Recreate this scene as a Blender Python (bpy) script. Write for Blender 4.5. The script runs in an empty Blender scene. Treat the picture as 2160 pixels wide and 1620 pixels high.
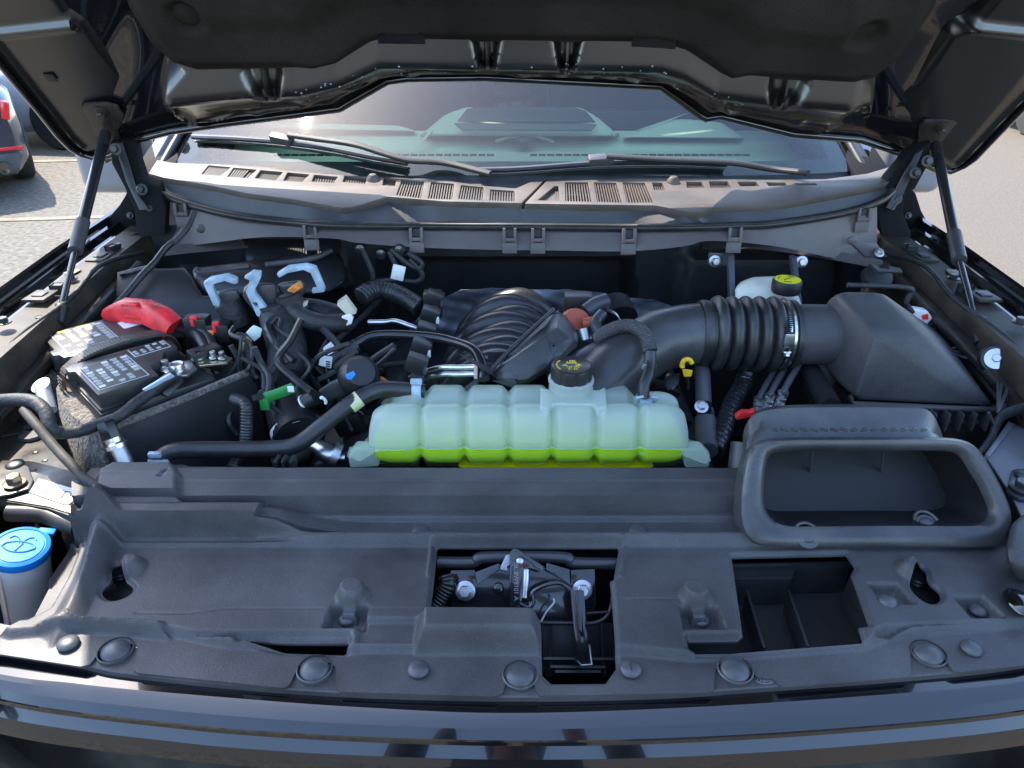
import bpy, bmesh, math, random
import numpy as np
from mathutils import Vector, Matrix
from mathutils.geometry import tessellate_polygon
R = math.radians
random.seed(7); rng = np.random.default_rng(7)
S = bpy.context.scene
COL = S.collection
# ------------------------------------------------------------------ camera, sky, sun, exposure
CAMZ, PITCH, FPX = 1.80, R(28), 1560.0
cam_d = bpy.data.cameras.new('camera'); cam = bpy.data.objects.new('camera', cam_d); COL.objects.link(cam)
cam.location = (0, 0, CAMZ); cam.rotation_euler = (R(90) - PITCH, 0, 0)
cam_d.sensor_width = 36; cam_d.lens = 36 * FPX / 2160; cam_d.clip_start = 0.02; cam_d.clip_end = 2000
S.camera = cam
SUN = Vector((-0.512, 0.54, 1.0)).normalized()
SUN_EL = math.asin(SUN.z); SUN_AZ = math.atan2(SUN.x, SUN.y)
world = bpy.data.worlds.new('World'); S.world = world; world.use_nodes = True
wn = world.node_tree; bg = wn.nodes['Background']
sky = wn.nodes.new('ShaderNodeTexSky'); sky.sky_type = 'NISHITA'; sky.sun_disc = False
sky.sun_elevation = SUN_EL; sky.sun_rotation = SUN_AZ; sky.dust_density = 1.0; sky.ozone_density = 1.6
wn.links.new(sky.outputs[0], bg.inputs[0]); bg.inputs[1].default_value = 0.15
sd = bpy.data.lights.new('sun', 'SUN'); sd.energy = 2.5; sd.angle = R(0.5); sd.color = (1.0, 0.91, 0.78)
so = bpy.data.objects.new('sun', sd); COL.objects.link(so)
so.rotation_euler = SUN.to_track_quat('Z', 'Y').to_euler()
S.view_settings.view_transform = 'Standard'; S.view_settings.look = 'None'
S.view_settings.gamma = 1; S.view_settings.use_curve_mapping = False
S.view_settings.exposure = 2.5
try:
    S.cycles.max_bounces = 8; S.cycles.transparent_max_bounces = 12
except Exception: pass

# ------------------------------------------------------------------ where a sight line meets a real plane of the truck
cp, sp_ = math.cos(PITCH), math.sin(PITCH)
def ray(px, py):
    cx = (px - 1080) / FPX; cy = (810 - py) / FPX
    return Vector((cx, cp + cy * sp_, -sp_ + cy * cp))
def Z(px, py, z):
    d = ray(px, py); return d * ((z - CAMZ) / d.z) + Vector((0, 0, CAMZ))
def Y(px, py, y):
    d = ray(px, py); return d * (y / d.y) + Vector((0, 0, CAMZ))
def X(px, py, x):
    d = ray(px, py); return d * (x / d.x) + Vector((0, 0, CAMZ))
def PL(px, py, o, n):
    d = ray(px, py); c = Vector((0, 0, CAMZ)); return c + d * ((o - c).dot(n) / d.dot(n))

# ------------------------------------------------------------------ materials
MATS = {}
def mat(name, col, rough=0.5, metal=0.0, spec=0.5, coat=0.0, bump=0.0, bscale=400.0, var=0.0, vscale=6.0, col2=None, dust=0.0, sheen=0.0, coat_rough=0.03, bdist=0.001, rvar=0.0, grain=0.0, **kw):
    if name in MATS: return MATS[name]
    m = bpy.data.materials.new(name); m.use_nodes = True; nt = m.node_tree; N = nt.nodes; L = nt.links
    b = N['Principled BSDF']
    b.inputs['Base Color'].default_value = (*col, 1); b.inputs['Roughness'].default_value = rough
    b.inputs['Metallic'].default_value = metal; b.inputs['Specular IOR Level'].default_value = spec
    b.inputs['Coat Weight'].default_value = coat; b.inputs['Coat Roughness'].default_value = coat_rough
    b.inputs['Sheen Weight'].default_value = sheen
    for k, v in kw.items():
        b.inputs[k.replace('_', ' ')].default_value = v
    tc = N.new('ShaderNodeTexCoord')
    out = None
    if var > 0 or dust > 0:
        n1 = N.new('ShaderNodeTexNoise'); n1.inputs['Scale'].default_value = vscale; n1.inputs['Detail'].default_value = 8; n1.inputs['Roughness'].default_value = 0.62
        L.new(tc.outputs['Object'], n1.inputs['Vector'])
        mr = N.new('ShaderNodeMapRange'); mr.inputs[1].default_value = 0.35; mr.inputs[2].default_value = 0.68
        L.new(n1.outputs['Fac'], mr.inputs[0])
        mx = N.new('ShaderNodeMix'); mx.data_type = 'RGBA'
        c2 = col2 if col2 else tuple(min(1, c * (1 + var * 2.2)) for c in col)
        mx.inputs[6].default_value = (*[c * (1 - var * 0.5) for c in col], 1); mx.inputs[7].default_value = (*c2, 1)
        L.new(mr.outputs[0], mx.inputs[0]); out = mx.outputs[2]
        if dust > 0:
            n2 = N.new('ShaderNodeTexNoise'); n2.inputs['Scale'].default_value = 900; n2.inputs['Detail'].default_value = 2
            L.new(tc.outputs['Object'], n2.inputs['Vector'])
            r2 = N.new('ShaderNodeMapRange'); r2.inputs[1].default_value = 0.66; r2.inputs[2].default_value = 0.78; r2.inputs[4].default_value = dust
            L.new(n2.outputs['Fac'], r2.inputs[0])
            mx2 = N.new('ShaderNodeMix'); mx2.data_type = 'RGBA'; mx2.inputs[7].default_value = (0.28, 0.25, 0.21, 1)
            L.new(r2.outputs[0], mx2.inputs[0]); L.new(out, mx2.inputs[6]); out = mx2.outputs[2]
        L.new(out, b.inputs['Base Color'])
    if grain > 0:
        n5 = N.new('ShaderNodeTexNoise'); n5.inputs['Scale'].default_value = 420; n5.inputs['Detail'].default_value = 4; n5.inputs['Roughness'].default_value = 0.8
        L.new(tc.outputs['Object'], n5.inputs['Vector']); r5 = N.new('ShaderNodeMapRange'); r5.inputs[1].default_value = 0.3; r5.inputs[2].default_value = 0.7; r5.inputs[3].default_value = 1 - grain; r5.inputs[4].default_value = 1 + grain
        L.new(n5.outputs['Fac'], r5.inputs[0]); mm = N.new('ShaderNodeMix'); mm.data_type = 'RGBA'; mm.blend_type = 'MULTIPLY'; mm.inputs[0].default_value = 1.0
        if out is None: mm.inputs[6].default_value = (*col, 1)
        else: L.new(out, mm.inputs[6])
        L.new(r5.outputs[0], mm.inputs[7]); L.new(mm.outputs[2], b.inputs['Base Color']); out = mm.outputs[2]
    if rvar > 0:
        n4 = N.new('ShaderNodeTexNoise'); n4.inputs['Scale'].default_value = vscale * 1.7; n4.inputs['Detail'].default_value = 7
        L.new(tc.outputs['Object'], n4.inputs['Vector'])
        r4 = N.new('ShaderNodeMapRange'); r4.inputs[1].default_value = 0.3; r4.inputs[2].default_value = 0.7
        r4.inputs[3].default_value = max(0.01, rough - rvar); r4.inputs[4].default_value = min(1, rough + rvar)
        L.new(n4.outputs['Fac'], r4.inputs[0]); L.new(r4.outputs[0], b.inputs['Roughness'])
    if bump > 0:
        n3 = N.new('ShaderNodeTexNoise'); n3.inputs['Scale'].default_value = bscale; n3.inputs['Detail'].default_value = 3
        L.new(tc.outputs['Object'], n3.inputs['Vector'])
        bp = N.new('ShaderNodeBump'); bp.inputs['Strength'].default_value = bump; bp.inputs['Distance'].default_value = bdist
        L.new(n3.outputs['Fac'], bp.inputs['Height']); L.new(bp.outputs[0], b.inputs['Normal'])
    MATS[name] = m; return m
PLAST = mat('textured black plastic', (0.037, 0.036, 0.038), 0.54, spec=0.42, bump=0.30, bscale=600, var=0.40, vscale=6, dust=0.55, rvar=0.10, grain=0.20)
PLAST2 = mat('smooth black moulding', (0.034, 0.034, 0.036), 0.34, bump=0.2, bscale=500, var=0.45, vscale=9, dust=0.4, rvar=0.10, grain=0.2)
PLASTD = mat('deep black plastic', (0.010, 0.010, 0.011), 0.42, var=0.3, vscale=12, dust=0.2)
COWLM = mat('sun tinted cowl plastic', (0.052, 0.040, 0.031), 0.5, bump=0.5, bscale=520, var=0.35, vscale=9, dust=0.6, grain=0.3)  # tan base puts the warm sunlight on the cowl into its colour
PAINT = mat('black car paint', (0.004, 0.004, 0.005), 0.10, coat=1.0, coat_rough=0.012, spec=0.4, Coat_IOR=1.5, dust=0.05, var=0.2)
EPAINT = mat('black primer on metal', (0.014, 0.012, 0.011), 0.38, bump=0.08, bscale=120, var=0.5, vscale=18, col2=(0.045, 0.037, 0.029), dust=0.5, rvar=0.12)
RUBBER = mat('black rubber', (0.014, 0.014, 0.015), 0.40, bump=0.25, bscale=400, var=0.5, vscale=25, dust=0.35, grain=0.25)
PINM = mat('push pin nylon', (0.045, 0.047, 0.052), 0.42, bump=0.1, bscale=500, var=0.2, vscale=60)
PAD = mat('hood insulation fabric', (0.021, 0.0185, 0.015), 0.9, grain=0.4, bump=0.8, bscale=1200, var=0.3, vscale=4, spec=0.12, dust=0.06)
FOAM = mat('black foam wrap', (0.07, 0.06, 0.05), 0.9, bump=1.0, bscale=170, bdist=0.008, var=0.95, vscale=150, sheen=0.3)
ZINC = mat('zinc plated steel', (0.42, 0.42, 0.42), 0.36, 1.0, bump=0.1, bscale=300, var=0.15, vscale=50, rvar=0.1)
ALU = mat('bare aluminium', (0.55, 0.55, 0.56), 0.3, 1.0, bump=0.15, bscale=200, var=0.2, vscale=40)
FOIL = mat('foil heat shield', (0.15, 0.16, 0.19), 0.45, 0.35, bump=0.5, bscale=30, bdist=0.006, var=0.3, vscale=9)
RED = mat('red plastic', (0.50, 0.018, 0.022), 0.42, var=0.4, vscale=25, dust=0.35, bump=0.2, bscale=300, grain=0.15)
YEL = mat('yellow plastic', (0.60, 0.38, 0.01), 0.45, var=0.2, vscale=60, dust=0.4)
GREEN = mat('green tag', (0.015, 0.20, 0.04), 0.5, dust=0.4)
BLUE = mat('blue cap plastic', (0.01, 0.17, 0.48), 0.45, spec=0.25, bump=0.1, bscale=300, var=0.12, vscale=30)
RAILM = mat('dusty sun tinted rail', (0.018, 0.015, 0.012), 0.55, spec=0.3, bump=0.2, bscale=150, var=0.6, vscale=16, col2=(0.055, 0.043, 0.030), dust=0.6)  # dust specks, plus brown put in for sunlight on black paint
CAVITY = mat('matt cavity black', (0.006, 0.006, 0.006), 0.75, spec=0.15, bump=0.3, bscale=120)
WRUB = mat('weathered rubber', (0.035, 0.031, 0.027), 0.65, spec=0.3, bump=0.3, bscale=200, var=0.4, vscale=40)
PALE = mat('pale blue grey nylon', (0.25, 0.32, 0.38), 0.5, var=0.3, vscale=40, dust=0.3)
WHITE = mat('white nylon', (0.68, 0.68, 0.64), 0.5, var=0.1, vscale=40)
CREAM = mat('cream connector', (0.50, 0.46, 0.34), 0.5)
TAN = mat('tan connector', (0.35, 0.24, 0.10), 0.5)
ORANGE = mat('orange wire', (0.60, 0.20, 0.03), 0.5)
RUST = mat('rusty red plastic', (0.35, 0.06, 0.02), 0.5)
LABEL = mat('white sticker', (0.72, 0.72, 0.70), 0.45)
LABEL2 = mat('silver grey print', (0.50, 0.52, 0.52), 0.5)
YELP = mat('yellow print', (0.62, 0.46, 0.05), 0.5)
YELB = mat('bright yellow cap', (0.70, 0.66, 0.02), 0.4)
INKSHADE = mat('black ink and hole shade', (0.012, 0.012, 0.014), 0.5)  # print and small black parts; also the dark painted in for holes
BRAKEW = mat('natural nylon tank', (0.62, 0.62, 0.52), 0.4, var=0.1, vscale=20, Subsurface_Weight=0.3)
TAPE = mat('cloth harness tape', (0.014, 0.014, 0.015), 0.6, bump=0.8, bscale=160, bdist=0.002, var=0.4, vscale=60, dust=0.2)
DASH = mat('grey dashboard', (0.46, 0.50, 0.38), 0.75, bump=0.2, bscale=400)
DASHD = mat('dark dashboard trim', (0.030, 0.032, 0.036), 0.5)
SEAT = mat('dark cabin cloth', (0.02, 0.02, 0.024), 0.8)

# ------------------------------------------------------------------ object helpers
def tag(o, label=None, cat=None, group=None, kind=None):
    if label: o['label'] = label
    if cat: o['category'] = cat
    if group: o['group'] = group
    if kind: o['kind'] = kind
    return o
def thing(name, label, cat, loc=(0, 0, 0), group=None):
    o = bpy.data.objects.new(name, None); o.empty_display_size = 0.05; COL.objects.link(o); o.location = loc
    tag(o, label, cat, group); return o
def link(name, me, m, parent=None, ang=35, smooth=True):
    if m is not None and len(me.materials) == 0: me.materials.append(m)
    if smooth and len(me.polygons):
        me.shade_smooth(); me.set_sharp_from_angle(angle=R(ang))
    o = bpy.data.objects.new(name, me); COL.objects.link(o)
    if parent is not None:
        o.parent = parent
        if parent.type == 'EMPTY': o.matrix_parent_inverse = Matrix.Translation(-Vector(parent.location))
    return o
def mk(name, V, Fc, m, parent=None, ang=35, smooth=True):
    me = bpy.data.meshes.new(name); me.from_pydata([tuple(v) for v in V], [], [tuple(f) for f in Fc]); me.update()
    return link(name, me, m, parent, ang, smooth)
def bmo(name, bm, m, parent=None, ang=35, smooth=True):
    bmesh.ops.recalc_face_normals(bm, faces=bm.faces)
    me = bpy.data.meshes.new(name); bm.to_mesh(me); bm.free(); return link(name, me, m, parent, ang, smooth)
def solid(o, t, off=-1):
    md = o.modifiers.new('thickness', 'SOLIDIFY'); md.thickness = t; md.offset = off; return o
def spline(pts, n=8):
    P_ = [Vector(p) for p in pts]
    if len(P_) == 2: return [P_[0].lerp(P_[1], i / n) for i in range(n + 1)]
    P_ = [P_[0] * 2 - P_[1]] + P_ + [P_[-1] * 2 - P_[-2]]
    out = []
    for i in range(1, len(P_) - 2):
        a, b, c, d = P_[i - 1:i + 3]
        for k in range(n):
            t = k / n
            out.append(0.5 * ((2 * b) + (c - a) * t + (2 * a - 5 * b + 4 * c - d) * t * t + (3 * b - a - 3 * c + d) * t ** 3))
    out.append(P_[-2]); return out
def frames(path):
    T = []
    for i in range(len(path)):
        a = path[max(0, i - 1)]; b = path[min(len(path) - 1, i + 1)]
        t = (b - a); T.append(t.normalized() if t.length > 1e-9 else Vector((0, 1, 0)))
    up = Vector((0, 0, 1)) if abs(T[0].z) < 0.9 else Vector((0, 1, 0))
    n = (up - T[0] * up.dot(T[0])).normalized(); Fm = []
    for t in T:
        n = (n - t * n.dot(t)); n = n.normalized() if n.length > 1e-6 else t.orthogonal().normalized()
        Fm.append((t, n, t.cross(n)))
    return Fm
def add_tube(bm, pts, r, seg=12, n=8, smooth=True, cap=True, rf=None, sy=1.0):
    path = spline(pts, n) if smooth else [Vector(p) for p in pts]
    Fm = frames(path); rings = []; L = 0; tot = sum((path[i + 1] - path[i]).length for i in range(len(path) - 1)) or 1
    for i, p in enumerate(path):
        if i: L += (p - path[i - 1]).length
        rr = r if not callable(r) else r(L / tot)
        if rf: rr = rf(L, rr)
        t, a, b = Fm[i]
        rings.append([bm.verts.new(p + (a * math.cos(2 * math.pi * k / seg) + b * math.sin(2 * math.pi * k / seg) * sy) * rr) for k in range(seg)])
    for i in range(len(rings) - 1):
        for k in range(seg):
            bm.faces.new((rings[i][k], rings[i][(k + 1) % seg], rings[i + 1][(k + 1) % seg], rings[i + 1][k]))
    if cap and len(rings) > 1:
        bm.faces.new(rings[0][::-1]); bm.faces.new(rings[-1])
def tube(name, pts, r, m, parent=None, **k):
    bm = bmesh.new(); add_tube(bm, pts, r, **k); return bmo(name, bm, m, parent, ang=50)
def corr(name, pts, r, m, parent=None, pitch=0.006, amp=0.12, seg=12, dens=4):
    """corrugated conduit: rings along a smooth path"""
    path = spline(pts, 24); L = sum((path[i + 1] - path[i]).length for i in range(len(path) - 1))
    n = max(8, int(L / pitch * dens)); cum = [0]
    for i in range(len(path) - 1): cum.append(cum[-1] + (path[i + 1] - path[i]).length)
    P2 = []
    j = 0
    for i in range(n + 1):
        s = L * i / n
        while j < len(cum) - 2 and cum[j + 1] < s: j += 1
        f = (s - cum[j]) / max(1e-9, cum[j + 1] - cum[j]); P2.append(path[j].lerp(path[j + 1], min(1, f)))
    bm = bmesh.new(); add_tube(bm, P2, r, seg=seg, smooth=False, rf=lambda l, rr: rr * (1 + amp * math.copysign(abs(math.sin(math.pi * l / pitch)) ** 0.6, 1) - amp / 2))
    return bmo(name, bm, m, parent, ang=60)
def add_box(bm, c, size, rot=None, bev=0.0, seg=2):
    ge = bmesh.ops.create_cube(bm, size=1.0); vs = ge['verts']
    for v in vs:
        p = Vector((v.co.x * size[0], v.co.y * size[1], v.co.z * size[2]))
        v.co = (rot @ p if rot is not None else p) + Vector(c)
    if bev > 0:
        es = list({e for v in vs for e in v.link_edges})
        bmesh.ops.bevel(bm, geom=es, offset=bev, segments=seg, affect='EDGES', profile=0.6)
def box(name, c, size, m, parent=None, rot=None, bev=0.003, seg=2):
    bm = bmesh.new(); add_box(bm, c, size, rot, bev, seg); return bmo(name, bm, m, parent)
def basis(zdir, xdir=None):
    z = Vector(zdir).normalized(); x = Vector(xdir) if xdir is not None else (Vector((1, 0, 0)) if abs(z.x) < 0.9 else Vector((0, 1, 0)))
    x = (x - z * x.dot(z)).normalized(); y = z.cross(x); return Matrix((x, y, z)).transposed()
def add_lathe(bm, c, prof, axis=(0, 0, 1), seg=24, sx=1.0, xdir=None, flute=None):
    B = basis(axis, xdir); rings = []
    for r, h in prof:
        if r < 1e-6: rings.append([bm.verts.new(B @ Vector((0, 0, h)) + Vector(c))])
        else:
            ring = []
            for k in range(seg):
                a = 2 * math.pi * k / seg; rr = r * (flute(a, h) if flute else 1)
                ring.append(bm.verts.new(B @ Vector((rr * math.cos(a) * sx, rr * math.sin(a), h)) + Vector(c)))
            rings.append(ring)
    for A, C in zip(rings, rings[1:]):
        if len(A) == 1 and len(C) == 1: continue
        for k in range(seg):
            k2 = (k + 1) % seg
            if len(A) == 1: bm.faces.new((A[0], C[k2], C[k]))
            elif len(C) == 1: bm.faces.new((A[k], A[k2], C[0]))
            else: bm.faces.new((A[k], A[k2], C[k2], C[k]))
    if len(rings[0]) > 1: bm.faces.new(rings[0][::-1])
    if len(rings[-1]) > 1: bm.faces.new(rings[-1])
def lathe(name, c, prof, m, parent=None, **k):
    bm = bmesh.new(); add_lathe(bm, c, prof, **k); return bmo(name, bm, m, parent, ang=40)
def dome(r, h, n=5, base=0.0):
    return [(r, -base), (r, 0)] + [(r * math.cos(math.pi / 2 * i / n), h * math.sin(math.pi / 2 * i / n)) for i in range(1, n)] + [(0, h)]
def hexhead(bm, c, r, h, axis=(0, 0, 1)):
    add_lathe(bm, c, [(r * 1.5, 0), (r * 1.55, h * 0.22), (r * 1.2, h * 0.3)], axis, 20)
    add_lathe(bm, c, [(r, h * 0.25), (r, h * 0.92), (r * 0.86, h)], axis, 6)
def bolt(name, c, r, h, m, parent=None, axis=(0, 0, 1)):
    bm = bmesh.new(); hexhead(bm, Vector(c), r, h, axis); return bmo(name, bm, m, parent, ang=25)
def plate(name, pts, ext, m, parent=None, holes=(), bev=0.0, seg=2):
    """solid plate: outline (3D points) with holes, swept by ext"""
    loops = [[Vector(p) for p in pts]] + [[Vector(p) for p in h] for h in holes]
    tris = tessellate_polygon(loops); flat = [p for l in loops for p in l]; n = len(flat); ext = Vector(ext)
    bm = bmesh.new(); A = [bm.verts.new(p) for p in flat]; Bv = [bm.verts.new(p + ext) for p in flat]
    for t in tris:
        try: bm.faces.new([A[i] for i in t]); bm.faces.new([Bv[i] for i in reversed(t)])
        except ValueError: pass
    o = 0; side = []
    for l in loops:
        k = len(l)
        for i in range(k):
            j = (i + 1) % k
            try: bm.faces.new((A[o + i], A[o + j], Bv[o + j], Bv[o + i]))
            except ValueError: pass
            side += [(o + i, o + j)]
        o += k
    bmesh.ops.recalc_face_normals(bm, faces=bm.faces)
    if bev > 0:
        es = []
        for e in bm.edges:
            if len(e.link_faces) == 2 and e.calc_face_angle(0) > R(25): es.append(e)
        bmesh.ops.bevel(bm, geom=es, offset=bev, segments=seg, affect='EDGES', profile=0.6, clamp_overlap=True)
    return bmo(name, bm, m, parent)
def resamp(pts, N, closed=True):
    P_ = [Vector(p) for p in pts]
    if closed: P_ = P_ + [P_[0]]
    cum = [0]
    for i in range(len(P_) - 1): cum.append(cum[-1] + (P_[i + 1] - P_[i]).length)
    out = []; j = 0; cnt = N if closed else N - 1
    for i in range(N):
        s = cum[-1] * i / cnt
        while j < len(cum) - 2 and cum[j + 1] < s: j += 1
        out.append(P_[j].lerp(P_[j + 1], (s - cum[j]) / max(1e-9, cum[j + 1] - cum[j])))
    return out
def smoothloop(pts, it=2):
    P_ = [Vector(p) for p in pts]
    for _ in range(it):
        Q = []
        for i in range(len(P_)):
            a, b = P_[i], P_[(i + 1) % len(P_)]; Q += [a.lerp(b, 0.25), a.lerp(b, 0.75)]
        P_ = Q
    return P_
def add_loft(bm, rings, capA=False, capB=False, closed=True):
    VR = [[bm.verts.new(p) for p in r] for r in rings]; n = len(VR[0])
    for A, C in zip(VR, VR[1:]):
        for k in range(n if closed else n - 1):
            k2 = (k + 1) % n; bm.faces.new((A[k], A[k2], C[k2], C[k]))
    if capA: bm.faces.new(VR[0][::-1])
    if capB: bm.faces.new(VR[-1])
def loft(name, rings, m, parent=None, ang=40, **k):
    bm = bmesh.new(); add_loft(bm, rings, **k); return bmo(name, bm, m, parent, ang)
def hull(name, pts, m, parent=None, bev=0.01, seg=3, ang=40):
    bm = bmesh.new(); [bm.verts.new(p) for p in pts]
    r = bmesh.ops.convex_hull(bm, input=bm.verts)
    bmesh.ops.dissolve_limit(bm, angle_limit=R(4), verts=bm.verts, edges=bm.edges)
    if bev > 0: bmesh.ops.bevel(bm, geom=list(bm.edges), offset=bev, segments=seg, affect='EDGES', profile=0.5)
    return bmo(name, bm, m, parent, ang)
def text(name, s, c, size, m, parent=None, normal=(0, 0, 1), right=(1, 0, 0), depth=0.0004, shear=0.0, sx=1.0):
    cu = bpy.data.curves.new(name, 'FONT'); cu.body = s; cu.size = size; cu.extrude = depth; cu.align_x = 'CENTER'; cu.align_y = 'CENTER'; cu.shear = shear; cu.resolution_u = 3
    to = bpy.data.objects.new(name + '_tmp', cu); COL.objects.link(to)
    dg = bpy.context.evaluated_depsgraph_get(); me = bpy.data.meshes.new_from_object(to.evaluated_get(dg))
    bpy.data.objects.remove(to); B = basis(normal, right)
    for v in me.vertices: v.co = B @ Vector((v.co.x * sx, v.co.y, v.co.z)) + Vector(c)
    me.materials.clear(); return link(name, me, m, parent, smooth=False)
# numpy height sheets: moulded and pressed panels as real relief
def sdf(XX, YY, poly):
    """signed distance to a polygon, negative inside"""
    p = np.array([(q[0], q[1]) for q in poly]); d = np.full(XX.shape, 1e9); ins = np.zeros(XX.shape, bool); n = len(p)
    for i in range(n):
        a, b = p[i], p[(i + 1) % n]; e = b - a; wx, wy = XX - a[0], YY - a[1]
        t = np.clip((wx * e[0] + wy * e[1]) / max(1e-12, e @ e), 0, 1)
        d = np.minimum(d, (wx - e[0] * t) ** 2 + (wy - e[1] * t) ** 2)
        c = ((a[1] <= YY) != (b[1] <= YY)); 
        with np.errstate(divide='ignore', invalid='ignore'):
            xi = a[0] + (YY - a[1]) * (e[0] / e[1] if abs(e[1]) > 1e-12 else 0)
        ins ^= c & (XX < xi)
    d = np.sqrt(d); return np.where(ins, -d, d)
def circ(XX, YY, c, r): return np.hypot(XX - c[0], YY - c[1]) - r
def ss(v, a, b):
    t = np.clip((v - a) / (b - a), 0, 1); return t * t * (3 - 2 * t)
def inside(sd_, w): return 1 - ss(sd_, -w, 0)     # 1 well inside, falls to 0 at the outline over w
def sheet(name, gx, gy, hfun, mask, m, parent, to3, thick=0.002, ang=40):
    """grid relief; mask(X,Y) is a signed distance (keep < 0); edge vertices are pulled onto the outline"""
    XX, YY = np.meshgrid(gx, gy); XX = XX.copy(); YY = YY.copy()
    if mask is not None:
        e = 1e-5; sdv = mask(XX, YY); cellin = (sdv[:-1, :-1] < 0) | (sdv[:-1, 1:] < 0) | (sdv[1:, 1:] < 0) | (sdv[1:, :-1] < 0)
        vk = np.zeros(XX.shape, bool); vk[:-1, :-1] |= cellin; vk[:-1, 1:] |= cellin; vk[1:, 1:] |= cellin; vk[1:, :-1] |= cellin
        res = max(gx[1] - gx[0], gy[1] - gy[0]); mv = vk & (sdv > -0.3 * res) & (sdv < 2.2 * res)
        for _ in range(3):
            x_, y_ = XX[mv], YY[mv]; s0 = mask(x_, y_); a1 = (mask(x_ + e, y_) - s0) / e; a2 = (mask(x_, y_ + e) - s0) / e
            gn = np.maximum(0.3, np.hypot(a1, a2)); XX[mv] -= s0 * a1 / gn ** 2; YY[mv] -= s0 * a2 / gn ** 2
    HH = hfun(XX, YY); ny, nx = XX.shape; idx = np.arange(nx * ny).reshape(ny, nx)
    q = np.stack([idx[:-1, :-1], idx[:-1, 1:], idx[1:, 1:], idx[1:, :-1]], -1)
    if mask is not None:
        q = q[cellin]
    else: q = q.reshape(-1, 4)
    V = to3(XX.ravel(), YY.ravel(), HH.ravel()); q = q.tolist() if False else q
    if thick:
        ed = np.concatenate([q[:, [0, 1]], q[:, [1, 2]], q[:, [2, 3]], q[:, [3, 0]]]); key = np.sort(ed, 1); kk = key[:, 0].astype(np.int64) * (nx * ny) + key[:, 1]
        _, ix, cn_ = np.unique(kk, return_index=True, return_counts=True); be = ed[ix[cn_ == 1]]; bvx = np.unique(be); n0 = nx * ny
        V = np.concatenate([V, to3(XX.ravel()[bvx], YY.ravel()[bvx], HH.ravel()[bvx] - thick)]); mp = np.full(n0, -1); mp[bvx] = n0 + np.arange(len(bvx))
        q = np.concatenate([q, np.stack([be[:, 1], be[:, 0], mp[be[:, 0]], mp[be[:, 1]]], 1)])
    used = np.unique(q); remap = np.full(len(V), -1); remap[used] = np.arange(len(used))
    me = bpy.data.meshes.new(name); me.from_pydata(V[used].tolist(), [], remap[q].tolist()); me.update()
    o = link(name, me, m, parent, ang)
    return o
# ================================================================== ground
def ground_mat(name, c1, c2, c3, stones):
    m = bpy.data.materials.new(name); m.use_nodes = True; N = m.node_tree.nodes; L = m.node_tree.links; b = N['Principled BSDF']
    tc = N.new('ShaderNodeTexCoord'); v = N.new('ShaderNodeTexVoronoi'); v.inputs['Scale'].default_value = stones
    n = N.new('ShaderNodeTexNoise'); n.inputs['Scale'].default_value = 0.5; n.inputs['Detail'].default_value = 10; n.inputs['Roughness'].default_value = 0.65
    n2 = N.new('ShaderNodeTexNoise'); n2.inputs['Scale'].default_value = stones * 0.6; n2.inputs['Detail'].default_value = 4
    for q in (v, n, n2): L.new(tc.outputs['Object'], q.inputs['Vector'])
    cr = N.new('ShaderNodeValToRGB'); cr.color_ramp.elements[0].color = (*c1, 1); cr.color_ramp.elements[1].color = (*c2, 1)
    cr.color_ramp.elements[0].position = 0.25; cr.color_ramp.elements[1].position = 0.75
    L.new(n2.outputs['Fac'], cr.inputs[0])
    mx = N.new('ShaderNodeMix'); mx.data_type = 'RGBA'; mx.inputs[7].default_value = (*c3, 1)
    mr = N.new('ShaderNodeMapRange'); mr.inputs[1].default_value = 0.45; mr.inputs[2].default_value = 0.7; mr.inputs[4].default_value = 0.7
    L.new(n.outputs['Fac'], mr.inputs[0]); L.new(mr.outputs[0], mx.inputs[0]); L.new(cr.outputs[0], mx.inputs[6]); L.new(mx.outputs[2], b.inputs['Base Color'])
    bp = N.new('ShaderNodeBump'); bp.inputs['Strength'].default_value = 0.8; bp.inputs['Distance'].default_value = 0.006
    L.new(v.outputs['Distance'], bp.inputs['Height']); L.new(bp.outputs[0], b.inputs['Normal']); b.inputs['Roughness'].default_value = 0.85
    return m
GA = ground_mat('coarse worn asphalt', (0.014, 0.013, 0.011), (0.135, 0.122, 0.098), (0.088, 0.080, 0.064), 38)
GB = ground_mat('pale smooth pavement', (0.055, 0.045, 0.034), (0.112, 0.092, 0.068), (0.088, 0.072, 0.053), 90)
g = mk('parking_lot', [(-400, -400, 0), (400, -400, 0), (400, 400, 0), (-400, 400, 0)], [(0, 1, 2, 3)], GA); tag(g, kind='structure')
g = mk('pavement', [(1.2, -60, 0.004), (60, -60, 0.004), (60, 60, 0.004), (1.2, 60, 0.004)], [(0, 1, 2, 3)], GB); tag(g, kind='structure')
PLINE = mat('worn parking paint', (0.28, 0.24, 0.17), 0.8, var=0.8, vscale=8, col2=(0.09, 0.075, 0.055))
for k in range(5):
    o_ = plate('parking_line', [(-9.5 + 0.4 * k - 3 * k * 0, 3.2 + 2.7 * k, 0.0045), (-2.2, 4.0 + 2.7 * k, 0.0045), (-2.2, 4.09 + 2.7 * k, 0.0045), (-9.5, 3.29 + 2.7 * k, 0.0045)], (0, 0, 0.002), PLINE, None); tag(o_, kind='structure')

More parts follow.
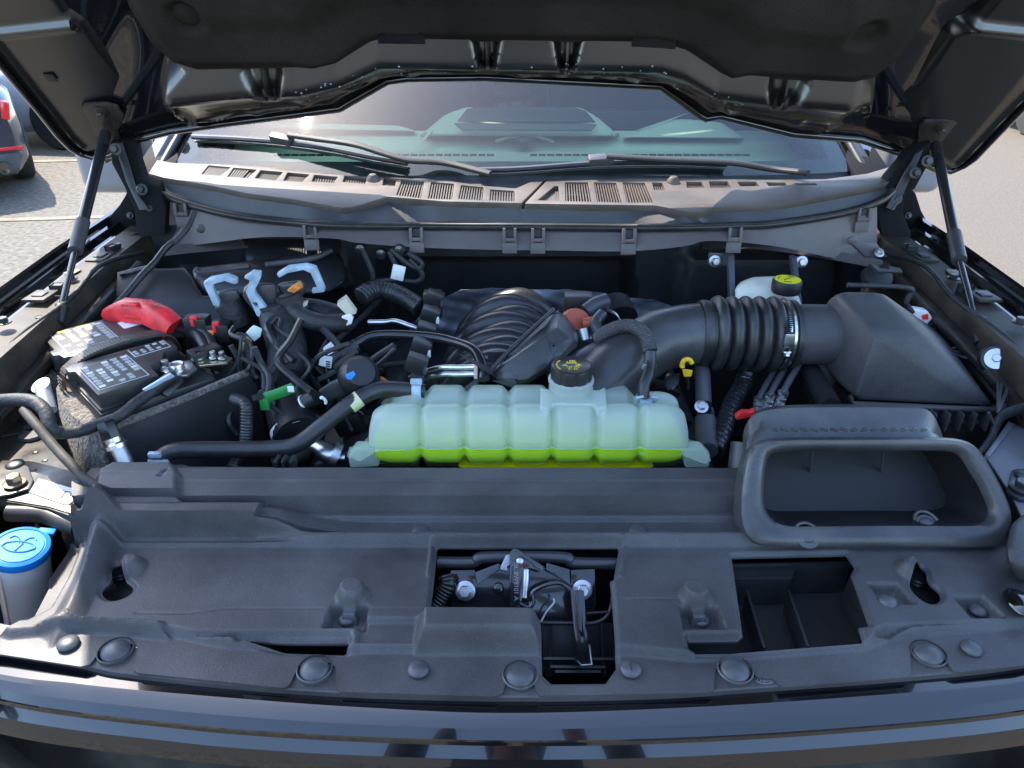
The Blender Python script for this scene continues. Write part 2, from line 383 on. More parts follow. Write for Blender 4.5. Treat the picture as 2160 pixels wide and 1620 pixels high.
# ================================================================== pickup truck body
TRUCK = thing('pickup_truck', 'black pickup truck with its hood raised, seen from the front bumper over the engine bay', 'pickup truck', (0, 1.2, 0))
def sweep_lines(name, lines, m, parent, N=90, ang=30, sub=1):
    """skin over a set of long lines given as 3D polylines"""
    rows = [resamp(spline(l, 6), N, closed=False) for l in lines]
    bm = bmesh.new(); add_loft(bm, rows, closed=False); return bmo(name, bm, m, parent, ang)
BRKT = mat('dusty bronze bracket', (0.10, 0.085, 0.06), 0.45, 0.4, var=0.4, vscale=30)
# fenders: the profile across the rail runs back along the truck
for s in (-1, 1):
    prof = [(1.012, 0.55), (1.012, 0.95), (1.0, 1.15), (0.985, 1.25), (0.955, 1.315), (0.930, 1.336), (0.922, 1.340), (0.916, 1.337), (0.912, 1.322), (0.900, 1.316), (0.895, 1.326), (0.889, 1.327), (0.884, 1.314), (0.872, 1.312)]
    ys = [0.30, 0.6, 0.9, 1.2, 1.45, 1.62, 1.75, 1.95, 2.3]
    rows = []
    for i, y in enumerate(ys):
        k = np.interp(y, [0.3, 0.9, 1.4, 1.75, 2.3], [-0.07, -0.02, 0.0, 0.015, 0.02]); kx = np.interp(y, [0.3, 0.9, 1.4], [-0.12, -0.03, 0])
        rows.append([Vector((s * (px_ + kx), y, pz + k)) for px_, pz in prof])
    bm = bmesh.new(); add_loft(bm, rows, closed=False); f = bmo('fender', bm, PAINT, TRUCK, 45)
    # inner rail flange, apron wall
    prof = [(0.872, 1.312), (0.868, 1.317), (0.812, 1.315), (0.806, 1.305), (0.80, 1.24), (0.812, 1.20), (0.812, 0.85)]
    rows = []
    for y in ys[1:-1]:
        k = np.interp(y, [0.3, 0.9, 1.4, 1.75, 2.3], [-0.07, -0.02, 0.0, 0.015, 0.02]); kx = np.interp(y, [0.3, 0.9, 1.4], [-0.12, -0.03, 0])
        rows.append([Vector((s * (a + kx), y, b + k)) for a, b in prof])
    bm = bmesh.new(); add_loft(bm, rows, closed=False); f = bmo('inner_fender', bm, RAILM, TRUCK, 30)
    # pressed brackets, slots and bolts on the rail
    for (y, w, d) in ((1.02, 0.036, 0.08), (1.24, 0.040, 0.05), (1.46, 0.036, 0.06)):
        box('rail_bracket', (s * 0.842, y, 1.3185 + (0.0 if y > 1.1 else -0.012)), (w, d, 0.006), RAILM, TRUCK, bev=0.002)
        box('slot', (s * 0.842, y, 1.3220 + (0.0 if y > 1.1 else -0.012)), (w * 0.5, d * 0.42, 0.004), INKSHADE, TRUCK, bev=0.001)  # black block painted in as the dark of the slot
    for y in (0.95, 1.12, 1.33, 1.52, 1.60):
        bolt('bolt', (s * 0.835, y, 1.318 + (0.0 if y > 1.1 else -0.015)), 0.008, 0.010, EPAINT, TRUCK)
    for k, y in enumerate((0.92, 0.98, 1.08, 1.17, 1.28, 1.37, 1.42, 1.50, 1.56)):
        zr_ = 1.3172 + float(np.interp(y, [0.9, 1.4], [-0.02, 0.0])); xr_ = s * (0.825 + 0.022 * ((k * 37) % 3 - 0.4) * 0.9) + s * float(np.interp(y, [0.9, 1.4], [-0.02, 0]))
        if k % 3 == 0: lathe('rail_hole', (xr_, y, zr_), [(0.007, 0), (0.0065, 0.0006), (0.0055, -0.001), (0, -0.001)], INKSHADE, TRUCK, seg=14, sx=1.0)  # holes are black discs, their inner shade given as colour
        elif k % 3 == 1: box('rail_clip', (xr_, y, zr_ + 0.006), (0.016, 0.020, 0.012), RUBBER, TRUCK, Matrix.Rotation(0.4 * k, 3, 'Z'), 0.002)
        else: plate('rail_tab', [(xr_ - 0.012, y - 0.01, zr_ + 0.001), (xr_ + 0.010, y - 0.014, zr_ + 0.001), (xr_ + 0.014, y + 0.012, zr_ + 0.001), (xr_ - 0.006, y + 0.016, zr_ + 0.001)], (0, 0, 0.002), BRKT, TRUCK, bev=0.0006)
    tube('rail_wire', [(s * 0.80, 0.92, 1.28), (s * 0.806, 1.1, 1.301), (s * 0.80, 1.25, 1.308), (s * 0.812, 1.4, 1.322), (s * 0.80, 1.55, 1.30)], 0.0045, TAPE, TRUCK, seg=8)
    # fold along the apron
    tube('wire_channel', [(s * 0.775, 0.95, 1.235), (s * 0.785, 1.2, 1.262), (s * 0.79, 1.5, 1.285)], 0.013, EPAINT, TRUCK)
    # cowl side: firewall corner tower that closes the gap behind the strut
    plate('pillar_base', [(s * 0.81, 1.66, 1.28), (s * 0.81, 1.70, 1.35), (s * 0.81, 1.78, 1.42), (s * 0.81, 1.90, 1.46), (s * 0.81, 2.0, 1.46), (s * 0.81, 2.0, 1.2), (s * 0.81, 1.6, 1.2)], (s * 0.09, 0, 0), CAVITY, TRUCK, bev=0.006)
    hp_ = [(178, 505), (224, 463), (250, 434), (268, 404), (285, 380), (330, 385), (352, 430), (356, 525), (250, 530)] if s < 0 else [(1845, 525), (1852, 430), (1868, 385), (1903, 380), (1933, 408), (1945, 445), (1960, 473), (1985, 500), (2016, 528), (1920, 535)]
    plate('hinge_pillar', [Y(a, b, 1.655) for a, b in hp_], (0, 0.04, 0), CAVITY, TRUCK, bev=0.006)
    for a, b, r_ in ((300, 420, 7), (275, 455, 5), (318, 470, 8), (255, 490, 6)): bolt('bolt', Y(a if s < 0 else 2190 - a, b, 1.652), 0.001 * r_, 0.010, EPAINT, TRUCK, axis=(0, -1, 0.3))
    tube('fender_brace', [Y(a if s < 0 else 2190 - a, b, 1.645) for a, b in ((292, 400), (310, 440), (300, 480), (262, 505))], 0.006, EPAINT, TRUCK, seg=8)
# bay walls
def quad(name, pts, m, parent, t=0.004): return solid(mk(name, pts, [tuple(range(len(pts)))], m, parent), t)
FW = []
gx = np.linspace(-0.80, 0.80, 161); gy = np.linspace(0.75, 1.345, 60)
def fwh(U, V):
    h = np.zeros_like(U)
    # blisters of the heat insulator on the firewall
    for (x0, x1, z0, z1, d) in ((-0.62, -0.36, 1.19, 1.315, 0.05), (-0.33, 0.30, 1.08, 1.27, -0.10), (0.36, 0.76, 1.10, 1.30, 0.03), (-0.78, -0.58, 1.0, 1.25, 0.09)):
        h += d * inside(sdf(U, V, [(x0, z0), (x1, z0), (x1 - 0.02, z1), (x0 + 0.02, z1)]), 0.03)
    return h
sheet('firewall', gx, gy, fwh, None, mat('firewall insulator', (0.012, 0.012, 0.013), 0.5, bump=0.3, bscale=60, bdist=0.003, var=0.4, vscale=8), TRUCK, lambda a, b, c: np.stack([a, 1.60 - c, b], 1), 0.003)
quad('bay_floor', [(-0.82, 0.3, 0.80), (0.82, 0.3, 0.80), (0.82, 1.62, 0.80), (-0.82, 1.62, 0.80)], EPAINT, TRUCK)
# ------------------------------------------------------------------ cowl
co, cn = Vector((0, 1.47, 1.42)), Vector((0, -0.02, 0.19)).normalized()
C = lambda p: PL(p[0], p[1], co, cn)
rear = [(331, 337), (365, 343), (500, 347), (720, 363), (850, 371), (953, 382), (1020, 391), (1087, 397), (1120, 383), (1157, 377), (1300, 376), (1440, 376), (1607, 379), (1740, 378), (1830, 366), (1876, 352)]
front = [(313, 365), (345, 374), (400, 383), (450, 392), (520, 407), (620, 420), (720, 438), (742, 437), (818, 414), (937, 424), (1100, 428), (1107, 429), (1383, 433), (1440, 444), (1475, 449), (1505, 437), (1640, 430), (1740, 413), (1840, 394), (1886, 380)]
vents = [[(440, 348), (487, 352), (463, 370), (425, 367)], [(493, 353), (542, 357), (522, 375), (480, 372)], [(550, 358), (597, 362), (582, 380), (538, 375)], [(607, 363), (653, 367), (638, 383), (598, 380)], [(663, 368), (713, 372), (703, 385), (658, 382)],
 [(727, 370), (775, 374), (770, 387), (723, 383)], [(810, 374), (837, 377), (832, 392), (807, 390)], [(848, 378), (895, 382), (887, 417), (836, 411)], [(910, 383), (958, 387), (953, 420), (903, 418)], [(973, 390), (1020, 394), (1017, 422), (967, 419)], [(1035, 399), (1085, 402), (1085, 424), (1033, 422)],
 [(1170, 392), (1178, 392), (1180, 423), (1134, 422)], [(1192, 384), (1240, 384), (1248, 425), (1193, 424)], [(1253, 384), (1300, 385), (1312, 427), (1260, 425)], [(1313, 384), (1360, 385), (1378, 427), (1323, 427)], [(1375, 384), (1397, 385), (1403, 400), (1380, 400)],
 [(1447, 383), (1480, 383), (1487, 395), (1450, 396)], [(1495, 382), (1535, 382), (1543, 395), (1500, 396)], [(1555, 383), (1595, 383), (1603, 392), (1562, 393)], [(1615, 384), (1657, 385), (1662, 391), (1622, 392)], [(1675, 386), (1720, 386), (1726, 391), (1682, 391)]]
COWL = thing('cowl_panel', 'black plastic cowl panel tinted sunlit brown with a row of slotted air vents below the windshield', 'cowl panel', (0, 1.55, 1.40))
split = (1103, 429)
def cowl_half(rr, ff, vv):
    o = plate('vent_strip', [C(p) for p in rr + ff[::-1]], -cn * 0.016, COWLM, COWL, [[C(p) for p in v] for v in vv], bev=0.0025)
    for v in vv:
        c = [C(p) for p in v]; n = 9 if (c[1] - c[0]).length > 0.03 else 5
        bm = bmesh.new()
        if len(v) == 4:
            for i in range(n):
                t = (i + 0.5) / n; a = c[0].lerp(c[1], t) - cn * 0.004; b = c[3].lerp(c[2], t) - cn * 0.004
                if abs(v[0][0] - 1170) < 2: a = c[0].lerp(c[1], 0.5).lerp(b, 0.0) if False else b + Vector((0, (c[0].y - c[3].y) * t, 0)) * 1.0
                d = (b - a); 
                if d.length < 1e-3: continue
                ctr = (a + b) / 2
                add_box(bm, ctr - cn * 0.005, (max(0.0016, (c[1] - c[0]).length / n * 0.42), d.length, 0.010 if d.length > 0.06 else 0.0025), basis(cn, Vector((1, 0, 0)) - d.normalized() * d.normalized().x), 0)
        s_ = bmo('vent_slats', bm, COWLM, COWL); tag(s_, kind='stuff')
        blocked = v[0][0] in (973, 1035, 1170)
        plate('vent_well', [p - cn * (0.010 if blocked else 0.030) for p in c], -cn * 0.004, COWLM if blocked else INKSHADE, COWL)  # open vents get a black plate as painted inner shade
L_r = [p for p in rear if p[0] <= 1157][:-1] + [(1150, 378)]; L_f = [p for p in front if p[0] <= 1100]
R_r = [(1156, 378)] + [p for p in rear if p[0] > 1157]; R_f = [p for p in front if p[0] > 1100]
cowl_half(L_r, L_f, [v for v in vents if v[0][0] < 1100]); cowl_half(R_r, R_f, [v for v in vents if v[0][0] > 1100])
bot = [(338, 398), (367, 413), (417, 430), (500, 449), (620, 463), (720, 469), (900, 471), (1103, 472), (1300, 474), (1440, 473), (1560, 470), (1640, 465), (1773, 444), (1850, 420), (1880, 398)]
def zline(l, z): return [Z(p[0], p[1], z) for p in l]
def bline(l):     # bottom of the front face, a little forward of and below the top edge
    out = []
    for p in l:
        fx = [q[0] for q in front]; fy = [q[1] for q in front]; t = C((p[0], float(np.interp(p[0], fx, fy))))
        out.append(Y(p[0], p[1], t.y - 0.012))
    return out
ftop = [C(p) - cn * 0.012 for p in front]
sweep_lines('front_face', [ftop, bline(bot)], mat('cowl face plastic', (0.035, 0.034, 0.036), 0.5, bump=0.2, bscale=900, dust=0.3, var=0.2), COWL, 160)
b2 = bline(bot)
tube('hood_seal', [p + Vector((0, -0.008, -0.004)) for p in b2], 0.0085, RUBBER, COWL, seg=10, n=8)
tube('seal_lip', [p + Vector((0, -0.018, 0.003)) for p in b2], 0.003, RUBBER, COWL, seg=6, n=8)
low = [(350, 525), (450, 512), (560, 500), (700, 503), (760, 513), (907, 523), (1053, 527), (1153, 528), (1320, 530), (1440, 520), (1500, 508), (1640, 520), (1760, 545), (1850, 556)]
lowt = []
for p in low:
    bx = [q[0] for q in bot]; by = [q[1] for q in bot]; tpt = min(b2, key=lambda q: 0) ; lowt.append(None)
lowtop = [Y(p[0], float(np.interp(p[0], [q[0] for q in bot], [q[1] for q in bot])) + 11, float(np.interp(p[0], [q[0] for q in bot], [q.y for q in b2])) - 0.004) for p in low]
lowbot = [Y(p[0], p[1], float(np.interp(p[0], [q[0] for q in bot], [q.y for q in b2])) - 0.03) for p in low]
LOWM = mat('warm reflection cowl plastic', (0.085, 0.070, 0.066), 0.5, bump=0.2, bscale=700, dust=0.4, var=0.15)  # black plastic coloured brown for the pavement's warm reflection
sweep_lines('lower_rail', [[p + Vector((0, .02, 0)) for p in lowtop], lowtop, lowbot, [p + Vector((0, 0.05, -0.004)) for p in lowbot]], LOWM, COWL, 160)
for px_ in (382, 655, 878, 1075, 1135, 1327, 1550, 1822):
    t = Y(px_, float(np.interp(px_, [q[0] for q in bot], [q[1] for q in bot])) + 8, 0)  if False else None
    yb = float(np.interp(px_, [q[0] for q in bot], [q.y for q in b2])); pb = float(np.interp(px_, [q[0] for q in bot], [q[1] for q in bot]))
    c = Y(px_, pb + 24, yb - 0.026)
    bm = bmesh.new(); B = basis((0, -1, 0.15), (1, 0, 0))
    for dx in (-0.011, 0.011): add_box(bm, c + B @ Vector((dx, 0, 0)), (0.006, 0.028, 0.012), B, 0.0012)
    add_box(bm, c + B @ Vector((0, -0.009, 0)), (0.024, 0.007, 0.010), B, 0.0012); add_box(bm, c + B @ Vector((0, -0.026, -0.002)), (0.030, 0.022, 0.006), B, 0.0012)
    bmo('clip', bm, LOWM, COWL); box('clip_gap', c + B @ Vector((0, 0.004, -0.004)), (0.014, 0.014, 0.004), INKSHADE, COWL, B, 0)  # clip gap is a black block in place of shade
# gutters left and right below the lower rail
for pts in ([(340, 520), (420, 512), (560, 500), (722, 489)], [(1482, 504), (1600, 506), (1720, 522), (1862, 548)]):
    a = [Z(p[0], p[1], 1.312) for p in pts]; b_ = [Z(p[0], p[1] + 20, 1.30) for p in pts]; c_ = [Z(p[0], p[1] + 22, 1.285) for p in pts]
    d_ = [p + Vector((0, 0.10, 0.0)) for p in a]
    sweep_lines('gutter', [d_, [q + Vector((0, .02, -.012)) for q in a], a, b_, c_], LOWM, COWL, 60)
tube('drain_strut', [Y(410, 447, 1.50), Y(395, 480, 1.46), Y(367, 512, 1.42)], 0.006, PLAST, COWL, seg=8)
for p in ((423, 482), (1797, 507)): lathe('plug', Y(*p, 1.515), dome(0.010, 0.005), LOWM, COWL, axis=(0, -1, 0.1))
# washer nozzles
for p in ((787, 380), (1420, 385)): lathe('washer_nozzle', C(p), [(0.015, 0), (0.013, 0.006), (0.007, 0.013), (0, 0.014)], COWLM, COWL, axis=cn)

# ------------------------------------------------------------------ windshield, pillars, dashboard
gl = bpy.data.materials.new('windshield glass'); gl.use_nodes = True; N = gl.node_tree.nodes; L = gl.node_tree.links; N.remove(N['Principled BSDF'])
tr = N.new('ShaderNodeBsdfTransparent'); tr.inputs[0].default_value = (0.82, 0.97, 0.82, 1); gs = N.new('ShaderNodeBsdfGlossy'); gs.inputs['Roughness'].default_value = 0.02
fr = N.new('ShaderNodeFresnel'); fr.inputs[0].default_value = 1.5; m1 = N.new('ShaderNodeMixShader'); L.new(fr.outputs[0], m1.inputs[0]); L.new(tr.outputs[0], m1.inputs[1]); L.new(gs.outputs[0], m1.inputs[2])
tc = N.new('ShaderNodeTexCoord'); vo = N.new('ShaderNodeTexNoise'); vo.inputs['Scale'].default_value = 380; vo.inputs['Detail'].default_value = 3; L.new(tc.outputs['Object'], vo.inputs['Vector'])
mr = N.new('ShaderNodeMapRange'); mr.inputs[1].default_value = 0.66; mr.inputs[2].default_value = 0.74; mr.inputs[4].default_value = 0.22; L.new(vo.outputs['Fac'], mr.inputs[0])
ns = N.new('ShaderNodeTexNoise'); ns.inputs['Scale'].default_value = 3; ns.inputs['Detail'].default_value = 6; L.new(tc.outputs['Object'], ns.inputs['Vector'])
mu = N.new('ShaderNodeMath'); mu.operation = 'MULTIPLY_ADD'; L.new(ns.outputs['Fac'], mu.inputs[0]); mu.inputs[1].default_value = 0.010; L.new(mr.outputs[0], mu.inputs[2])
df = N.new('ShaderNodeBsdfDiffuse'); df.inputs[0].default_value = (0.36, 0.37, 0.37, 1); m2 = N.new('ShaderNodeMixShader'); L.new(mu.outputs[0], m2.inputs[0]); L.new(m1.outputs[0], m2.inputs[1]); L.new(df.outputs[0], m2.inputs[2])
L.new(m2.outputs[0], N['Material Output'].inputs[0])
def wind(u, v): # u -1..1 across, v 0..1 up the glass; curved sheet
    x = u * (0.86 - 0.16 * v); y = 1.735 + 0.80 * v + 0.10 * (1 - u * u) * -1 * (1 - 0.3 * v) + 0.10 * abs(u) ** 4; return Vector((x, y, 1.415 + 0.50 * v + 0.03 * (1 - u * u) * (1 - v)))
rows = [[wind(-1 + 2 * i / 40, j / 20) for i in range(41)] for j in range(21)]
bm = bmesh.new(); add_loft(bm, rows, closed=False); bmo('windshield', bm, gl, TRUCK)
FRIT = mat('dotted black frit', (0.035, 0.036, 0.042), 0.6, dust=0.5, var=0.3, vscale=30)
dn = Vector((0, 0.006, -0.008))
bm = bmesh.new(); add_loft(bm, [[wind(-1 + 2 * i / 40, v) + dn for i in range(41)] for v in (-0.05, 0.058)], closed=False)
for s in (-1, 1): add_loft(bm, [[wind(s * u, 0.058 + 0.942 * j / 10) + dn for j in range(11)] for u in (0.90, 1.0)], closed=False)
bmo('frit_band', bm, FRIT, TRUCK)
SKYPAINT = mat('sky tinted mirror paint', (0.22, 0.23, 0.25), 0.25, coat=0.8)  # glossy black housing coloured grey for its sky reflection
for s in (-1, 1):
    rows = []
    for v in np.linspace(-0.08, 1.05, 14):
        a = wind(s, v); rows.append([a + Vector((s * dx, dy, dz)) for dx, dy, dz in ((-0.02, -0.004, 0.004), (0.01, -0.006, 0.012), (0.045, 0.01, 0.006), (0.075, 0.05, -0.03), (0.08, 0.12, -0.09))])
    bm = bmesh.new(); add_loft(bm, rows, closed=False); solid(bmo('a_pillar', bm, PAINT, TRUCK), 0.004, 1)
    a = [wind(s * 0.985, v) + Vector((0, -0.004, 0.008)) for v in np.linspace(-0.06, 1.0, 8)]
    tube('pillar_moulding', a, 0.010, RUBBER, TRUCK, seg=8)
# roof and cab shell (what closes the cab behind the glass)
CABM = mat('cab headliner', (0.10, 0.10, 0.10), 0.8)
bm = bmesh.new(); rows = [[Vector((x, y, z)) for x, z in ((-1.0, 0.6), (-0.98, 1.2), (-0.93, 1.45), (-0.74, 1.90), (-0.4, 1.97), (0, 1.98), (0.4, 1.97), (0.74, 1.90), (0.93, 1.45), (0.98, 1.2), (1.0, 0.6))] for y in (2.62, 3.0, 4.2, 4.3)]
rows[0] = [Vector((x, y0, z)) for (x, z, y0) in ((-1.0, 0.6, 2.05), (-0.98, 1.2, 2.05), (-0.92, 1.43, 2.0), (-0.72, 1.90, 2.56), (-0.4, 1.925, 2.50), (0, 1.93, 2.46), (0.4, 1.925, 2.50), (0.72, 1.90, 2.56), (0.92, 1.43, 2.0), (0.98, 1.2, 2.05), (1.0, 0.6, 2.05))]
rows.append([Vector((v.x * 0.9, 4.3, min(v.z, 1.5))) for v in rows[-1]])
add_loft(bm, rows, closed=False, capB=True); solid(bmo('cab', bm, PAINT, TRUCK), 0.03, -1)
for s in (-1, 1):
    box('seat_back', (s * 0.40, 3.1, 1.25), (0.52, 0.16, 0.75), SEAT, TRUCK, Matrix.Rotation(R(-12), 3, 'X'), 0.05, 3)
    box('headrest', (s * 0.40, 3.2, 1.68), (0.26, 0.10, 0.18), SEAT, TRUCK, Matrix.Rotation(R(-12), 3, 'X'), 0.03, 3)
gx = np.linspace(-0.80, 0.80, 260); gy = np.linspace(1.70, 2.9, 180)
def dashh(U, V):
    base = 1.385 + 0.012 * ss(V, 1.95, 2.05) + 0.016 * ss(V, 2.18, 2.24)
    base = np.where(V > 2.40, base - 0.30 * ss(V, 2.42, 2.48), base)
    for xx in (2.150, 2.165, 2.180): base -= 0.003 * np.exp(-((V - xx) / 0.004) ** 2) * (np.abs(U) > 0.20)
    return base
DO = sheet('dashboard', gx, gy, dashh, None, DASH, TRUCK, lambda a, b, c: np.stack([a, b, c], 1), 0.004)
def D(px, py, y): return Y(px, py, y)
hull('centre_hump', [D(900, 282, 2.20), D(1300, 284, 2.20), D(940, 240, 2.27), D(985, 226, 2.30), D(1225, 227, 2.30), D(1262, 248, 2.27), D(985, 226, 2.42), D(1225, 227, 2.42), D(880, 290, 2.42), D(1310, 290, 2.42), D(905, 285, 2.19), D(1295, 287, 2.19)], DASH, DO, 0.012, 4, 60)
plate('screen_recess', [D(965, 257, 2.205), D(985, 232, 2.245), D(1000, 228, 2.25), D(1215, 229, 2.25), D(1235, 236, 2.245), D(1256, 259, 2.205)], (0, -0.006, 0.004), mat('dark blue screen hood', (0.02, 0.028, 0.04), 0.4), DO, bev=0.002)
plate('speaker_grille', [D(958, 262, 2.190), D(1258, 264, 2.190), D(1248, 277, 2.170), D(975, 276, 2.170)], (0, -0.003, 0.004), mat('grey grille mesh', (0.10, 0.11, 0.11), 0.7, bump=1.0, bscale=700), DO, bev=0.001)
hull('instrument_hood', [D(1310, 290, 2.2), D(1380, 262, 2.26), D(1430, 250, 2.28), D(1520, 258, 2.28), D(1570, 292, 2.2), D(1380, 262, 2.4), D(1520, 258, 2.4), D(1310, 292, 2.4), D(1580, 292, 2.4)], DASH, DO, 0.012, 4, 60)
hull('pillar_pod', [D(1700, 288, 2.15), D(1762, 292, 2.15), D(1766, 335, 2.05), D(1740, 334, 2.05), D(1700, 306, 2.1), D(1700, 288, 2.25), D(1766, 300, 2.25)], DASH, DO, 0.006, 3)
hull('passenger_brow', [D(540, 268, 2.3), D(880, 276, 2.3), D(560, 256, 2.38), D(840, 264, 2.38), D(540, 285, 2.5), D(880, 285, 2.5)], DASH, DO, 0.01, 3, 60)
for s in (-1, 1):
    for i in range(26):
        x = s * (0.06 + 0.0235 * i); box('defrost_slot', (x, 2.105, 1.3985), (0.019, 0.014, 0.004), INKSHADE, DO, bev=0)  # slots drawn as black blocks, shade put in as colour
lathe('light_sensor', D(1105, 297, 2.17), dome(0.030, 0.014), DASHD, DO); tube('sensor_brow', [D(1045, 298, 2.19), D(1075, 290, 2.20), D(1110, 286, 2.20), D(1140, 290, 2.20), D(1168, 300, 2.19)], 0.004, DASH, DO, seg=8)
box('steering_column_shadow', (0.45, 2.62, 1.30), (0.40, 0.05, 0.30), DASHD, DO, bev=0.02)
# ------------------------------------------------------------------ wipers
def wiper(armpts, bladepts, hx, label):
    w = thing('windshield_wiper', label, 'wiper', (float(armpts[-1].x), float(armpts[-1].y), float(armpts[-1].z)))
    bm = bmesh.new(); add_tube(bm, armpts, 0.0065, seg=10, sy=1.5, n=6); bmo('arm', bm, mat('wiper arm', (0.030, 0.028, 0.027), 0.6, spec=0.3), w)
    d = (bladepts[-1] - bladepts[0]).normalized()
    bm = bmesh.new(); add_tube(bm, bladepts, 0.0065, seg=8, sy=1.5, n=6); b = bmo('blade', bm, RUBBER, w)
    tube('squeegee', [p + Vector((0, 0.004, -0.012)) for p in bladepts], 0.003, RUBBER, b, seg=6)
    p = bladepts[hx]; box('adapter', p + Vector((0, -0.004, 0.008)), (0.055, 0.022, 0.018), mat('adapter plastic', (0.05, 0.05, 0.05), 0.3), w, basis((0, -0.4, 0.9), d), 0.004)
    return w
def G(px, py, lift=0.02):   # point just off the windshield
    best = None; d = ray(px, py); c = Vector((0, 0, CAMZ)); lo, hi = 1.0, 3.0
    for _ in range(40):
        mid = (lo + hi) / 2; p = c + d * (mid / d.y); v = (p.z - 1.415) / 0.50; k_ = 1 - min(1, (p.x / (0.86 - 0.16 * v)) ** 2); v = (p.z - 1.415 - 0.03 * k_) / (0.50 - 0.03 * k_); u = p.x / (0.86 - 0.16 * v); q = wind(max(-1, min(1, u)), v)
        if p.y < q.y: lo = mid
        else: hi = mid
    return c + d * (lo / d.y) + Vector((0, -0.6, 0.8)) * lift
wiper([G(618, 305, .03), G(680, 317, .035), G(760, 333, .04), G(860, 357, .03), C((940, 372)) + cn * .03, C((1035, 386)) + cn * .02], [G(412, 296, .012), G(500, 300, .012), G(600, 308, .012), G(700, 322, .012), G(780, 338, .012), G(860, 352, .012)], 2, 'long windshield wiper reaching left across the glass, with a bright adapter near its tip')
wiper([G(1275, 350, .03), G(1400, 357, .03), G(1530, 366, .035), G(1620, 376, .03), C((1700, 384)) + cn * .02], [G(1008, 367, .012), G(1100, 364, .012), G(1265, 352, .012), G(1400, 350, .012), G(1528, 354, .012)], 2, 'windshield wiper lying low at the centre and right of the glass, mostly behind the cowl')
# ------------------------------------------------------------------ raised hood
HQ = Vector((0, 1.70, 1.47)); HD = Vector((0, -0.64, 0.77)).normalized(); HN = Vector((0, -HD.z, HD.y)).normalized()
def HU(px, py, off=0.0):
    p = PL(px, py, HQ + HN * off, HN) - HQ; return (p.x, p.dot(HD))
def H3(u, v, h=0.0): return HQ + Vector((u, 0, 0)) + HD * v + HN * h
def hto(a, b, c): return np.stack([a, HQ.y + b * HD.y + c * HN.y, HQ.z + b * HD.z + c * HN.z], 1)
HL = 1.28
left = [HU(*p) for p in [(0, 143), (83, 243), (120, 290), (147, 317), (170, 331), (195, 338), (233, 333), (290, 300), (357, 283), (467, 267), (600, 250), (717, 235), (738, 222), (817, 177), (860, 171), (1020, 169), (1393, 188), (1440, 222), (1478, 250), (1490, 256), (1520, 250), (1673, 288), (1817, 300), (1907, 330), (1973, 363), (2007, 367), (2035, 355), (2057, 340), (2100, 295), (2160, 233)]]
hl = [(left[0][0], 0.42), (left[0][0] + 0.005, 0.8), (left[0][0] + 0.03, 1.1), (-0.85, 1.24), (-0.5, HL), (0, HL + 0.03), (0.5, HL), (0.87, 1.24), (0.96, 1.1), (left[-1][0] + 0.03, 0.8), (left[-1][0] + 0.03, 0.42)]
OUT = left + hl[::-1]
A = [HU(*p) for p in [(250, -80), (277, 0), (320, 73), (367, 117), (417, 133), (617, 130), (667, 140), (720, 127), (787, 78), (830, 72), (1380, 77), (1440, 92), (1497, 133), (1533, 162), (1580, 150), (1790, 162), (1840, 150), (1890, 110), (1923, 67), (1967, 0), (1990, -80)]]
Bl = [HU(*p) for p in [(300, 223), (327, 213), (367, 183), (533, 170), (633, 167), (720, 147), (803, 107), (1000, 110), (1220, 113), (1387, 116), (1440, 133), (1507, 173), (1630, 187), (1790, 197), (1840, 208), (1870, 222)]]
Cl = [HU(*p) for p in [(300, 290), (393, 267), (500, 233), (633, 220), (720, 187), (867, 145), (1103, 150), (1337, 158), (1440, 184), (1540, 227), (1690, 257), (1790, 273), (1817, 293), (1900, 320)]]
Al = [a for a in A if HU(300, 0)[0] < a[0] < HU(1930, 0)[0]]
def ip(u, l): return np.interp(u, [q[0] for q in l], [q[1] for q in l])
padpoly = A + [(0.62, 0.75), (0.45, 1.02), (-0.45, 1.02), (-0.62, 0.75)]
FLl = [HU(*p) for p in [(60, -60), (90, 0), (123, 50), (160, 77), (200, 133), (250, 193), (290, 225), (330, 215), (360, 150)]]
trL = [HU(*p) for p in [(70, -60), (90, 0), (123, 50), (160, 77), (200, 133), (250, 193), (300, 226), (330, 205), (370, 165), (400, 140), (330, 80), (290, 0), (270, -60)]]
trL += [(trL[-1][0] + 0.02, 0.9), (trL[0][0] + 0.04, 0.9)]
trR = [HU(*p) for p in [(2135, -60), (2120, 18), (2090, 50), (2060, 85), (2020, 100), (1985, 150), (1945, 200), (1900, 225), (1860, 205), (1815, 160), (1880, 130), (1935, 67), (1975, 0), (2000, -60)]]
trR += [(trR[-1][0] - 0.02, 0.9), (trR[0][0] - 0.02, 0.9)]
ribs = [((1027, 100), 0.012, 0.030), ((1195, 100), 0.012, 0.030), ((565, 165), 0.018, 0.045), ((1648, 190), 0.018, 0.045)]
HOODM = mat('semi gloss hood paint', (0.006, 0.0058, 0.0055), 0.30, spec=0.9, coat=0.5, coat_rough=0.18, Coat_IOR=1.6)
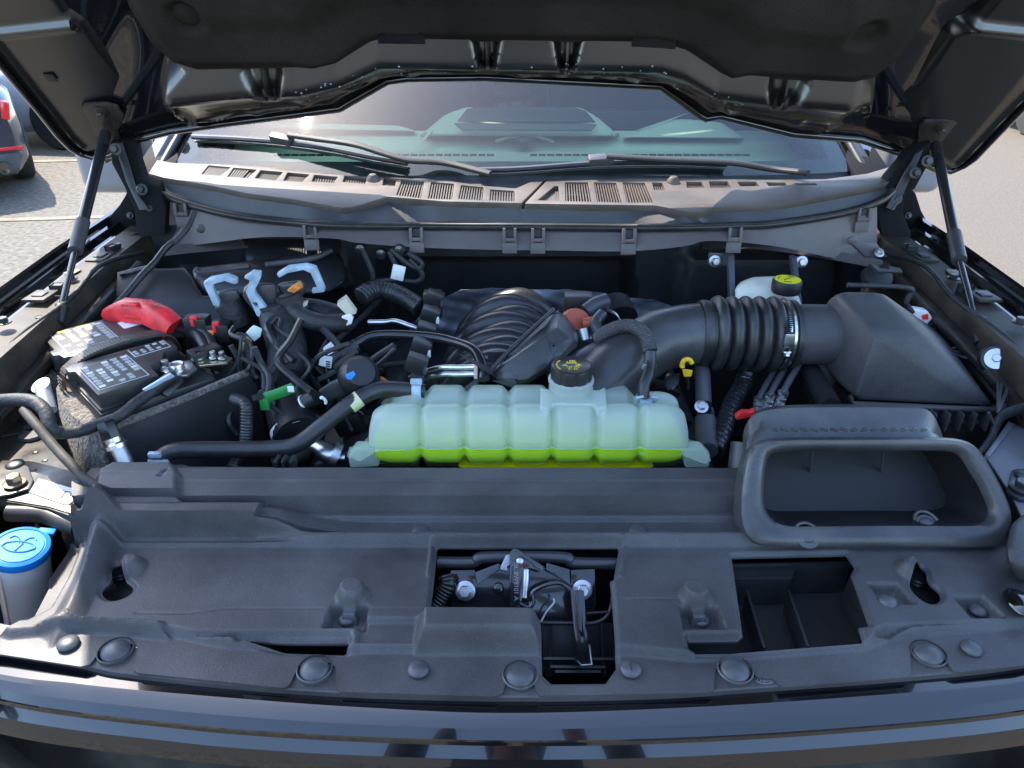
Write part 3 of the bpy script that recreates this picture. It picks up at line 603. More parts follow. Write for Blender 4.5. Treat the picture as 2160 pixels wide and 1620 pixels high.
def hoodh(U, V):
    a = ip(U, Al); b = ip(U, Bl); c = ip(U, Cl); out = np.full_like(U, 0.0)
    t1 = ss(V, c - 0.012, c + 0.012)
    beam = np.where(V < b, 0.002 + 0.046 * np.clip((V - c) / np.maximum(b - c, 1e-3), 0, 1) ** 1.2, np.maximum(0.048 - 0.70 * (V - b), 0.0))
    beam = beam - 0.004 * np.exp(-((V - b) / 0.008) ** 2)
    side = inside(sdf(U, V, [HU(330, 260), HU(330, -60), HU(1880, -60), HU(1850, 290)] ), 0.02)
    for (p, w0, w1) in ribs:
        q = HU(*p); k = np.clip((V - q[1] + 0.03) / 0.06, 0, 1); w = w0 + (w1 - w0) * k
        beam = beam - 0.030 * (1 - ss(np.abs(U - q[0]), w * 0.5, w)) * ss(V, b - 0.035, b)
        beam = beam + 0.022 * (1 - ss(np.abs(U - q[0]), 0.002, 0.006)) * ss(V, b - 0.035, b)
    out = np.where(V > c - 0.012, beam * side, 0)
    # little tabs on the lower rim
    for p in ((867, 143), (1103, 150), (1337, 158), (540, 228), (1540, 227), (1680, 252), (640, 205)):
        q = HU(*p); out = out + 0.007 * np.exp(-((U - q[0]) / 0.016) ** 2 - ((V - q[1]) / 0.012) ** 2)
    out = out + 0.005 * np.exp(-((V - c) / 0.005) ** 2) * side
    out = out + ss(np.abs(U), 0.66, 0.74) * 0.15 * (np.minimum(np.abs(U), 0.99) - 0.98)
    for poly in (trL, trR):
        out = out - 0.055 * inside(sdf(U, V, poly), 0.045)
    # pressed corner flange step and hem
    e = sdf(U, V, OUT)
    out = out + 0.006 * np.exp(-((e + 0.030) / 0.006) ** 2) - 0.010 * ss(e, -0.030, -0.006)
    for p, sx in (((393, 235), 1), ((1817, 252), 1)):
        q = HU(*p); dd = np.hypot((U - q[0]) / 0.010, (V - q[1]) / 0.032); out = out + 0.012 * (np.exp(-((dd - 1) / 0.35) ** 2))
    # long stiffening bead on the outer flange
    for s0 in ((0, 75), (2135, 70)): 
        q = HU(*s0); out = out + 0.008 * np.exp(-((V - q[1]) / 0.010) ** 2) * (np.abs(U) > (0.80))
    return out
gx = np.linspace(-1.06, 1.12, 520); gy = np.concatenate([np.linspace(-0.10, 0.46, 190), np.linspace(0.475, 1.33, 50)])
HOOD = sheet('hood', gx, gy, hoodh, lambda a, b: sdf(a, b, OUT) + 0.004, HOODM, TRUCK, hto, 0.0012, ang=50)
HOOD.data.name = 'hood'
sk = sheet('outer_skin', np.linspace(-1.06, 1.12, 120), np.concatenate([np.linspace(-0.10, 0.5, 70), np.linspace(0.53, 1.33, 30)]), lambda U, V: -0.014 - 0.05 * (1 - ss(-sdf(U, V, OUT), 0, 0.25)) * 0 - 0.035 * inside(sdf(U, V, OUT), 0.3), lambda a, b: sdf(a, b, OUT), PAINT, HOOD, hto, 0.0)
tube('hem', [H3(p[0], p[1], -0.007) for p in OUT + [OUT[0]]], 0.0075, PAINT, HOOD, seg=8, smooth=False)
# insulation pad
gx = np.linspace(-0.80, 0.86, 330); gy = np.linspace(0.15, 1.05, 150)
def padh(U, V):
    e = sdf(U, V, padpoly); h = 0.016 + 0.012 * ss(-e, 0, 0.03) + 0.010 * ss(-e, 0.08, 0.14) - 0.010 * ss(-e, 0.16, 0.24)
    for p in ((397, 18), (1820, 50)):
        q = HU(*p); dd = np.hypot(U - q[0], V - q[1]); h = h - 0.014 * (1 - ss(dd, 0.018, 0.040))
    h += 0.004 * np.sin(U * 9 + V * 7) * ss(-e, 0.02, 0.1)
    return h
notch = [[HU(*q) for q in ((797, 78), (800, 45), (813, 42), (817, 50), (882, 55), (884, 42), (895, 44), (900, 76))], [HU(*q) for q in ((1329, 80), (1333, 56), (1345, 52), (1350, 60), (1415, 66), (1417, 55), (1428, 58), (1424, 86))]]
def padmask(a, b):
    m_ = sdf(a, b, padpoly)
    for nn in notch: m_ = np.maximum(m_, -sdf(a, b, nn))
    return m_
pad = sheet('insulation_pad', gx, gy, padh, padmask, PAD, HOOD, hto, 0.006)
for nn in notch:
    cx_ = sum(q[0] for q in nn) / len(nn); cy_ = sum(q[1] for q in nn) / len(nn)
    plate('pad_clip', [H3(q[0] * 0.97 + cx_ * 0.03, q[1] * 0.97 + cy_ * 0.03, 0.022) for q in nn], -HN * 0.006, PLASTD, HOOD, bev=0.001)
for p in ((397, 18), (1820, 50)):
    q = HU(*p); lathe('pad_fastener', H3(q[0], q[1], 0.012), [(0.023, 0), (0.024, 0.003), (0.018, 0.006), (0, 0.007)], PAD, HOOD, axis=HN)
OLIVE = mat('olive sound patch', (0.035, 0.030, 0.012), 0.5)
for pl in ([(412, 205), (420, 201), (520, 192), (530, 194), (551, 218), (548, 225), (440, 235), (430, 232)], [(1687, 214), (1700, 212), (1780, 218), (1775, 240), (1760, 257), (1660, 243)]):
    plate('sound_patch', [H3(*HU(*q, 0.020), 0.020) for q in pl], HN * 0.002, OLIVE, HOOD, bev=0.0006)
for pl in ([(90, 155), (112, 157), (124, 172), (102, 170)], [(2082, 200), (2098, 196), (2107, 203), (2092, 212)]):
    plate('slot', [H3(*HU(*q, -0.009), -0.009) for q in pl], HN * 0.002, INKSHADE, HOOD, bev=0.0005)  # flange holes as dark plates that carry the hole's shade
# water drops left on the beam
bm = bmesh.new()
for (x0, x1) in ((740, 1440), (1440, 1640), (560, 740)):
    for _ in range(70 if x0 == 740 else 24):
        px_ = random.uniform(x0, x1); q = HU(px_, 0); yb = ip(q[0], Bl); yc = ip(q[0], Cl); v = random.uniform(yc + 0.004, yb + 0.012)
        h = float(hoodh(np.array([[q[0]]]), np.array([[v]]))[0, 0]); r = random.uniform(0.0009, 0.0024)
        add_lathe(bm, H3(q[0], v, h), dome(r, r * 0.6, 3), HN, 8)
o = bmo('water_drops', bm, mat('water drop', (0.20, 0.21, 0.22), 0.08, spec=1.0, coat=0.6), HOOD); tag(o, kind='stuff')
# hinge arms, strut brackets and gas struts
for s, pb, pj, piv, base in ((-1, [(172, 222), (178, 215), (225, 213), (250, 220), (263, 240), (258, 258), (250, 270), (262, 320), (225, 340), (205, 300), (195, 260)], [(215, 240), (228, 300), (262, 350), (300, 420), (318, 470), (300, 500)], None, None),
                   (1, [(1938, 260), (1950, 250), (1990, 248), (2023, 250), (2020, 262), (2005, 285), (2003, 320), (1985, 345), (1905, 345), (1935, 300)], [(1985, 265), (1970, 310), (1940, 350), (1905, 400), (1880, 450), (1880, 500)], None, None)):
    plate('strut_bracket', [H3(*HU(*q, -0.014), -0.014) for q in pb], HN * 0.008, EPAINT, HOOD, bev=0.002)
    c = H3(*HU(pb[0][0] + (43 if s < 0 else 47), pb[0][1] + (12 if s < 0 else 8), -0.006), -0.006)
    bolt('bracket_bolt', c, 0.009, 0.016, EPAINT, HOOD, axis=HN)
    # hinge: two plates side by side from the hood corner down to the body
    if s < 0: hp = [(232, 300), (285, 297), (293, 350), (305, 385), (333, 395), (350, 440), (348, 500), (290, 500), (282, 440), (262, 395), (235, 345)]; xx = -0.80
    else: hp = [(1912, 330), (1965, 300), (1960, 345), (1930, 400), (1910, 410), (1905, 450), (1925, 500), (1860, 500), (1850, 430), (1870, 385), (1900, 350)]; xx = 0.80
    pts = [Y(q[0], q[1], 1.66 - 0.10 * (q[1] - 300) / 200) for q in hp]
    plate('hinge', pts, Vector((0, 0.03, 0.01)), CAVITY, TRUCK, bev=0.004)
    plate('hinge_link', [p_ + Vector((0, -0.012, 0)) for p_ in (pts[0].lerp(pts[1], 0.25), pts[0].lerp(pts[1], 0.6), pts[3].lerp(pts[8], 0.4), pts[5].lerp(pts[8], 0.45), pts[5].lerp(pts[8], 0.75), pts[2].lerp(pts[9], 0.7))], (0, 0.005, 0), EPAINT, TRUCK, bev=0.002)
    if 0: tube('hinge_arm', [pts[0] + Vector((s * -0.01, -0.02, 0)), (pts[1] + pts[-2]) / 2 + Vector((0, -0.02, 0)), (pts[6] + pts[7]) / 2 + Vector((0, -0.01, 0.01))], 0.012, EPAINT, TRUCK, seg=8)
    for q in ((245, 315), (300, 400), (320, 440)) if s < 0 else ((1955, 340), (1930, 365), (1890, 420)):
        bolt('hinge_bolt', Y(q[0], q[1], 1.60), 0.008, 0.012, EPAINT, TRUCK, axis=(0, -1, 0.3))
def strut(top, mid, bot_, label):
    t_ = thing('gas_strut', label, 'gas strut', tuple(bot_))
    tube('cylinder', [top, mid], 0.0105, mat('strut black', (0.016, 0.016, 0.018), 0.3), t_, seg=20, smooth=False)
    d = (mid - top).normalized(); tube('sleeve', [mid - d * 0.075, mid + d * 0.006], 0.0130, PLAST, t_, seg=20, smooth=False)
    tube('rod', [mid, bot_], 0.0058, mat('strut rod', (0.10, 0.10, 0.11), 0.18, 0.8), t_, seg=12, smooth=False)
    tube('lower_socket', [bot_ - d * 0.022, bot_ + d * 0.018], 0.012, RUBBER, t_, seg=12, smooth=False)
    tube('upper_socket', [top - d * 0.03, top + d * 0.012], 0.0115, RUBBER, t_, seg=12, smooth=False)
    return t_
strut(H3(*HU(218, 300, 0.03), 0.03), X(160, 525, -0.815), X(125, 668, -0.80), 'black gas strut holding up the hood on the side of the battery')
strut(H3(*HU(1977, 322, 0.03), 0.03), X(2023, 545, 0.83), X(2067, 712, 0.80), 'black gas strut holding up the hood on the side of the air filter box')
for (px_, py_, s) in ((357, 279, -1), (1848, 306, 1)):
    c = G(px_, py_, 0.03); lathe('hood_bumper', c, [(0.010, -0.01), (0.014, 0), (0.014, 0.012), (0.008, 0.018), (0, 0.018)], mat('grey rubber', (0.10, 0.10, 0.12), 0.6), HOOD, axis=(0, -1, 0.2))
for s, q in ((-1, [(250, 385), (262, 370), (285, 375), (330, 420), (290, 400)]), (1, [])): pass
# door mirrors seen past the hinges
def mirror(s, label):
    m_ = thing('door_mirror', label, 'mirror', (s * 1.09, 2.08, 1.42))
    hull('housing', [Vector((s * 1.09 + sx * 0.085, 2.08 + yy, 1.42 + zz)) for sx in (-1, 1) for yy, zz in ((-0.05, -0.11), (0.09, -0.13), (-0.06, 0.05), (-0.02, 0.12), (0.09, 0.12))], SKYPAINT, m_, 0.03, 4)
    box('glass', (s * 1.09, 2.173, 1.42), (0.14, 0.004, 0.19), mat('mirror glass', (0.8, 0.8, 0.82), 0.02, 1.0), m_, bev=0.001)
    tube('mirror_arm', [(s * 0.93, 2.12, 1.33), (s * 1.0, 2.12, 1.33), (s * 1.05, 2.1, 1.36)], 0.03, PLAST, m_)
mirror(-1, 'black door mirror, coloured sky grey, partly hidden behind the hinge on the battery side'); mirror(1, 'black door mirror, coloured sky grey, below the raised hood on the side of the air filter box')
# ------------------------------------------------------------------ glossy grille trim in front of the cover
def line(pts, z): return [Z(p[0], p[1], z) for p in pts]
l0 = [(-260, 1320), (0, 1372), (165, 1400), (250, 1418), (500, 1445), (750, 1462), (1080, 1470), (1380, 1465), (1580, 1452), (1930, 1426), (2160, 1400), (2450, 1340)]
l1 = [(-260, 1365), (0, 1425), (150, 1443), (245, 1454), (500, 1476), (750, 1494), (1080, 1507), (1510, 1492), (1940, 1462), (2160, 1440), (2450, 1385)]
l2 = [(-260, 1410), (0, 1474), (150, 1500), (340, 1522), (500, 1538), (750, 1553), (1080, 1562), (1430, 1556), (1820, 1532), (2160, 1497), (2450, 1435)]
def low_(l, dy, z):
    return [Vector((p.x, p.y + dy, z)) for p in l]
L0 = line(l0, 1.1728); L1 = line(l1, 1.1722); L2 = line(l2, 1.159)
LG = line([(a, b - 1) for a, b in l0], 1.1800); L0 = [p + Vector((0, -0.0005, -0.0072)) for p in LG]
L2a = [p + Vector((0, 0.0, -0.003)) for p in L2]; L2b = [p + Vector((0, -0.001, -0.007)) for p in L2]
L3 = [p + Vector((0, -0.009, -0.016)) for p in L2]; L4 = [p + Vector((0, -0.0125, -0.0235)) for p in L2]; L5 = [p + Vector((0, -0.0155, -0.034)) for p in L2]
L6 = [p + Vector((0, 0.01, -0.16)) for p in L2]; L7 = [p + Vector((0, 0.015, -0.6)) for p in L2]
L1a = [p + Vector((0, 0.002, -0.0006)) for p in L1]; L1b = [p + Vector((0, -0.003, -0.0022)) for p in L1]
Lm = [a.lerp(b, 0.5) + Vector((0, -0.0008, 0.0012)) for a, b in zip(L1b, L2)]
GT = sweep_lines('grille_trim', [L0, L1a, L1b, Lm, L2, L2a, L2b, L3, L4, L5, L6, L7], PAINT, TRUCK, 200, ang=9)
# dark lower moulding under the cover: the ledge the large pins sit on
a0 = [p + Vector((0, 0.001, 0.006)) for p in L0]; a1 = [p + Vector((0, 0.004, 0.0095)) for p in L0]; a2 = [p + Vector((0, 0.035, 0.0115)) for p in L0]
LGd = resamp(spline(LG, 6), 160, closed=False)
def led(x): return 0.012 if 0.026 < x < 0.13 else 0.032
sweep_lines('grille_ledge', [L0, [p + Vector((0, -0.0006, -0.001)) for p in LG], [p + Vector((0, 0.001, 0)) for p in LG], [p + Vector((0, led(p.x), 0.0005)) for p in LGd], [p + Vector((0, led(p.x) + 0.001, -0.02)) for p in LGd]], PLAST, TRUCK, 200)
tz = Z(1614, 1436, 1.175)
# ------------------------------------------------------------------ radiator cover
COVER = thing('radiator_cover', 'wide black plastic radiator cover across the front, with latch and tray openings', 'radiator cover', (0.0, 0.65, 1.18))
ZP = 1.192
def q(px, py, z=ZP): p = Z(px, py, z); return (p.x, p.y)
def ql(l, z=ZP): return [q(a, b, z) for a, b in l]
flange = [(-120, 1356), (0, 1368), (165, 1393), (185, 1388), (205, 1362), (222, 1347), (278, 1345), (288, 1352), (277, 1398), (285, 1406), (595, 1438), (608, 1431), (625, 1397), (645, 1384), (690, 1383), (705, 1393), (707, 1438), (717, 1446), (1045, 1456), (1060, 1448), (1074, 1408), (1085, 1398), (1112, 1398), (1122, 1407), (1130, 1445), (1142, 1454), (1500, 1448), (1509, 1441), (1511, 1402), (1520, 1388), (1565, 1386), (1582, 1394), (1600, 1416), (1635, 1419), (1655, 1436), (1920, 1415), (1926, 1409), (1925, 1362), (1935, 1353), (1973, 1354), (1993, 1373), (2015, 1400), (2030, 1404), (2160, 1391), (2330, 1352)]
outl = ql([(-80, 1352), (10, 1325), (60, 1300), (100, 1225), (165, 1130), (165, 1058), (195, 1040), (225, 998), (300, 985), (390, 985), (400, 990), (760, 992), (1578, 1000), (1590, 1140), (2125, 1146), (2330, 1190)]) + ql(flange)[::-1]
latch = ql([(922, 1154), (1306, 1154), (1300, 1185), (1295, 1218), (1287, 1222), (1291, 1260), (1301, 1393), (1279, 1424), (1163, 1425), (1144, 1407), (1142, 1334), (1140, 1309), (1126, 1299), (1030, 1299), (977, 1287), (947, 1291), (906, 1292), (913, 1240)])
tray = ql([(1544, 1171), (1787, 1166), (1804, 1192), (1797, 1210), (1834, 1315), (1812, 1320), (1822, 1350), (1546, 1371), (1467, 1373), (1452, 1362), (1450, 1340), (1568, 1338)])
slot = ql([(500, 1343), (740, 1345), (728, 1367), (600, 1362)])
holeL = ql([(233, 1190), (258, 1187), (262, 1205), (262, 1222), (282, 1235), (275, 1250), (248, 1262), (225, 1262), (212, 1250), (215, 1237), (235, 1222)]) 
holeR = ql([(1927, 1195), (1953, 1195), (1958, 1225), (1985, 1245), (1987, 1262), (1970, 1272), (1945, 1262), (1922, 1238), (1920, 1225)])
holes = [latch, tray, slot, smoothloop([(*p, 0) for p in holeL]), smoothloop([(*p, 0) for p in holeR])]
ZREAR = 1.226
def coverh(U, V):
    # profile from the tank edge (rear) to the plate
    pv = [0.40, 0.560, 0.568, 0.700, 0.712, 0.722, 0.7265, 0.735, 0.739, 0.746, 0.7495, 0.762, 0.7655, 0.7735, 0.776, 0.806, 0.809, 0.842, 0.846, 0.90]
    pz = [1.184, 1.184, 1.192, 1.192, 1.193, 1.205, 1.206, 1.183, 1.1825, 1.1825, 1.190, 1.190, 1.199, 1.199, 1.224, 1.2245, 1.2265, 1.222, 1.200, 1.195]
    z = np.interp(V, pv, pz)
    # front flange follows the bent front edge
    fl = ql([(-100, 1296), (20, 1330), (160, 1318), (240, 1320), (350, 1322), (480, 1348), (600, 1356), (730, 1362), (760, 1358), (1142, 1358), (1310, 1362), (1460, 1376), (1560, 1372), (1830, 1352), (1880, 1330), (2160, 1305), (2300, 1290)])
    fy = np.interp(U, [p[0] for p in fl], [p[1] for p in fl]); z = np.where(V < 0.68, 1.192 - 0.009 * ss(fy - V, -0.004, 0.006), z)
    # tall rear wall at the left that dies away toward the middle
    wx = ql([(165, 1062), (300, 1062), (450, 1065), (560, 1068), (620, 1078), (690, 1118), (760, 1130)]); hx = np.interp(U, [-0.60, -0.32, q(450, 1065)[0], q(560, 1068)[0], q(612, 1075)[0], q(650, 1100)[0], q(700, 1120)[0], q(760, 1130)[0]], [0.045, 0.045, 0.043, 0.038, 0.030, 0.012, 0.003, 0.0])
    ridge = ss(V, 0.7262, 0.7325) * (1 - ss(V, 0.745, 0.760)); z = z + hx * ridge
    z = np.where((V > 0.74) & (V < 0.80), np.maximum(z, 1.192 + hx * (1 - ss(V, 0.752, 0.80)) * 0.8), z)
    z = z - 0.012 * (hx / 0.045) * ss(V, 0.715, 0.722) * (1 - ss(V, 0.7262, 0.728))
    # raised block at the rear left corner
    blk = ql([(195, 1062), (205, 1010), (240, 985), (372, 985), (388, 1010), (388, 1062)], 1.22); z = z + 0.012 * inside(sdf(U, V, blk), 0.010)
    b2_ = ql([(384, 988), (400, 985), (745, 985), (760, 1000), (400, 1004)], 1.22)
    # slot line and recess on the block
    z = z - 0.003 * inside(sdf(U, V, ql([(330, 1012), (352, 996), (362, 996), (345, 1014)], 1.23)), 0.003)
    # clips under the step: two square pads with pins
    for cx_ in (887, 1345):
        z = np.maximum(z, 1.1905 * inside(sdf(U, V, ql([(cx_ - 30, 1082), (cx_ + 30, 1082), (cx_ + 30, 1118), (cx_ - 30, 1118)], 1.19)), 0.004) + 0)
    # arm that climbs from the front left corner to the rear wall
    arm = ql([(205, 1085), (225, 1070), (248, 1078), (268, 1118), (245, 1160), (205, 1230), (175, 1290), (150, 1320), (95, 1345), (92, 1330), (60, 1312), (110, 1285), (150, 1215), (180, 1140)], 1.20)
    e = sdf(U, V, arm); z = z + (0.030 * ss(-e, -0.002, 0.016) + 0.006 * ss(-e, 0.012, 0.022)) * (0.35 + 0.65 * ss(V, 0.60, 0.72))
    # ledge outside the arm sits lower
    out_ = ql([(60, 1245), (100, 1225), (165, 1130), (165, 1090), (205, 1085), (180, 1140), (150, 1215), (110, 1285), (60, 1310), (-60, 1320), (-80, 1280)], 1.19)
    z = z - 0.010 * inside(sdf(U, V, out_), 0.006)
    # bead from the arm along the flange at the left and the swoop at the right
    for poly, hgt in (([(128, 1300), (350, 1310), (362, 1335), (352, 1342), (160, 1322)], 0.012), ([(1838, 1345), (1845, 1322), (1870, 1313), (1900, 1312), (2100, 1306), (2100, 1312), (1930, 1322), (1880, 1340)], -0.014)):
        z = z + hgt * inside(sdf(U, V, ql(poly)), 0.010)
    # lower panel in the middle left of the latch and raised box below the latch
    z = z - 0.006 * inside(sdf(U, V, ql([(752, 1300), (905, 1300), (875, 1357), (748, 1357)])), 0.006)
    z = z + 0.022 * inside(sdf(U, V, ql([(872, 1302), (890, 1290), (1130, 1292), (1146, 1305), (1148, 1372), (868, 1372)])), 0.016) * (V > 0.5)
    z = z + 0.010 * inside(sdf(U, V, ql([(948, 1296), (965, 1286), (1010, 1288), (1028, 1296), (1020, 1302), (955, 1302)])), 0.008)
    # plate front wall next to the slots
    z = z - 0.007 * inside(sdf(U, V, ql([(380, 1328), (744, 1326), (744, 1352), (600, 1352), (420, 1340)])), 0.006)
    z = z - 0.007 * inside(sdf(U, V, ql([(1446, 1328), (1566, 1328), (1570, 1350), (1446, 1350)])), 0.005)
    # domes with a stem and the recess with its pin
    for (cx_, cy_, kx, ky) in ((742, 1243, 732, 1297), (1468, 1247, 1480, 1300)):
        c = q(cx_, cy_, 1.2); d = circ(U, V, c, 0); cone = 0.016 * (1 - ss(d, 0.011, 0.0195))
        stem = 0.0155 * inside(sdf(U, V, [(c[0] - 0.010, c[1]), (c[0] + 0.010, c[1]), (c[0] + 0.010, c[1] - 0.030), (c[0] - 0.010, c[1] - 0.030)]), 0.004)
        z = z + np.maximum(cone, stem * 0.9)
        r0 = q(kx, ky); rec = [(r0[0] - 0.019, r0[1] + 0.014), (r0[0] + 0.019, r0[1] + 0.014), (r0[0] + 0.021, r0[1] - 0.016), (r0[0] - 0.021, r0[1] - 0.016)]
        z = z - 0.018 * inside(sdf(U, V, rec) - 0.004, 0.007)
    for (cx_, cy_) in ((272, 1187), (1925, 1192)):
        c = q(cx_, cy_, 1.2); d = circ(U, V, c, 0); z = z + 0.015 * (1 - ss(d, 0.008, 0.020))
    for (cx_, cy_) in ((1878, 1252), (2062, 1280)):
        r0 = q(cx_, cy_); z = z - 0.016 * inside(sdf(U, V, [(r0[0] - 0.016, r0[1] + 0.015), (r0[0] + 0.015, r0[1] + 0.015), (r0[0] + 0.020, r0[1] - 0.013), (r0[0] - 0.013, r0[1] - 0.013)]) - 0.004, 0.007)
    # parting line
    for pts in ([(283, 1292), (400, 1293), (470, 1283), (905, 1283)], [(1310, 1262), (1440, 1262)]):
        p3 = ql(pts); yy = np.interp(U, [p[0] for p in p3], [p[1] for p in p3]); z = z - 0.0012 * np.exp(-((V - yy) / 0.0012) ** 2) * (U > p3[0][0]) * (U < p3[-1][0])
    # openings have a turned-down edge
    for h_ in holes: z = z - 0.004 * (1 - ss(sdf(U, V, h_), 0.001, 0.005))
    # narrow moulded frame round the latch opening, rear and left
    e = sdf(U, V, latch); z = z + 0.003 * np.exp(-((e - 0.007) / 0.0025) ** 2) * (V > 0.66)
    return z
def covermask(U, V):
    m_ = sdf(U, V, outl)
    for h_ in holes: m_ = np.maximum(m_, -sdf(U, V, h_))
    return m_
xs = np.arange(-0.74, 0.80, 0.0017); ysx = np.arange(0.49, 0.905, 0.0016)
sheet('cover_panel', xs, ysx, coverh, covermask, PLAST, COVER, lambda a, b, c: np.stack([a, b, c], 1), 0.0025, ang=55)
def hz(px, py): p = q(px, py); return float(coverh(np.array([[p[0]]]), np.array([[p[1]]]))[0, 0])
def pin(px, py, r, lab=None, z=None, par=COVER, h=0.006, slit=False):
    z = hz(px, py) if z is None else z; c = Z(px, py, z + 0.001)
    o = lathe('push_pin', c, [(r * 0.9, 0), (r, 0.0015), (r, 0.003), (r * 0.93, 0.0045), (r * 0.6, h * 0.95 + 0.001), (0, h + 0.0014)], PINM, par, seg=32)
    if slit: box('slit', c + Vector((0, 0, h + 0.001)), (0.0006, r * 1.0, 0.001), INKSHADE, o, bev=0)
for p in ((145, 1360), (883, 1415), (1330, 1415), (2048, 1370)): pin(*p, 0.0112, slit=(p[0] == 1330))
for p in ((732, 1309), (1478, 1311), (1872, 1272), (2062, 1291)): pin(*p, 0.0100)
for p in ((245, 1376), (664, 1415), (1097, 1428), (1550, 1417), (1957, 1382)):
    c = Z(p[0], p[1], 1.180); pin(*p, 0.0145, z=1.1825, h=0.007)
    lathe('pin_collar', Vector((c.x, c.y, 1.1802)), [(0.0185, 0), (0.0185, 0.0035), (0.0172, 0.0045), (0.0165, 0.003), (0.0165, 0)], PLAST2, COVER, seg=32)
for p in ((887, 1123), (1345, 1123)): pin(*p, 0.012, z=1.188)
# threaded stops in the keyholes
for p in ((250, 1215), (1940, 1228)):
    c = Z(p[0], p[1], 1.165); lathe('hood_stop', c + Vector((0, 0.004, -0.01)), [(0.010, 0), (0.0105, 0.003), (0.009, 0.005), (0.0105, 0.008), (0.009, 0.010), (0.0105, 0.013), (0.009, 0.015), (0.0095, 0.022), (0, 0.022)], RUBBER, COVER)
    box('stop_floor', (c.x, c.y - 0.012, 1.158), (0.06, 0.075, 0.006), PLASTD, COVER, bev=0.002)
# emblem moulded on the ledge
ec = Z(1614, 1436, 1.1806)
EMB = mat('raised emblem edge', (0.16, 0.17, 0.19), 0.4)
bm = bmesh.new(); add_tube(bm, [ec + Vector((0.0085 * math.cos(a), 0.0035 * math.sin(a), 0)) for a in np.linspace(0, 2 * math.pi, 33)], 0.0004, seg=6, smooth=False); em = bmo('oval_emblem', bm, EMB, COVER)
text('emblem_script', 'Ford', ec, 0.0062, EMB, em, shear=0.35, sx=1.1)
# storage tray seen through the right opening
TRAYM = mat('tray plastic', (0.014, 0.014, 0.015), 0.38, var=0.3, vscale=10, dust=0.15, bump=0.15, bscale=500)
T = thing('storage_tray', 'black compartment tray with thin dividers inside the right opening of the radiator cover', 'tray', (0.36, 0.64, 1.12))
tp = [(1480, 1150), (1830, 1140), (1870, 1330), (1840, 1400), (1480, 1400)]
plate('tray_floor', [Vector((x, y, 1.125)) for x, y in ((0.20, 0.50), (0.44, 0.50), (0.44, 0.72), (0.20, 0.72))], (0, 0, -0.004), TRAYM, T)
for (a, b, h) in (((1320 * 0 + 1576, 1245), (1612, 1366), 0.030), ((1664, 1245), (1704, 1363), 0.030)):
    p1 = Z(a[0], a[1], 1.158); p2 = Z(b[0], b[1], 1.158); d = p2 - p1; n_ = Vector((d.y, -d.x, 0)).normalized() * 0.0015
    plate('divider', [p1 + n_, p2 + n_, p2 - n_, p1 - n_], (0, 0, -0.035), TRAYM, T, bev=0.0005)
def wallp(name, pts, zt, zb, t=0.003, m=TRAYM):
    for a, b in zip(pts, pts[1:]):
        p1 = Z(a[0], a[1], zt); p2 = Z(b[0], b[1], zt); d = p2 - p1; n_ = Vector((d.y, -d.x, 0)).normalized() * t * 0.5
        plate(name, [p1 + n_, p2 + n_, p2 - n_, p1 - n_], (0, 0, zb - zt), m, T, bev=0.0006)
wallp('back_wall', [(1540, 1189), (1795, 1184)], 1.172, 1.12); wallp('back_step', [(1545, 1219), (1668, 1219), (1673, 1200), (1680, 1196), (1780, 1194)], 1.168, 1.125)
plate('step_ledge', [Z(*p, 1.1675) for p in ((1540, 1190), (1795, 1186), (1780, 1194), (1680, 1196), (1668, 1219), (1545, 1219))], (0, 0, -0.003), TRAYM, T)
wallp('side_wall', [(1782, 1248), (1825, 1320)], 1.150, 1.12); plate('side_slope', [Z(1797, 1205, 1.178), Z(1836, 1318, 1.178), Z(1826, 1322, 1.15), Z(1780, 1245, 1.15)], (0.004, 0, 0), TRAYM, T)
# beam and void under the cover
box('crossbeam', (0, 0.74, 1.02), (1.5, 0.18, 0.05), PLASTD, TRUCK, bev=0.01)
box('radiator_core', (0, 0.80, 0.98), (1.2, 0.06, 0.38), PLASTD, TRUCK, bev=0.01)
# ------------------------------------------------------------------ hood latch
LT = thing('hood_latch', 'black steel hood latch with hooked striker plate and long release lever in the centre opening', 'hood latch', (0.02, 0.66, 1.12))
GB_ = mat('gloss black steel', (0.010, 0.010, 0.012), 0.16, coat=0.5, dust=0.3, var=0.3, vscale=30)
lo, ln = Vector((0.02, 0.655, 1.13)), Vector((0, -0.80, 0.60)).normalized()
K = lambda x, y, d=0.0: PL(900 + x / 4.909, 1130 + y / 4.909, lo + ln * d, ln)
plate('back_plate', [K(*p) for p in ((250, 360), (500, 355), (520, 480), (730, 290), (860, 330), (1240, 330), (1490, 500), (1490, 355), (1740, 345), (1760, 700), (1700, 880), (250, 860))], -ln * 0.003, GB_, LT, bev=0.001)
plate('left_wing', [K(500, 380, .012), K(750, 285, .012), K(755, 345, .014), K(525, 515, .014)], -ln * 0.004, GB_, LT, bev=0.001)
plate('right_wing', [K(1240, 280, .012), K(1480, 350, .012), K(1485, 505, .014), K(1235, 350, .014)], -ln * 0.004, GB_, LT, bev=0.001)
plate('latch_plate', [K(*p, .016) for p in ((860, 180), (900, 130), (950, 145), (1215, 320), (1180, 375), (1060, 340), (1000, 360), (990, 640), (960, 760), (860, 790))], -ln * 0.004, GB_, LT, bev=0.0012)
plate('striker_hook', [K(*p, .012) for p in ((770, 310), (820, 200), (870, 190), (870, 300), (830, 320), (840, 370), (760, 350))], -ln * 0.003, mat('grey cast steel', (0.30, 0.30, 0.32), 0.35, 0.9), LT, bev=0.001)
tube('catch_bar', [K(1030, 345, .012), K(1028, 480, .012), K(1018, 640, .012)], 0.0045, ZINC, LT, seg=10)
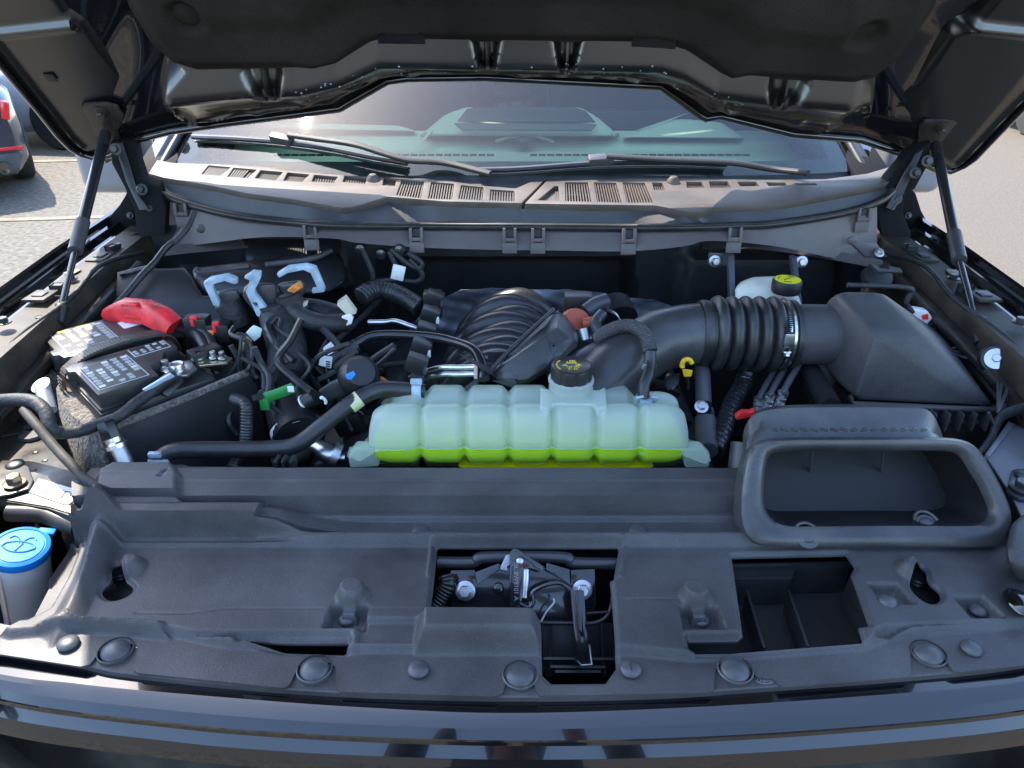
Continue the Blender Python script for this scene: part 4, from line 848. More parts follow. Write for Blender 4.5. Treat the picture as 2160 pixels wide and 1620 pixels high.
tube('hook_rim', [K(960, 700, .02), K(1050, 740, .02), K(1100, 690, .02), K(1100, 590, .02), K(1230, 510, .022), K(1380, 490, .022), K(1500, 570, .022)], 0.003, GB_, LT, seg=8)
tube('spring_wire', [K(1185, 890, .02), K(1240, 790, .02), K(1320, 690, .02), K(1310, 650, .02)], 0.0014, ZINC, LT, seg=6)
tube('cross_rod', [K(110, 275, -.015), K(480, 275, -.015), K(610, 225, -.012), K(1400, 225, -.012), K(1520, 280, -.015), K(1980, 290, -.015)], 0.0075, mat('satin black rod', (0.03, 0.03, 0.035), 0.3), LT, seg=12)
for a, b in ((400, 570), (1610, 560)): bolt('latch_bolt', K(a, b, .004), 0.0078, 0.013, ZINC, LT, axis=ln)
lathe('rivet', K(742, 548, .004), dome(0.007, 0.003), GB_, LT, axis=ln); lathe('rivet', K(965, 265, .016), dome(0.0045, 0.002), ZINC, LT, axis=ln)
lev = plate('release_lever', [K(*p, .030) for p in ((1490, 560), (1545, 560), (1570, 560), (1630, 570), (1655, 940), (1700, 1050), (1715, 1090), (1700, 1330), (1600, 1345), (1545, 1290), (1540, 1080), (1520, 940))], -ln * 0.004, GB_, LT, bev=0.001)
plate('lever_rib', [K(*p, .034) for p in ((1560, 570), (1600, 570), (1620, 960), (1630, 1050), (1600, 1050), (1575, 960))], -ln * 0.004, GB_, LT, bev=0.0015)
tube('lever_edge', [K(1685, 1130, .032), K(1712, 1330, .032), K(1600, 1342, .032), K(1550, 1290, .032)], 0.0012, ZINC, LT, seg=6, smooth=False)
text('stamped_number', '2JL 8W8101 A', K(925, 470, .0165), 0.0075, mat('stamp grey', (0.18, 0.18, 0.2), 0.5), LT, normal=ln, right=(0, -0.6, -0.8), depth=0.0002)
corr('cable_conduit', [K(200, 410, .01), K(215, 500, .012), K(150, 620, .012), K(70, 740, .012), K(40, 830, .01)], 0.0095, RUBBER, LT, pitch=0.004, amp=0.2)
tube('release_cable', [K(1190, 900, .012), K(1500, 905, .012), K(1720, 905, .012), K(1850, 850, .012), K(1910, 740, .01), K(1925, 640, .01)], 0.0028, RUBBER, LT, seg=8)
tube('cable_end', [K(1660, 805, .012), K(1880, 790, .012)], 0.002, RUBBER, LT, seg=8)
plate('well_floor', [K(*p, -.02) for p in ((1180, 900), (1920, 900), (1960, 1290), (1860, 1460), (1230, 1460))], -ln * 0.003, TRAYM, LT, bev=0.001)
for a, b in (((1285, 930), (1280, 1400)), ((1795, 900), (1850, 1440))): tube('well_rib', [K(*a, -.014), K(*b, -.012)], 0.0022, TRAYM, LT, seg=6, smooth=False)
for a, b in (((1210, 1275), (1950, 1280)), ((1330, 1410), (1800, 1410)), ((1280, 1360), (1850, 1365))): tube('well_lip', [K(*a, -.012), K(*b, -.012)], 0.003, TRAYM, LT, seg=6, smooth=False)
# ================================================================== coolant reservoir
def shellmat(name, col, alpha, rough, sss):
    m = bpy.data.materials.new(name); m.use_nodes = True; N = m.node_tree.nodes; L = m.node_tree.links; b = N['Principled BSDF']
    b.inputs['Base Color'].default_value = (*col, 1); b.inputs['Roughness'].default_value = rough; b.inputs['Subsurface Weight'].default_value = sss
    b.inputs['Subsurface Radius'].default_value = (0.3, 0.5, 0.3); b.inputs['Subsurface Scale'].default_value = 0.05; b.inputs['Specular IOR Level'].default_value = 0.5
    tr_ = N.new('ShaderNodeBsdfTranslucent'); tr_.inputs[0].default_value = (*col, 1)
    m1_ = N.new('ShaderNodeMixShader'); m1_.inputs[0].default_value = 0.35; L.new(b.outputs[0], m1_.inputs[1]); L.new(tr_.outputs[0], m1_.inputs[2])
    tp_ = N.new('ShaderNodeBsdfTransparent'); tp_.inputs[0].default_value = (0.92, 0.97, 0.92, 1); m2_ = N.new('ShaderNodeMixShader'); m2_.inputs[0].default_value = 1 - alpha
    tc = N.new('ShaderNodeTexCoord'); n_ = N.new('ShaderNodeTexNoise'); n_.inputs['Scale'].default_value = 30; L.new(tc.outputs['Object'], n_.inputs['Vector'])
    bp = N.new('ShaderNodeBump'); bp.inputs['Strength'].default_value = 0.08; bp.inputs['Distance'].default_value = 0.004; L.new(n_.outputs['Fac'], bp.inputs['Height']); L.new(bp.outputs[0], b.inputs['Normal'])
    L.new(m1_.outputs[0], m2_.inputs[1]); L.new(tp_.outputs[0], m2_.inputs[2]); L.new(m2_.outputs[0], N['Material Output'].inputs[0]); return m
MILK = shellmat('milky tank plastic', (0.66, 0.74, 0.68), 0.66, 0.30, 0.3)
MILK2 = shellmat('clear tank plastic', (0.80, 0.95, 0.55), 0.06, 0.22, 0.0)
COOL = mat('yellow green coolant', (0.72, 1.0, 0.01), 0.35)
nt_ = COOL.node_tree; tb_ = nt_.nodes.new('ShaderNodeBsdfTranslucent'); tb_.inputs[0].default_value = (0.80, 1.0, 0.0, 1); mxs = nt_.nodes.new('ShaderNodeMixShader'); mxs.inputs[0].default_value = 0.3
nt_.links.new(nt_.nodes['Principled BSDF'].outputs[0], mxs.inputs[1]); nt_.links.new(tb_.outputs[0], mxs.inputs[2]); nt_.links.new(mxs.outputs[0], nt_.nodes['Material Output'].inputs[0])
TANK = thing('coolant_reservoir', 'translucent ribbed coolant reservoir half full of yellow green fluid, in the middle of the bay', 'coolant tank', (0.03, 0.98, 1.17))
xa, xb = Z(778, 950, 1.205).x, Z(1452, 950, 1.205).x
cellx = [Z(p, 950, 1.205).x for p in (778, 885, 978, 1072, 1165, 1257, 1350, 1452)]
secU = [(0.912, 1.207), (0.913, 1.225), (0.919, 1.245), (0.930, 1.257), (0.945, 1.261), (0.962, 1.256), (0.974, 1.244), (0.986, 1.247), (1.002, 1.254), (1.026, 1.252), (1.046, 1.241), (1.058, 1.224), (1.061, 1.207)]
secL = [(0.911, 1.202), (0.908, 1.192), (0.911, 1.180), (0.922, 1.170), (0.938, 1.166), (0.98, 1.167), (1.03, 1.169), (1.054, 1.178), (1.062, 1.200)]
def secloft(name, sec, m, parent, k=1.0, x0=xa, x1=xb, ztop=None, nx=150, dentd=0.011, endr=0.035, cap=False):
    P0 = [Vector((0, a, b)) for a, b in sec]; P0 = spline(P0, 4); cen = Vector((0, 0.985, 1.205)); rows = []
    for i in range(nx + 1):
        x = x0 + (x1 - x0) * i / nx; dmin = min(abs(x - c) for c in cellx[1:-1]); g_ = math.exp(-(dmin / 0.0065) ** 2)
        e = min(x - x0, x1 - x); ke = math.sqrt(max(0.0, 1 - (1 - min(1, e / endr)) ** 2)); ke = 0.55 + 0.45 * ke; kr = 0.35 + 0.65 * math.sqrt(max(0.0, 1 - (1 - min(1, max(0, e - 0.018) / 0.03)) ** 2))
        # the far right chamber is lower and stands apart
        row = []
        for p in P0:
            d = p - cen; q_ = cen + Vector((0, d.y * (k * (0.82 + 0.18 * ke)), d.z * (k * ke)))
            q_ -= d.normalized() * dentd * g_
            if p.z > 1.21 and q_.y > 0.978 and x < cellx[6]: q_.z = 1.207 + (q_.z - 1.207) * kr
            if x > cellx[6] and q_.y > 0.99 and p.z > 1.207: q_.y = 0.99 + (q_.y - 0.99) * 0.45; 
            row.append(Vector((x, q_.y, q_.z)))
        rows.append(row)
    bm = bmesh.new(); add_loft(bm, rows, closed=False)
    for r_ in (0, -1):
        pass
    bmesh.ops.holes_fill(bm, edges=[e for e in bm.edges if e.is_boundary], sides=0) if cap else None
    return bmo(name, bm, m, parent, 60)
secloft('upper_shell', secU, MILK, TANK); secloft('lower_shell', secL, MILK2, TANK)
# the fluid: fills the lower half up to just above the seam
fl_ = [(0.919, 1.224)] + [(0.915, 1.202), (0.913, 1.192), (0.916, 1.183), (0.926, 1.174), (0.942, 1.170), (0.98, 1.171), (1.02, 1.173), (1.038, 1.181), (1.040, 1.198), (1.02, 1.208)]
P0 = [Vector((0, a, b)) for a, b in fl_]; rows = []
for i in range(121):
    x = xa + 0.008 + (xb - xa - 0.016) * i / 120; dmin = min(abs(x - c) for c in cellx[1:-1]); g_ = math.exp(-(dmin / 0.0065) ** 2); e = min(x - xa, xb - x); ke = 0.6 + 0.4 * math.sqrt(max(0, 1 - (1 - min(1, e / 0.035)) ** 2)); cen = Vector((0, 0.985, 1.21))
    rows.append([Vector((x, cen.y + (p.y - cen.y) * (0.85 + 0.15 * ke) + (0.008 * g_ if p.y < cen.y else -0.008 * g_), cen.z + (p.z - cen.z) * ke + (0.006 * g_ if p.z < 1.19 else 0))) for p in P0])
bm = bmesh.new(); add_loft(bm, rows, closed=True, capA=True, capB=True); bmo('coolant', bm, COOL, TANK, 60)
MILK3 = shellmat('thin milky plastic', (0.85, 0.95, 0.78), 0.22, 0.3, 0.0)
# seam flange and ears
per = [Z(*p, 1.204) for p in [(733, 968), (738, 950), (765, 942), (779, 925), (800, 915)]] + [Vector((xa + 0.02, 1.07, 1.204)), Vector((xb - 0.02, 1.07, 1.204))] + [Z(*p, 1.204) for p in [(1440, 915), (1455, 935), (1478, 940), (1495, 960), (1498, 978), (1488, 984), (1440, 968)]]
sc = []
for i in range(6, 0, -1):
    c0 = cellx[i]; sc += [Vector((c0 + 0.010, 0.9055, 1.204)), Vector((c0, 0.9115, 1.204)), Vector((c0 - 0.010, 0.9055, 1.204))]
per2 = per + [Vector((xb - 0.012, 0.905, 1.204))] + sc + [Vector((xa + 0.012, 0.905, 1.204)), Z(760, 978, 1.204)]
plate('seam_flange', [p + Vector((0, 0.0035 if p.y < 0.915 and abs(p.x - 0.03) < 0.22 else 0, 0.0035)) for p in per2], (0, 0, 0.0018), MILK3, TANK, bev=0.001)
for s, p in ((-1, [(734, 966), (748, 948), (790, 948), (800, 985), (738, 988)]), (1, [(1440, 950), (1480, 948), (1497, 968), (1496, 988), (1445, 988)])):
    plate('mounting_ear', [Y(*a, 0.915) for a in p], (0, 0.022, 0.002), MILK, TANK, bev=0.004, seg=3)
for p in ((862, 952), (1355, 957)): lathe('moulding_pip', Z(p[0], p[1], 1.2085), [(0.0055, 0), (0.0052, 0.001), (0.004, 0.001), (0.004, 0.0002)], MILK2, TANK, seg=20)
# plateau and neck
pl = [Z(*p, 1.264) for p in [(1140, 816), (1155, 820), (1262, 822), (1277, 815), (1280, 858), (1262, 862), (1252, 852), (1165, 850), (1155, 862), (1139, 857)]]
plate('neck_plateau', pl, (0, 0, -0.016), MILK, TANK, bev=0.003, seg=3)
cc = Y(1206, 772, 1.0); cz = cc.z; cc = Vector((cc.x, 1.0, 1.262))
lathe('neck', cc, [(0.034, 0), (0.033, 0.008), (0.035, 0.012), (0.035, 0.016), (0.030, 0.018)], MILK, TANK, seg=40)
CAPM = mat('brown black cap plastic', (0.020, 0.018, 0.018), 0.38, bump=0.1, bscale=600, dust=0.2)
def fl(a, h): return 1 - 0.045 * (0.5 + 0.5 * math.cos(a * 9)) ** 6 * (h < 0.0225)
cap_ = lathe('cap', cc + Vector((0, 0, 0.016)), [(0.031, 0), (0.0315, 0.002), (0.0315, 0.019), (0.0305, 0.0225), (0.028, 0.0235), (0.027, 0.0228), (0, 0.0228)], CAPM, TANK, seg=90, flute=fl)
ct = cc + Vector((0, 0, 0.0392))
bm = bmesh.new()
for dx in range(4): add_box(bm, ct + Vector((-0.006 + 0.004 * dx, 0.0095, 0)), (0.0012, 0.006, 0.0005))
add_box(bm, ct + Vector((0, 0.008, 0)), (0.016, 0.001, 0.0006)); add_box(bm, ct + Vector((0.0015, 0.0135, 0)), (0.009, 0.003, 0.0005)); add_box(bm, ct + Vector((0, 0.0055, 0)), (0.017, 0.0012, 0.0005))
add_tube(bm, [ct + Vector(p) for p in ((-0.014, -0.003, 0), (-0.0105, 0.0025, 0), (-0.007, -0.003, 0), (-0.014, -0.003, 0))], 0.0005, seg=5, smooth=False)
add_tube(bm, [ct + Vector(p) for p in ((0.006, -0.003, 0), (0.006, 0.002, 0), (0.014, 0.002, 0), (0.014, -0.003, 0), (0.006, -0.003, 0))], 0.0005, seg=5, smooth=False)
add_box(bm, ct + Vector((0.010, -0.0005, 0)), (0.004, 0.003, 0.0005))
bmo('cap_symbols', bm, YELP, cap_)
text('cap_print', '145 kPa\n21 psi', ct + Vector((0.001, -0.0105, 0)), 0.0062, YELP, cap_)
for k, ch in enumerate('WARNING'):
    a = R(215 - 12 * k); text('rim_letter', ch, ct + Vector((0.0225 * math.cos(a), 0.0225 * math.sin(a), 0)), 0.0042, YELP, cap_, right=(math.sin(a), -math.cos(a), 0))
# yellow tray below the tank
YT = mat('yellow tinted bracket', (0.85, 0.68, 0.0), 0.4)
plate('support', [Y(*p, 0.925) for p in ((880, 985), (1380, 985), (1360, 992), (1280, 998), (1245, 1004), (1180, 1004), (1172, 996), (1160, 990), (1148, 996), (1140, 1004), (1000, 1004), (985, 992), (970, 985))], (0, 0.08, 0), YT, TANK, bev=0.002)
# dark upper radiator shroud just behind the cover
SH = thing('fan_shroud', 'dark plastic fan shroud edge between radiator cover and coolant reservoir, with a yellow warning label', 'shroud', (0, 0.9, 1.16))
plate('shroud_top', [Vector(p) for p in ((-0.50, 0.86, 1.168), (0.50, 0.86, 1.168), (0.50, 0.905, 1.165), (-0.50, 0.905, 1.165))], (0, 0, -0.01), PLASTD, SH, bev=0.002)
plate('shroud_face', [Vector(p) for p in ((-0.50, 1.00, 1.10), (0.50, 1.00, 1.10), (0.50, 1.02, 0.85), (-0.50, 1.02, 0.85))], (0, 0.01, 0), PLASTD, SH)
plate('yellow_label', [Y(*p, 0.865) for p in ((455, 990), (498, 988), (496, 996), (453, 996))], (0, 0.001, 0.0), YEL, SH); plate('white_label', [Y(*p, 0.865) for p in ((499, 988), (540, 988), (538, 996), (497, 996))], (0, 0.001, 0.0), LABEL, SH)
for px_ in (588, 603, 620): box('hose_clip_rib', Y(px_, 985, 0.875), (0.006, 0.02, 0.03), PLASTD, SH, bev=0.002)
# ================================================================== engine
ENG = thing('engine', 'dark engine with a black ribbed intake manifold in front of foil heat shielding', 'engine', (0.0, 1.25, 0.85))
hull('block', [Vector(p) for p in ((-0.30, 1.0, 0.8), (0.30, 1.0, 0.8), (-0.30, 1.5, 0.8), (0.30, 1.5, 0.8), (-0.28, 1.04, 1.10), (0.28, 1.04, 1.10), (-0.25, 1.45, 1.14), (0.25, 1.45, 1.14))], PLASTD, ENG, 0.02)
MAN = mat('satin black manifold', (0.022, 0.022, 0.025), 0.32, bump=0.1, bscale=300, var=0.3, vscale=20, dust=0.2)
for i, (pxl, pxr, pyt, y) in enumerate(((985, 1175, 620, 1.36), (968, 1178, 655, 1.30), (957, 1175, 690, 1.24), (948, 1160, 722, 1.185), (940, 1130, 752, 1.13))):
    l = Y(pxl, pyt, y); r = Y(pxr, pyt, y); w = r.x - l.x; zt = l.z - 0.022
    tube('runner', [Vector((l.x - 0.02, y, zt - 0.13)), Vector((l.x - 0.004, y, zt - 0.065)), Vector((l.x + w * 0.16, y, zt - 0.022)), Vector((l.x + w * 0.38, y, zt - 0.002)), Vector((l.x + w * 0.62, y + 0.004, zt - 0.008)), Vector((l.x + w * 0.80, y + 0.01, zt - 0.035))], 0.0225, MAN, ENG, seg=18)
    tube('runner', [Vector((l.x + w * 0.20, y + 0.034, zt - 0.035)), Vector((l.x + w * 0.42, y + 0.030, zt - 0.006)), Vector((l.x + w * 0.64, y + 0.026, zt)), Vector((l.x + w * 0.86, y + 0.026, zt - 0.028)), Vector((l.x + w * 1.0, y + 0.026, zt - 0.08)), Vector((l.x + w * 1.04, y + 0.026, zt - 0.14))], 0.0225, MAN, ENG, seg=18)
hull('plenum', [Vector(p) for p in ((-0.10, 1.06, 1.12), (0.08, 1.06, 1.12), (-0.09, 1.07, 1.185), (0.07, 1.07, 1.20), (-0.08, 1.36, 1.20), (0.08, 1.36, 1.20), (-0.10, 1.38, 1.10), (0.10, 1.38, 1.10))], MAN, ENG, 0.012)
plate('nameplate', [Y(*p, 1.10) for p in ((1030, 742), (1062, 742), (1064, 765), (1028, 765))], (0, 0.004, 0), MAN, ENG, bev=0.001)
for s in (-1, 1):
    hull('valve_cover', [Vector((s * a, y, z)) for a, z in ((0.17, 1.06), (0.36, 1.0), (0.20, 1.17), (0.33, 1.12)) for y in (1.0, 1.42)], MAN, ENG, 0.015)
    for k in range(4): box('ignition_coil', (s * 0.27, 1.06 + 0.1 * k, 1.165), (0.05, 0.03, 0.035), PLASTD, ENG, Matrix.Rotation(R(s * 20), 3, 'Y'), 0.005)
# foil heat shield draped over the bulkhead behind the manifold
fo = [(860, 690), (905, 650), (935, 625), (975, 600), (1080, 606), (1200, 602), (1290, 618), (1370, 628), (1440, 655), (1470, 690), (1470, 800), (860, 800)]
fp = [(lambda p: (p.x, p.z))(Y(a, b, 1.44)) for a, b in fo]
gx = np.linspace(-0.25, 0.40, 130); gz = np.linspace(1.08, 1.35, 60)
sheet('foil_shield', gx, gz, lambda U, V: 0.007 * np.sin(U * 31 + np.sin(V * 43) * 2) + 0.003 * np.sin(V * 90 + U * 50) + 0.0012 * np.sin(U * 160 - V * 70) + 0.0014 * np.sin(U * 77 + V * 210), lambda a, b: sdf(a, b, fp), FOIL, ENG, lambda a, b, c: np.stack([a, 1.44 - c - (b - 1.2) * 0.3, b], 1), 0.002, ang=60)
# resonator box
rb = lambda px, py, y: Y(900 + px / 3.374, 540 + py / 3.374, y)
RES = thing('air_resonator', 'faceted black plastic resonator box tilted between intake manifold and coolant cap', 'resonator', tuple(rb(760, 800, 1.12)))
hull('box', [rb(900, 375, 1.19), rb(985, 390, 1.20), rb(1090, 560, 1.16), rb(1085, 640, 1.10), rb(870, 760, 1.06), rb(720, 930, 1.045), rb(560, 930, 1.045), rb(445, 835, 1.05), rb(455, 800, 1.06), rb(880, 490, 1.12), rb(960, 640, 1.09), rb(900, 500, 1.26), rb(600, 900, 1.16), rb(1080, 640, 1.20)], PLAST2, RES, 0.010, 4)
tube('edge_bead', [rb(440, 830, 1.055), rb(560, 700, 1.085), rb(730, 540, 1.13), rb(905, 378, 1.185)], 0.0035, PLAST2, RES, seg=8)
hull('neck_saddle', [rb(980, 700, 1.10), rb(1200, 590, 1.14), rb(1330, 620, 1.13), rb(1200, 760, 1.08), rb(1130, 860, 1.06), rb(960, 860, 1.05), rb(1200, 700, 1.22), rb(1000, 820, 1.15)], PLAST2, RES, 0.012, 3)
# intake pipe, bellows and clamps
PIPE = thing('intake_pipe', 'wide black intake pipe with ribbed bellows and steel clamp leading to the air filter box', 'intake pipe', (0.3, 1.12, 1.25))
yc = 1.12; r0 = 0.054
pts = [Y(1215, 860, 1.02), Y(1265, 815, 1.06), Y(1320, 765, 1.09), Y(1385, 722, 1.115), Y(1440, 708, 1.12), Y(1478, 704, 1.12)]
tube('elbow', pts, 0.051, PLAST2, PIPE, seg=36, n=10)
b0, b1 = Y(1472, 703, yc), Y(1662, 706, yc); Lb = (b1 - b0).length
def bel(l, rr):
    t = l / Lb; s = abs(math.sin(math.pi * (t * 6.6 + 0.15))) ** 0.75; env = 1 if 0.12 < t < 0.93 else 0.35
    return 0.0515 + 0.0115 * s * env
bm = bmesh.new(); add_tube(bm, [b0.lerp(b1, i / 160) for i in range(161)], 0.05, seg=48, smooth=False, rf=bel); bmo('bellows', bm, RUBBER, PIPE, ang=60)
d_ = (b1 - b0).normalized()
for t, w in ((0.07, 0.008),): tube('clamp_band', [b0 + d_ * (Lb * t - w), b0 + d_ * (Lb * t + w)], 0.0545, PLASTD, PIPE, seg=48, smooth=False)
CLB = mat('steel worm clamp', (0.45, 0.45, 0.44), 0.3, 1.0, bump=0.2, bscale=200, var=0.4, vscale=60)
tube('worm_clamp', [b1 - d_ * 0.018, b1 - d_ * 0.006], 0.0575, CLB, PIPE, seg=48, smooth=False)
cl = Y(1664, 700, yc - 0.058)
box('clamp_housing', cl + Vector((0, -0.004, -0.012)), (0.016, 0.010, 0.024), ZINC, PIPE, bev=0.002); bolt('clamp_screw', cl + Vector((0, -0.008, -0.030)), 0.005, 0.008, ZINC, PIPE, axis=(0, -0.3, -1))
for k in range(9): box('band_slot', cl + Vector((-0.001, 0.0005 - 0.0 * k, 0.028 - 0.0035 * k)), (0.010, 0.004, 0.0012), INKSHADE, PIPE, bev=0)  # black bars stand in for the shade in the band slots
tube('outlet', [b1 - d_ * 0.012, Y(1735, 706, yc), Y(1800, 712, yc)], 0.050, PLAST, PIPE, seg=40)
tube('outlet_lip', [b1 - d_ * 0.002, b1 + d_ * 0.006], 0.0575, RUBBER, PIPE, seg=48, smooth=False)
# ================================================================== air filter box
AF = thing('air_filter_box', 'large black moulded air filter box with a sloping lid, at the right of the bay', 'air filter box', (0.62, 1.08, 1.2))
T1, T2, T3, T4 = Z(1757, 612, 1.372), Z(1858, 614, 1.37), Z(1948, 700, 1.345), Z(1850, 702, 1.350)
zb = 1.232
B1_, B2_, B3, B4 = Z(1735, 720, 1.25), Z(1995, 712, zb), Z(2100, 862, zb), Z(1802, 848, zb)
hull('lid', [T1, T2, T3, T4, Z(1738, 640, 1.34), Z(1737, 700, 1.28), Z(1735, 770, 1.25), B2_, B3, B4, Z(1760, 800, zb), B1_, Vector((B2_.x, B2_.y + .03, zb))], PLAST, AF, 0.011, 4, ang=35)
ed = [Z(1795, 838, zb), Z(1800, 852, zb), Z(2112, 866, zb), Z(2118, 858, zb), Z(2005, 712, zb)]
tube('lid_rim', ed, 0.005, PLAST, AF, seg=8, smooth=False)
hull('lower_tray', [Z(1810, 862, 1.222), Z(2108, 872, 1.222), Z(2130, 885, 1.21), Z(2010, 725, 1.222), Vector((0.52, 1.2, 1.22)), Z(1815, 905, 1.16), Z(2125, 925, 1.15), Vector((0.56, 1.2, 1.0)), Vector((0.78, 1.15, 1.0)), Vector((0.54, 1.0, 1.0)), Vector((0.76, 1.0, 1.0))], PLASTD, AF, 0.004, 2)
for i in range(10):
    x = 1843 + i * 28; a = Z(x, 858, 1.228); box('tray_rib', a + Vector((0, -0.014, -0.012)), (0.0025, 0.032, 0.030), PLAST, AF, bev=0.0005)
tube('tray_rail', [Z(1830, 880, 1.205), Z(2080, 892, 1.205)], 0.0035, PLAST, AF, seg=6, smooth=False)
# webbed side arm with its bolt
ab = [Z(*p, 1.262) for p in ((1990, 715), (2080, 728), (2112, 712), (2128, 725), (2150, 760), (2140, 790), (2105, 868), (2085, 870))]
for a, b in ((0, 5), (1, 5), (0, 4), (2, 6), (3, 6), (4, 6), (5, 6), (0, 1), (1, 2), (6, 7)):
    tube('web_rib', [ab[a] + Vector((0, 0, -0.02)), ab[b]], 0.0022, PLAST, AF, seg=6, smooth=False)
tube('long_recess', [Z(1990, 745, 1.262), Z(2030, 795, 1.248)], 0.006, PLAST2, AF, seg=8)
gb = Z(2101, 757, 1.275); ga = Vector((-0.45, -0.75, 0.55)).normalized()
lathe('grommet', gb - ga * 0.014, [(0.024, 0), (0.025, 0.006), (0.021, 0.012)], RUBBER, AF, axis=ga, seg=28)
bm = bmesh.new(); add_lathe(bm, gb, [(0.0165, 0), (0.0168, 0.002), (0.012, 0.0032)], ga, 30); hexhead(bm, gb + ga * 0.001, 0.007, 0.009, ga); bmo('mounting_bolt', bm, mat('white zinc', (0.55, 0.57, 0.60), 0.35, 0.7), AF, ang=25)
# ================================================================== fresh air snorkel
SN = thing('air_intake_snorkel', 'wide black air intake snorkel with a trapezoid mouth at the front right of the bay', 'air intake duct', (0.55, 0.75, 1.2))
pa, pb_ = Z(1850, 1153, 1.203), Z(1850, 921, 1.305); up = (Vector((0, pb_.y, pb_.z)) - Vector((0, pa.y, pa.z))).normalized(); sn = Vector((0, -up.z, up.y)).normalized()
Q = lambda p, d=0.0: PL(p[0], p[1], Vector((0, pa.y, pa.z)) + sn * d, sn)
outer = [(1566, 1110), (1563, 1060), (1573, 985), (1583, 945), (1598, 927), (1640, 921), (1834, 921), (1990, 921), (2035, 926), (2062, 940), (2085, 972), (2110, 1015), (2138, 1075), (2136, 1125), (2120, 1150), (2085, 1156), (1900, 1152), (1700, 1153), (1610, 1152), (1583, 1138)]
inner = [(1614, 1070), (1614, 1040), (1616, 992), (1622, 962), (1632, 951), (1660, 948), (1834, 947), (1980, 946), (2022, 948), (2040, 958), (2058, 990), (2078, 1020), (2100, 1070), (2102, 1088), (2090, 1104), (2050, 1110), (1900, 1108), (1720, 1110), (1660, 1110), (1632, 1098)]
M_ = 120
ro = resamp(smoothloop([Q(p) for p in outer], 2), M_); ri = resamp(smoothloop([Q(p) for p in inner], 2), M_)
cen = sum(ri, Vector()) / M_
def sc_(r, k, d): return [cen + (p - cen) * k + sn * d for p in r]
rings = [sc_(ro, 0.985, -0.045), sc_(ro, 0.99, -0.022), sc_(ro, 1.0, -0.010), sc_(ro, 0.995, -0.002), [a.lerp(b, 0.30) + sn * 0.003 for a, b in zip(ro, ri)], [a.lerp(b, 0.65) + sn * 0.002 for a, b in zip(ro, ri)], sc_(ri, 1.01, -0.003), sc_(ri, 0.985, -0.012)]
inn = []
for k, (dep, kz) in enumerate(((0.02, 0.975), (0.05, 0.95), (0.085, 0.91))):
    inn.append([cen + (p - cen) * kz + Vector((0, dep * 0.85, -dep * 0.45)) for p in ri])
loft('mouth', rings, PLAST2, SN, ang=50); loft('throat', [rings[-1]] + inn, mat('unlit duct plastic', (0.010, 0.010, 0.011), 0.5, spec=0.35), SN, capB=True, ang=50)  # throat coloured darker, the duct's inner shade in its base colour
# body behind the mouth
front_ = sc_(ro, 0.97, -0.030)
rear_px = [(1590, 1080), (1575, 1000), (1566, 935), (1568, 905), (1583, 878), (1612, 866), (1650, 861), (1760, 859), (1944, 860), (1962, 866), (1978, 890), (1990, 925), (2010, 980), (2030, 1040), (2000, 1090), (1900, 1095), (1700, 1095), (1620, 1095)]
yr = 0.845; rr_ = resamp(smoothloop([Y(a, b, yr) for a, b in rear_px], 2), M_)
st = min(range(M_), key=lambda i: (rr_[i] - front_[0]).length); rr_ = rr_[st:] + rr_[:st]
cr = sum(rr_, Vector()) / M_
mid = [a.lerp(b, 0.45) for a, b in zip(front_, rr_)]; mid2 = [a.lerp(b, 0.55) * 1.0 for a, b in zip(front_, rr_)]
cm = sum(mid2, Vector()) / M_; mid2 = [cm + (p - cm) * 0.975 for p in mid2]; rr0 = [a.lerp(b, 0.86) for a, b in zip(mid2, rr_)]
rear2 = [cr + (p - cr) * 0.93 + Vector((0, 0.02, 0)) for p in rr_]; rear3 = [cr + (p - cr) * 0.80 + Vector((0, 0.03, -0.01)) for p in rr_]
loft('duct_body', [front_, mid, mid2, rr0, rr_, rear2, rear3], PLAST2, SN, capB=True, ang=50)
for px_ in (1712, 1862): tube('vane', [Y(px_ + 2, 950, 0.80), Y(px_ - 4, 998, 0.83)], 0.0022, PLAST, SN, seg=6, smooth=False)
for i in range(16):
    a = Y(1632 + i * 21, 912, 0.805); box('grip_rib', a + Vector((0, 0.0, 0.004)), (0.010, 0.004, 0.003), PLAST2, SN, Matrix.Rotation(R(-35 if i < 8 else 30), 3, 'Z'), 0.001)
for (cx_, cy_, tall) in ((1703, 1130, 0.02), (1955, 1105, 0.035)):
    c = Z(cx_, cy_, 1.212)
    bm = bmesh.new(); add_lathe(bm, c - Vector((0, 0, 0.004)), [(0.0145, 0), (0.0145, 0.003), (0.0125, 0.0035)], (0, -0.45, 0.9), 32); bmo('pin_pocket', bm, PLAST2, SN)
    tube('pocket_rim', [c + Vector((0.0145 * math.cos(a), 0.0145 * math.sin(a) * 1.1, 0.001 + 0.006 * max(0, math.sin(a)))) for a in np.linspace(0.2, math.pi - 0.2, 13)], 0.0022, PLAST2, SN, seg=8)
    lathe('push_pin', c, dome(0.0095, 0.004), PINM, SN, axis=(0, -0.4, 0.9))
tube('corrugated_neck', [Y(1572, 935, 0.88), Y(1566, 990, 0.86)], 0.02, RUBBER, SN)
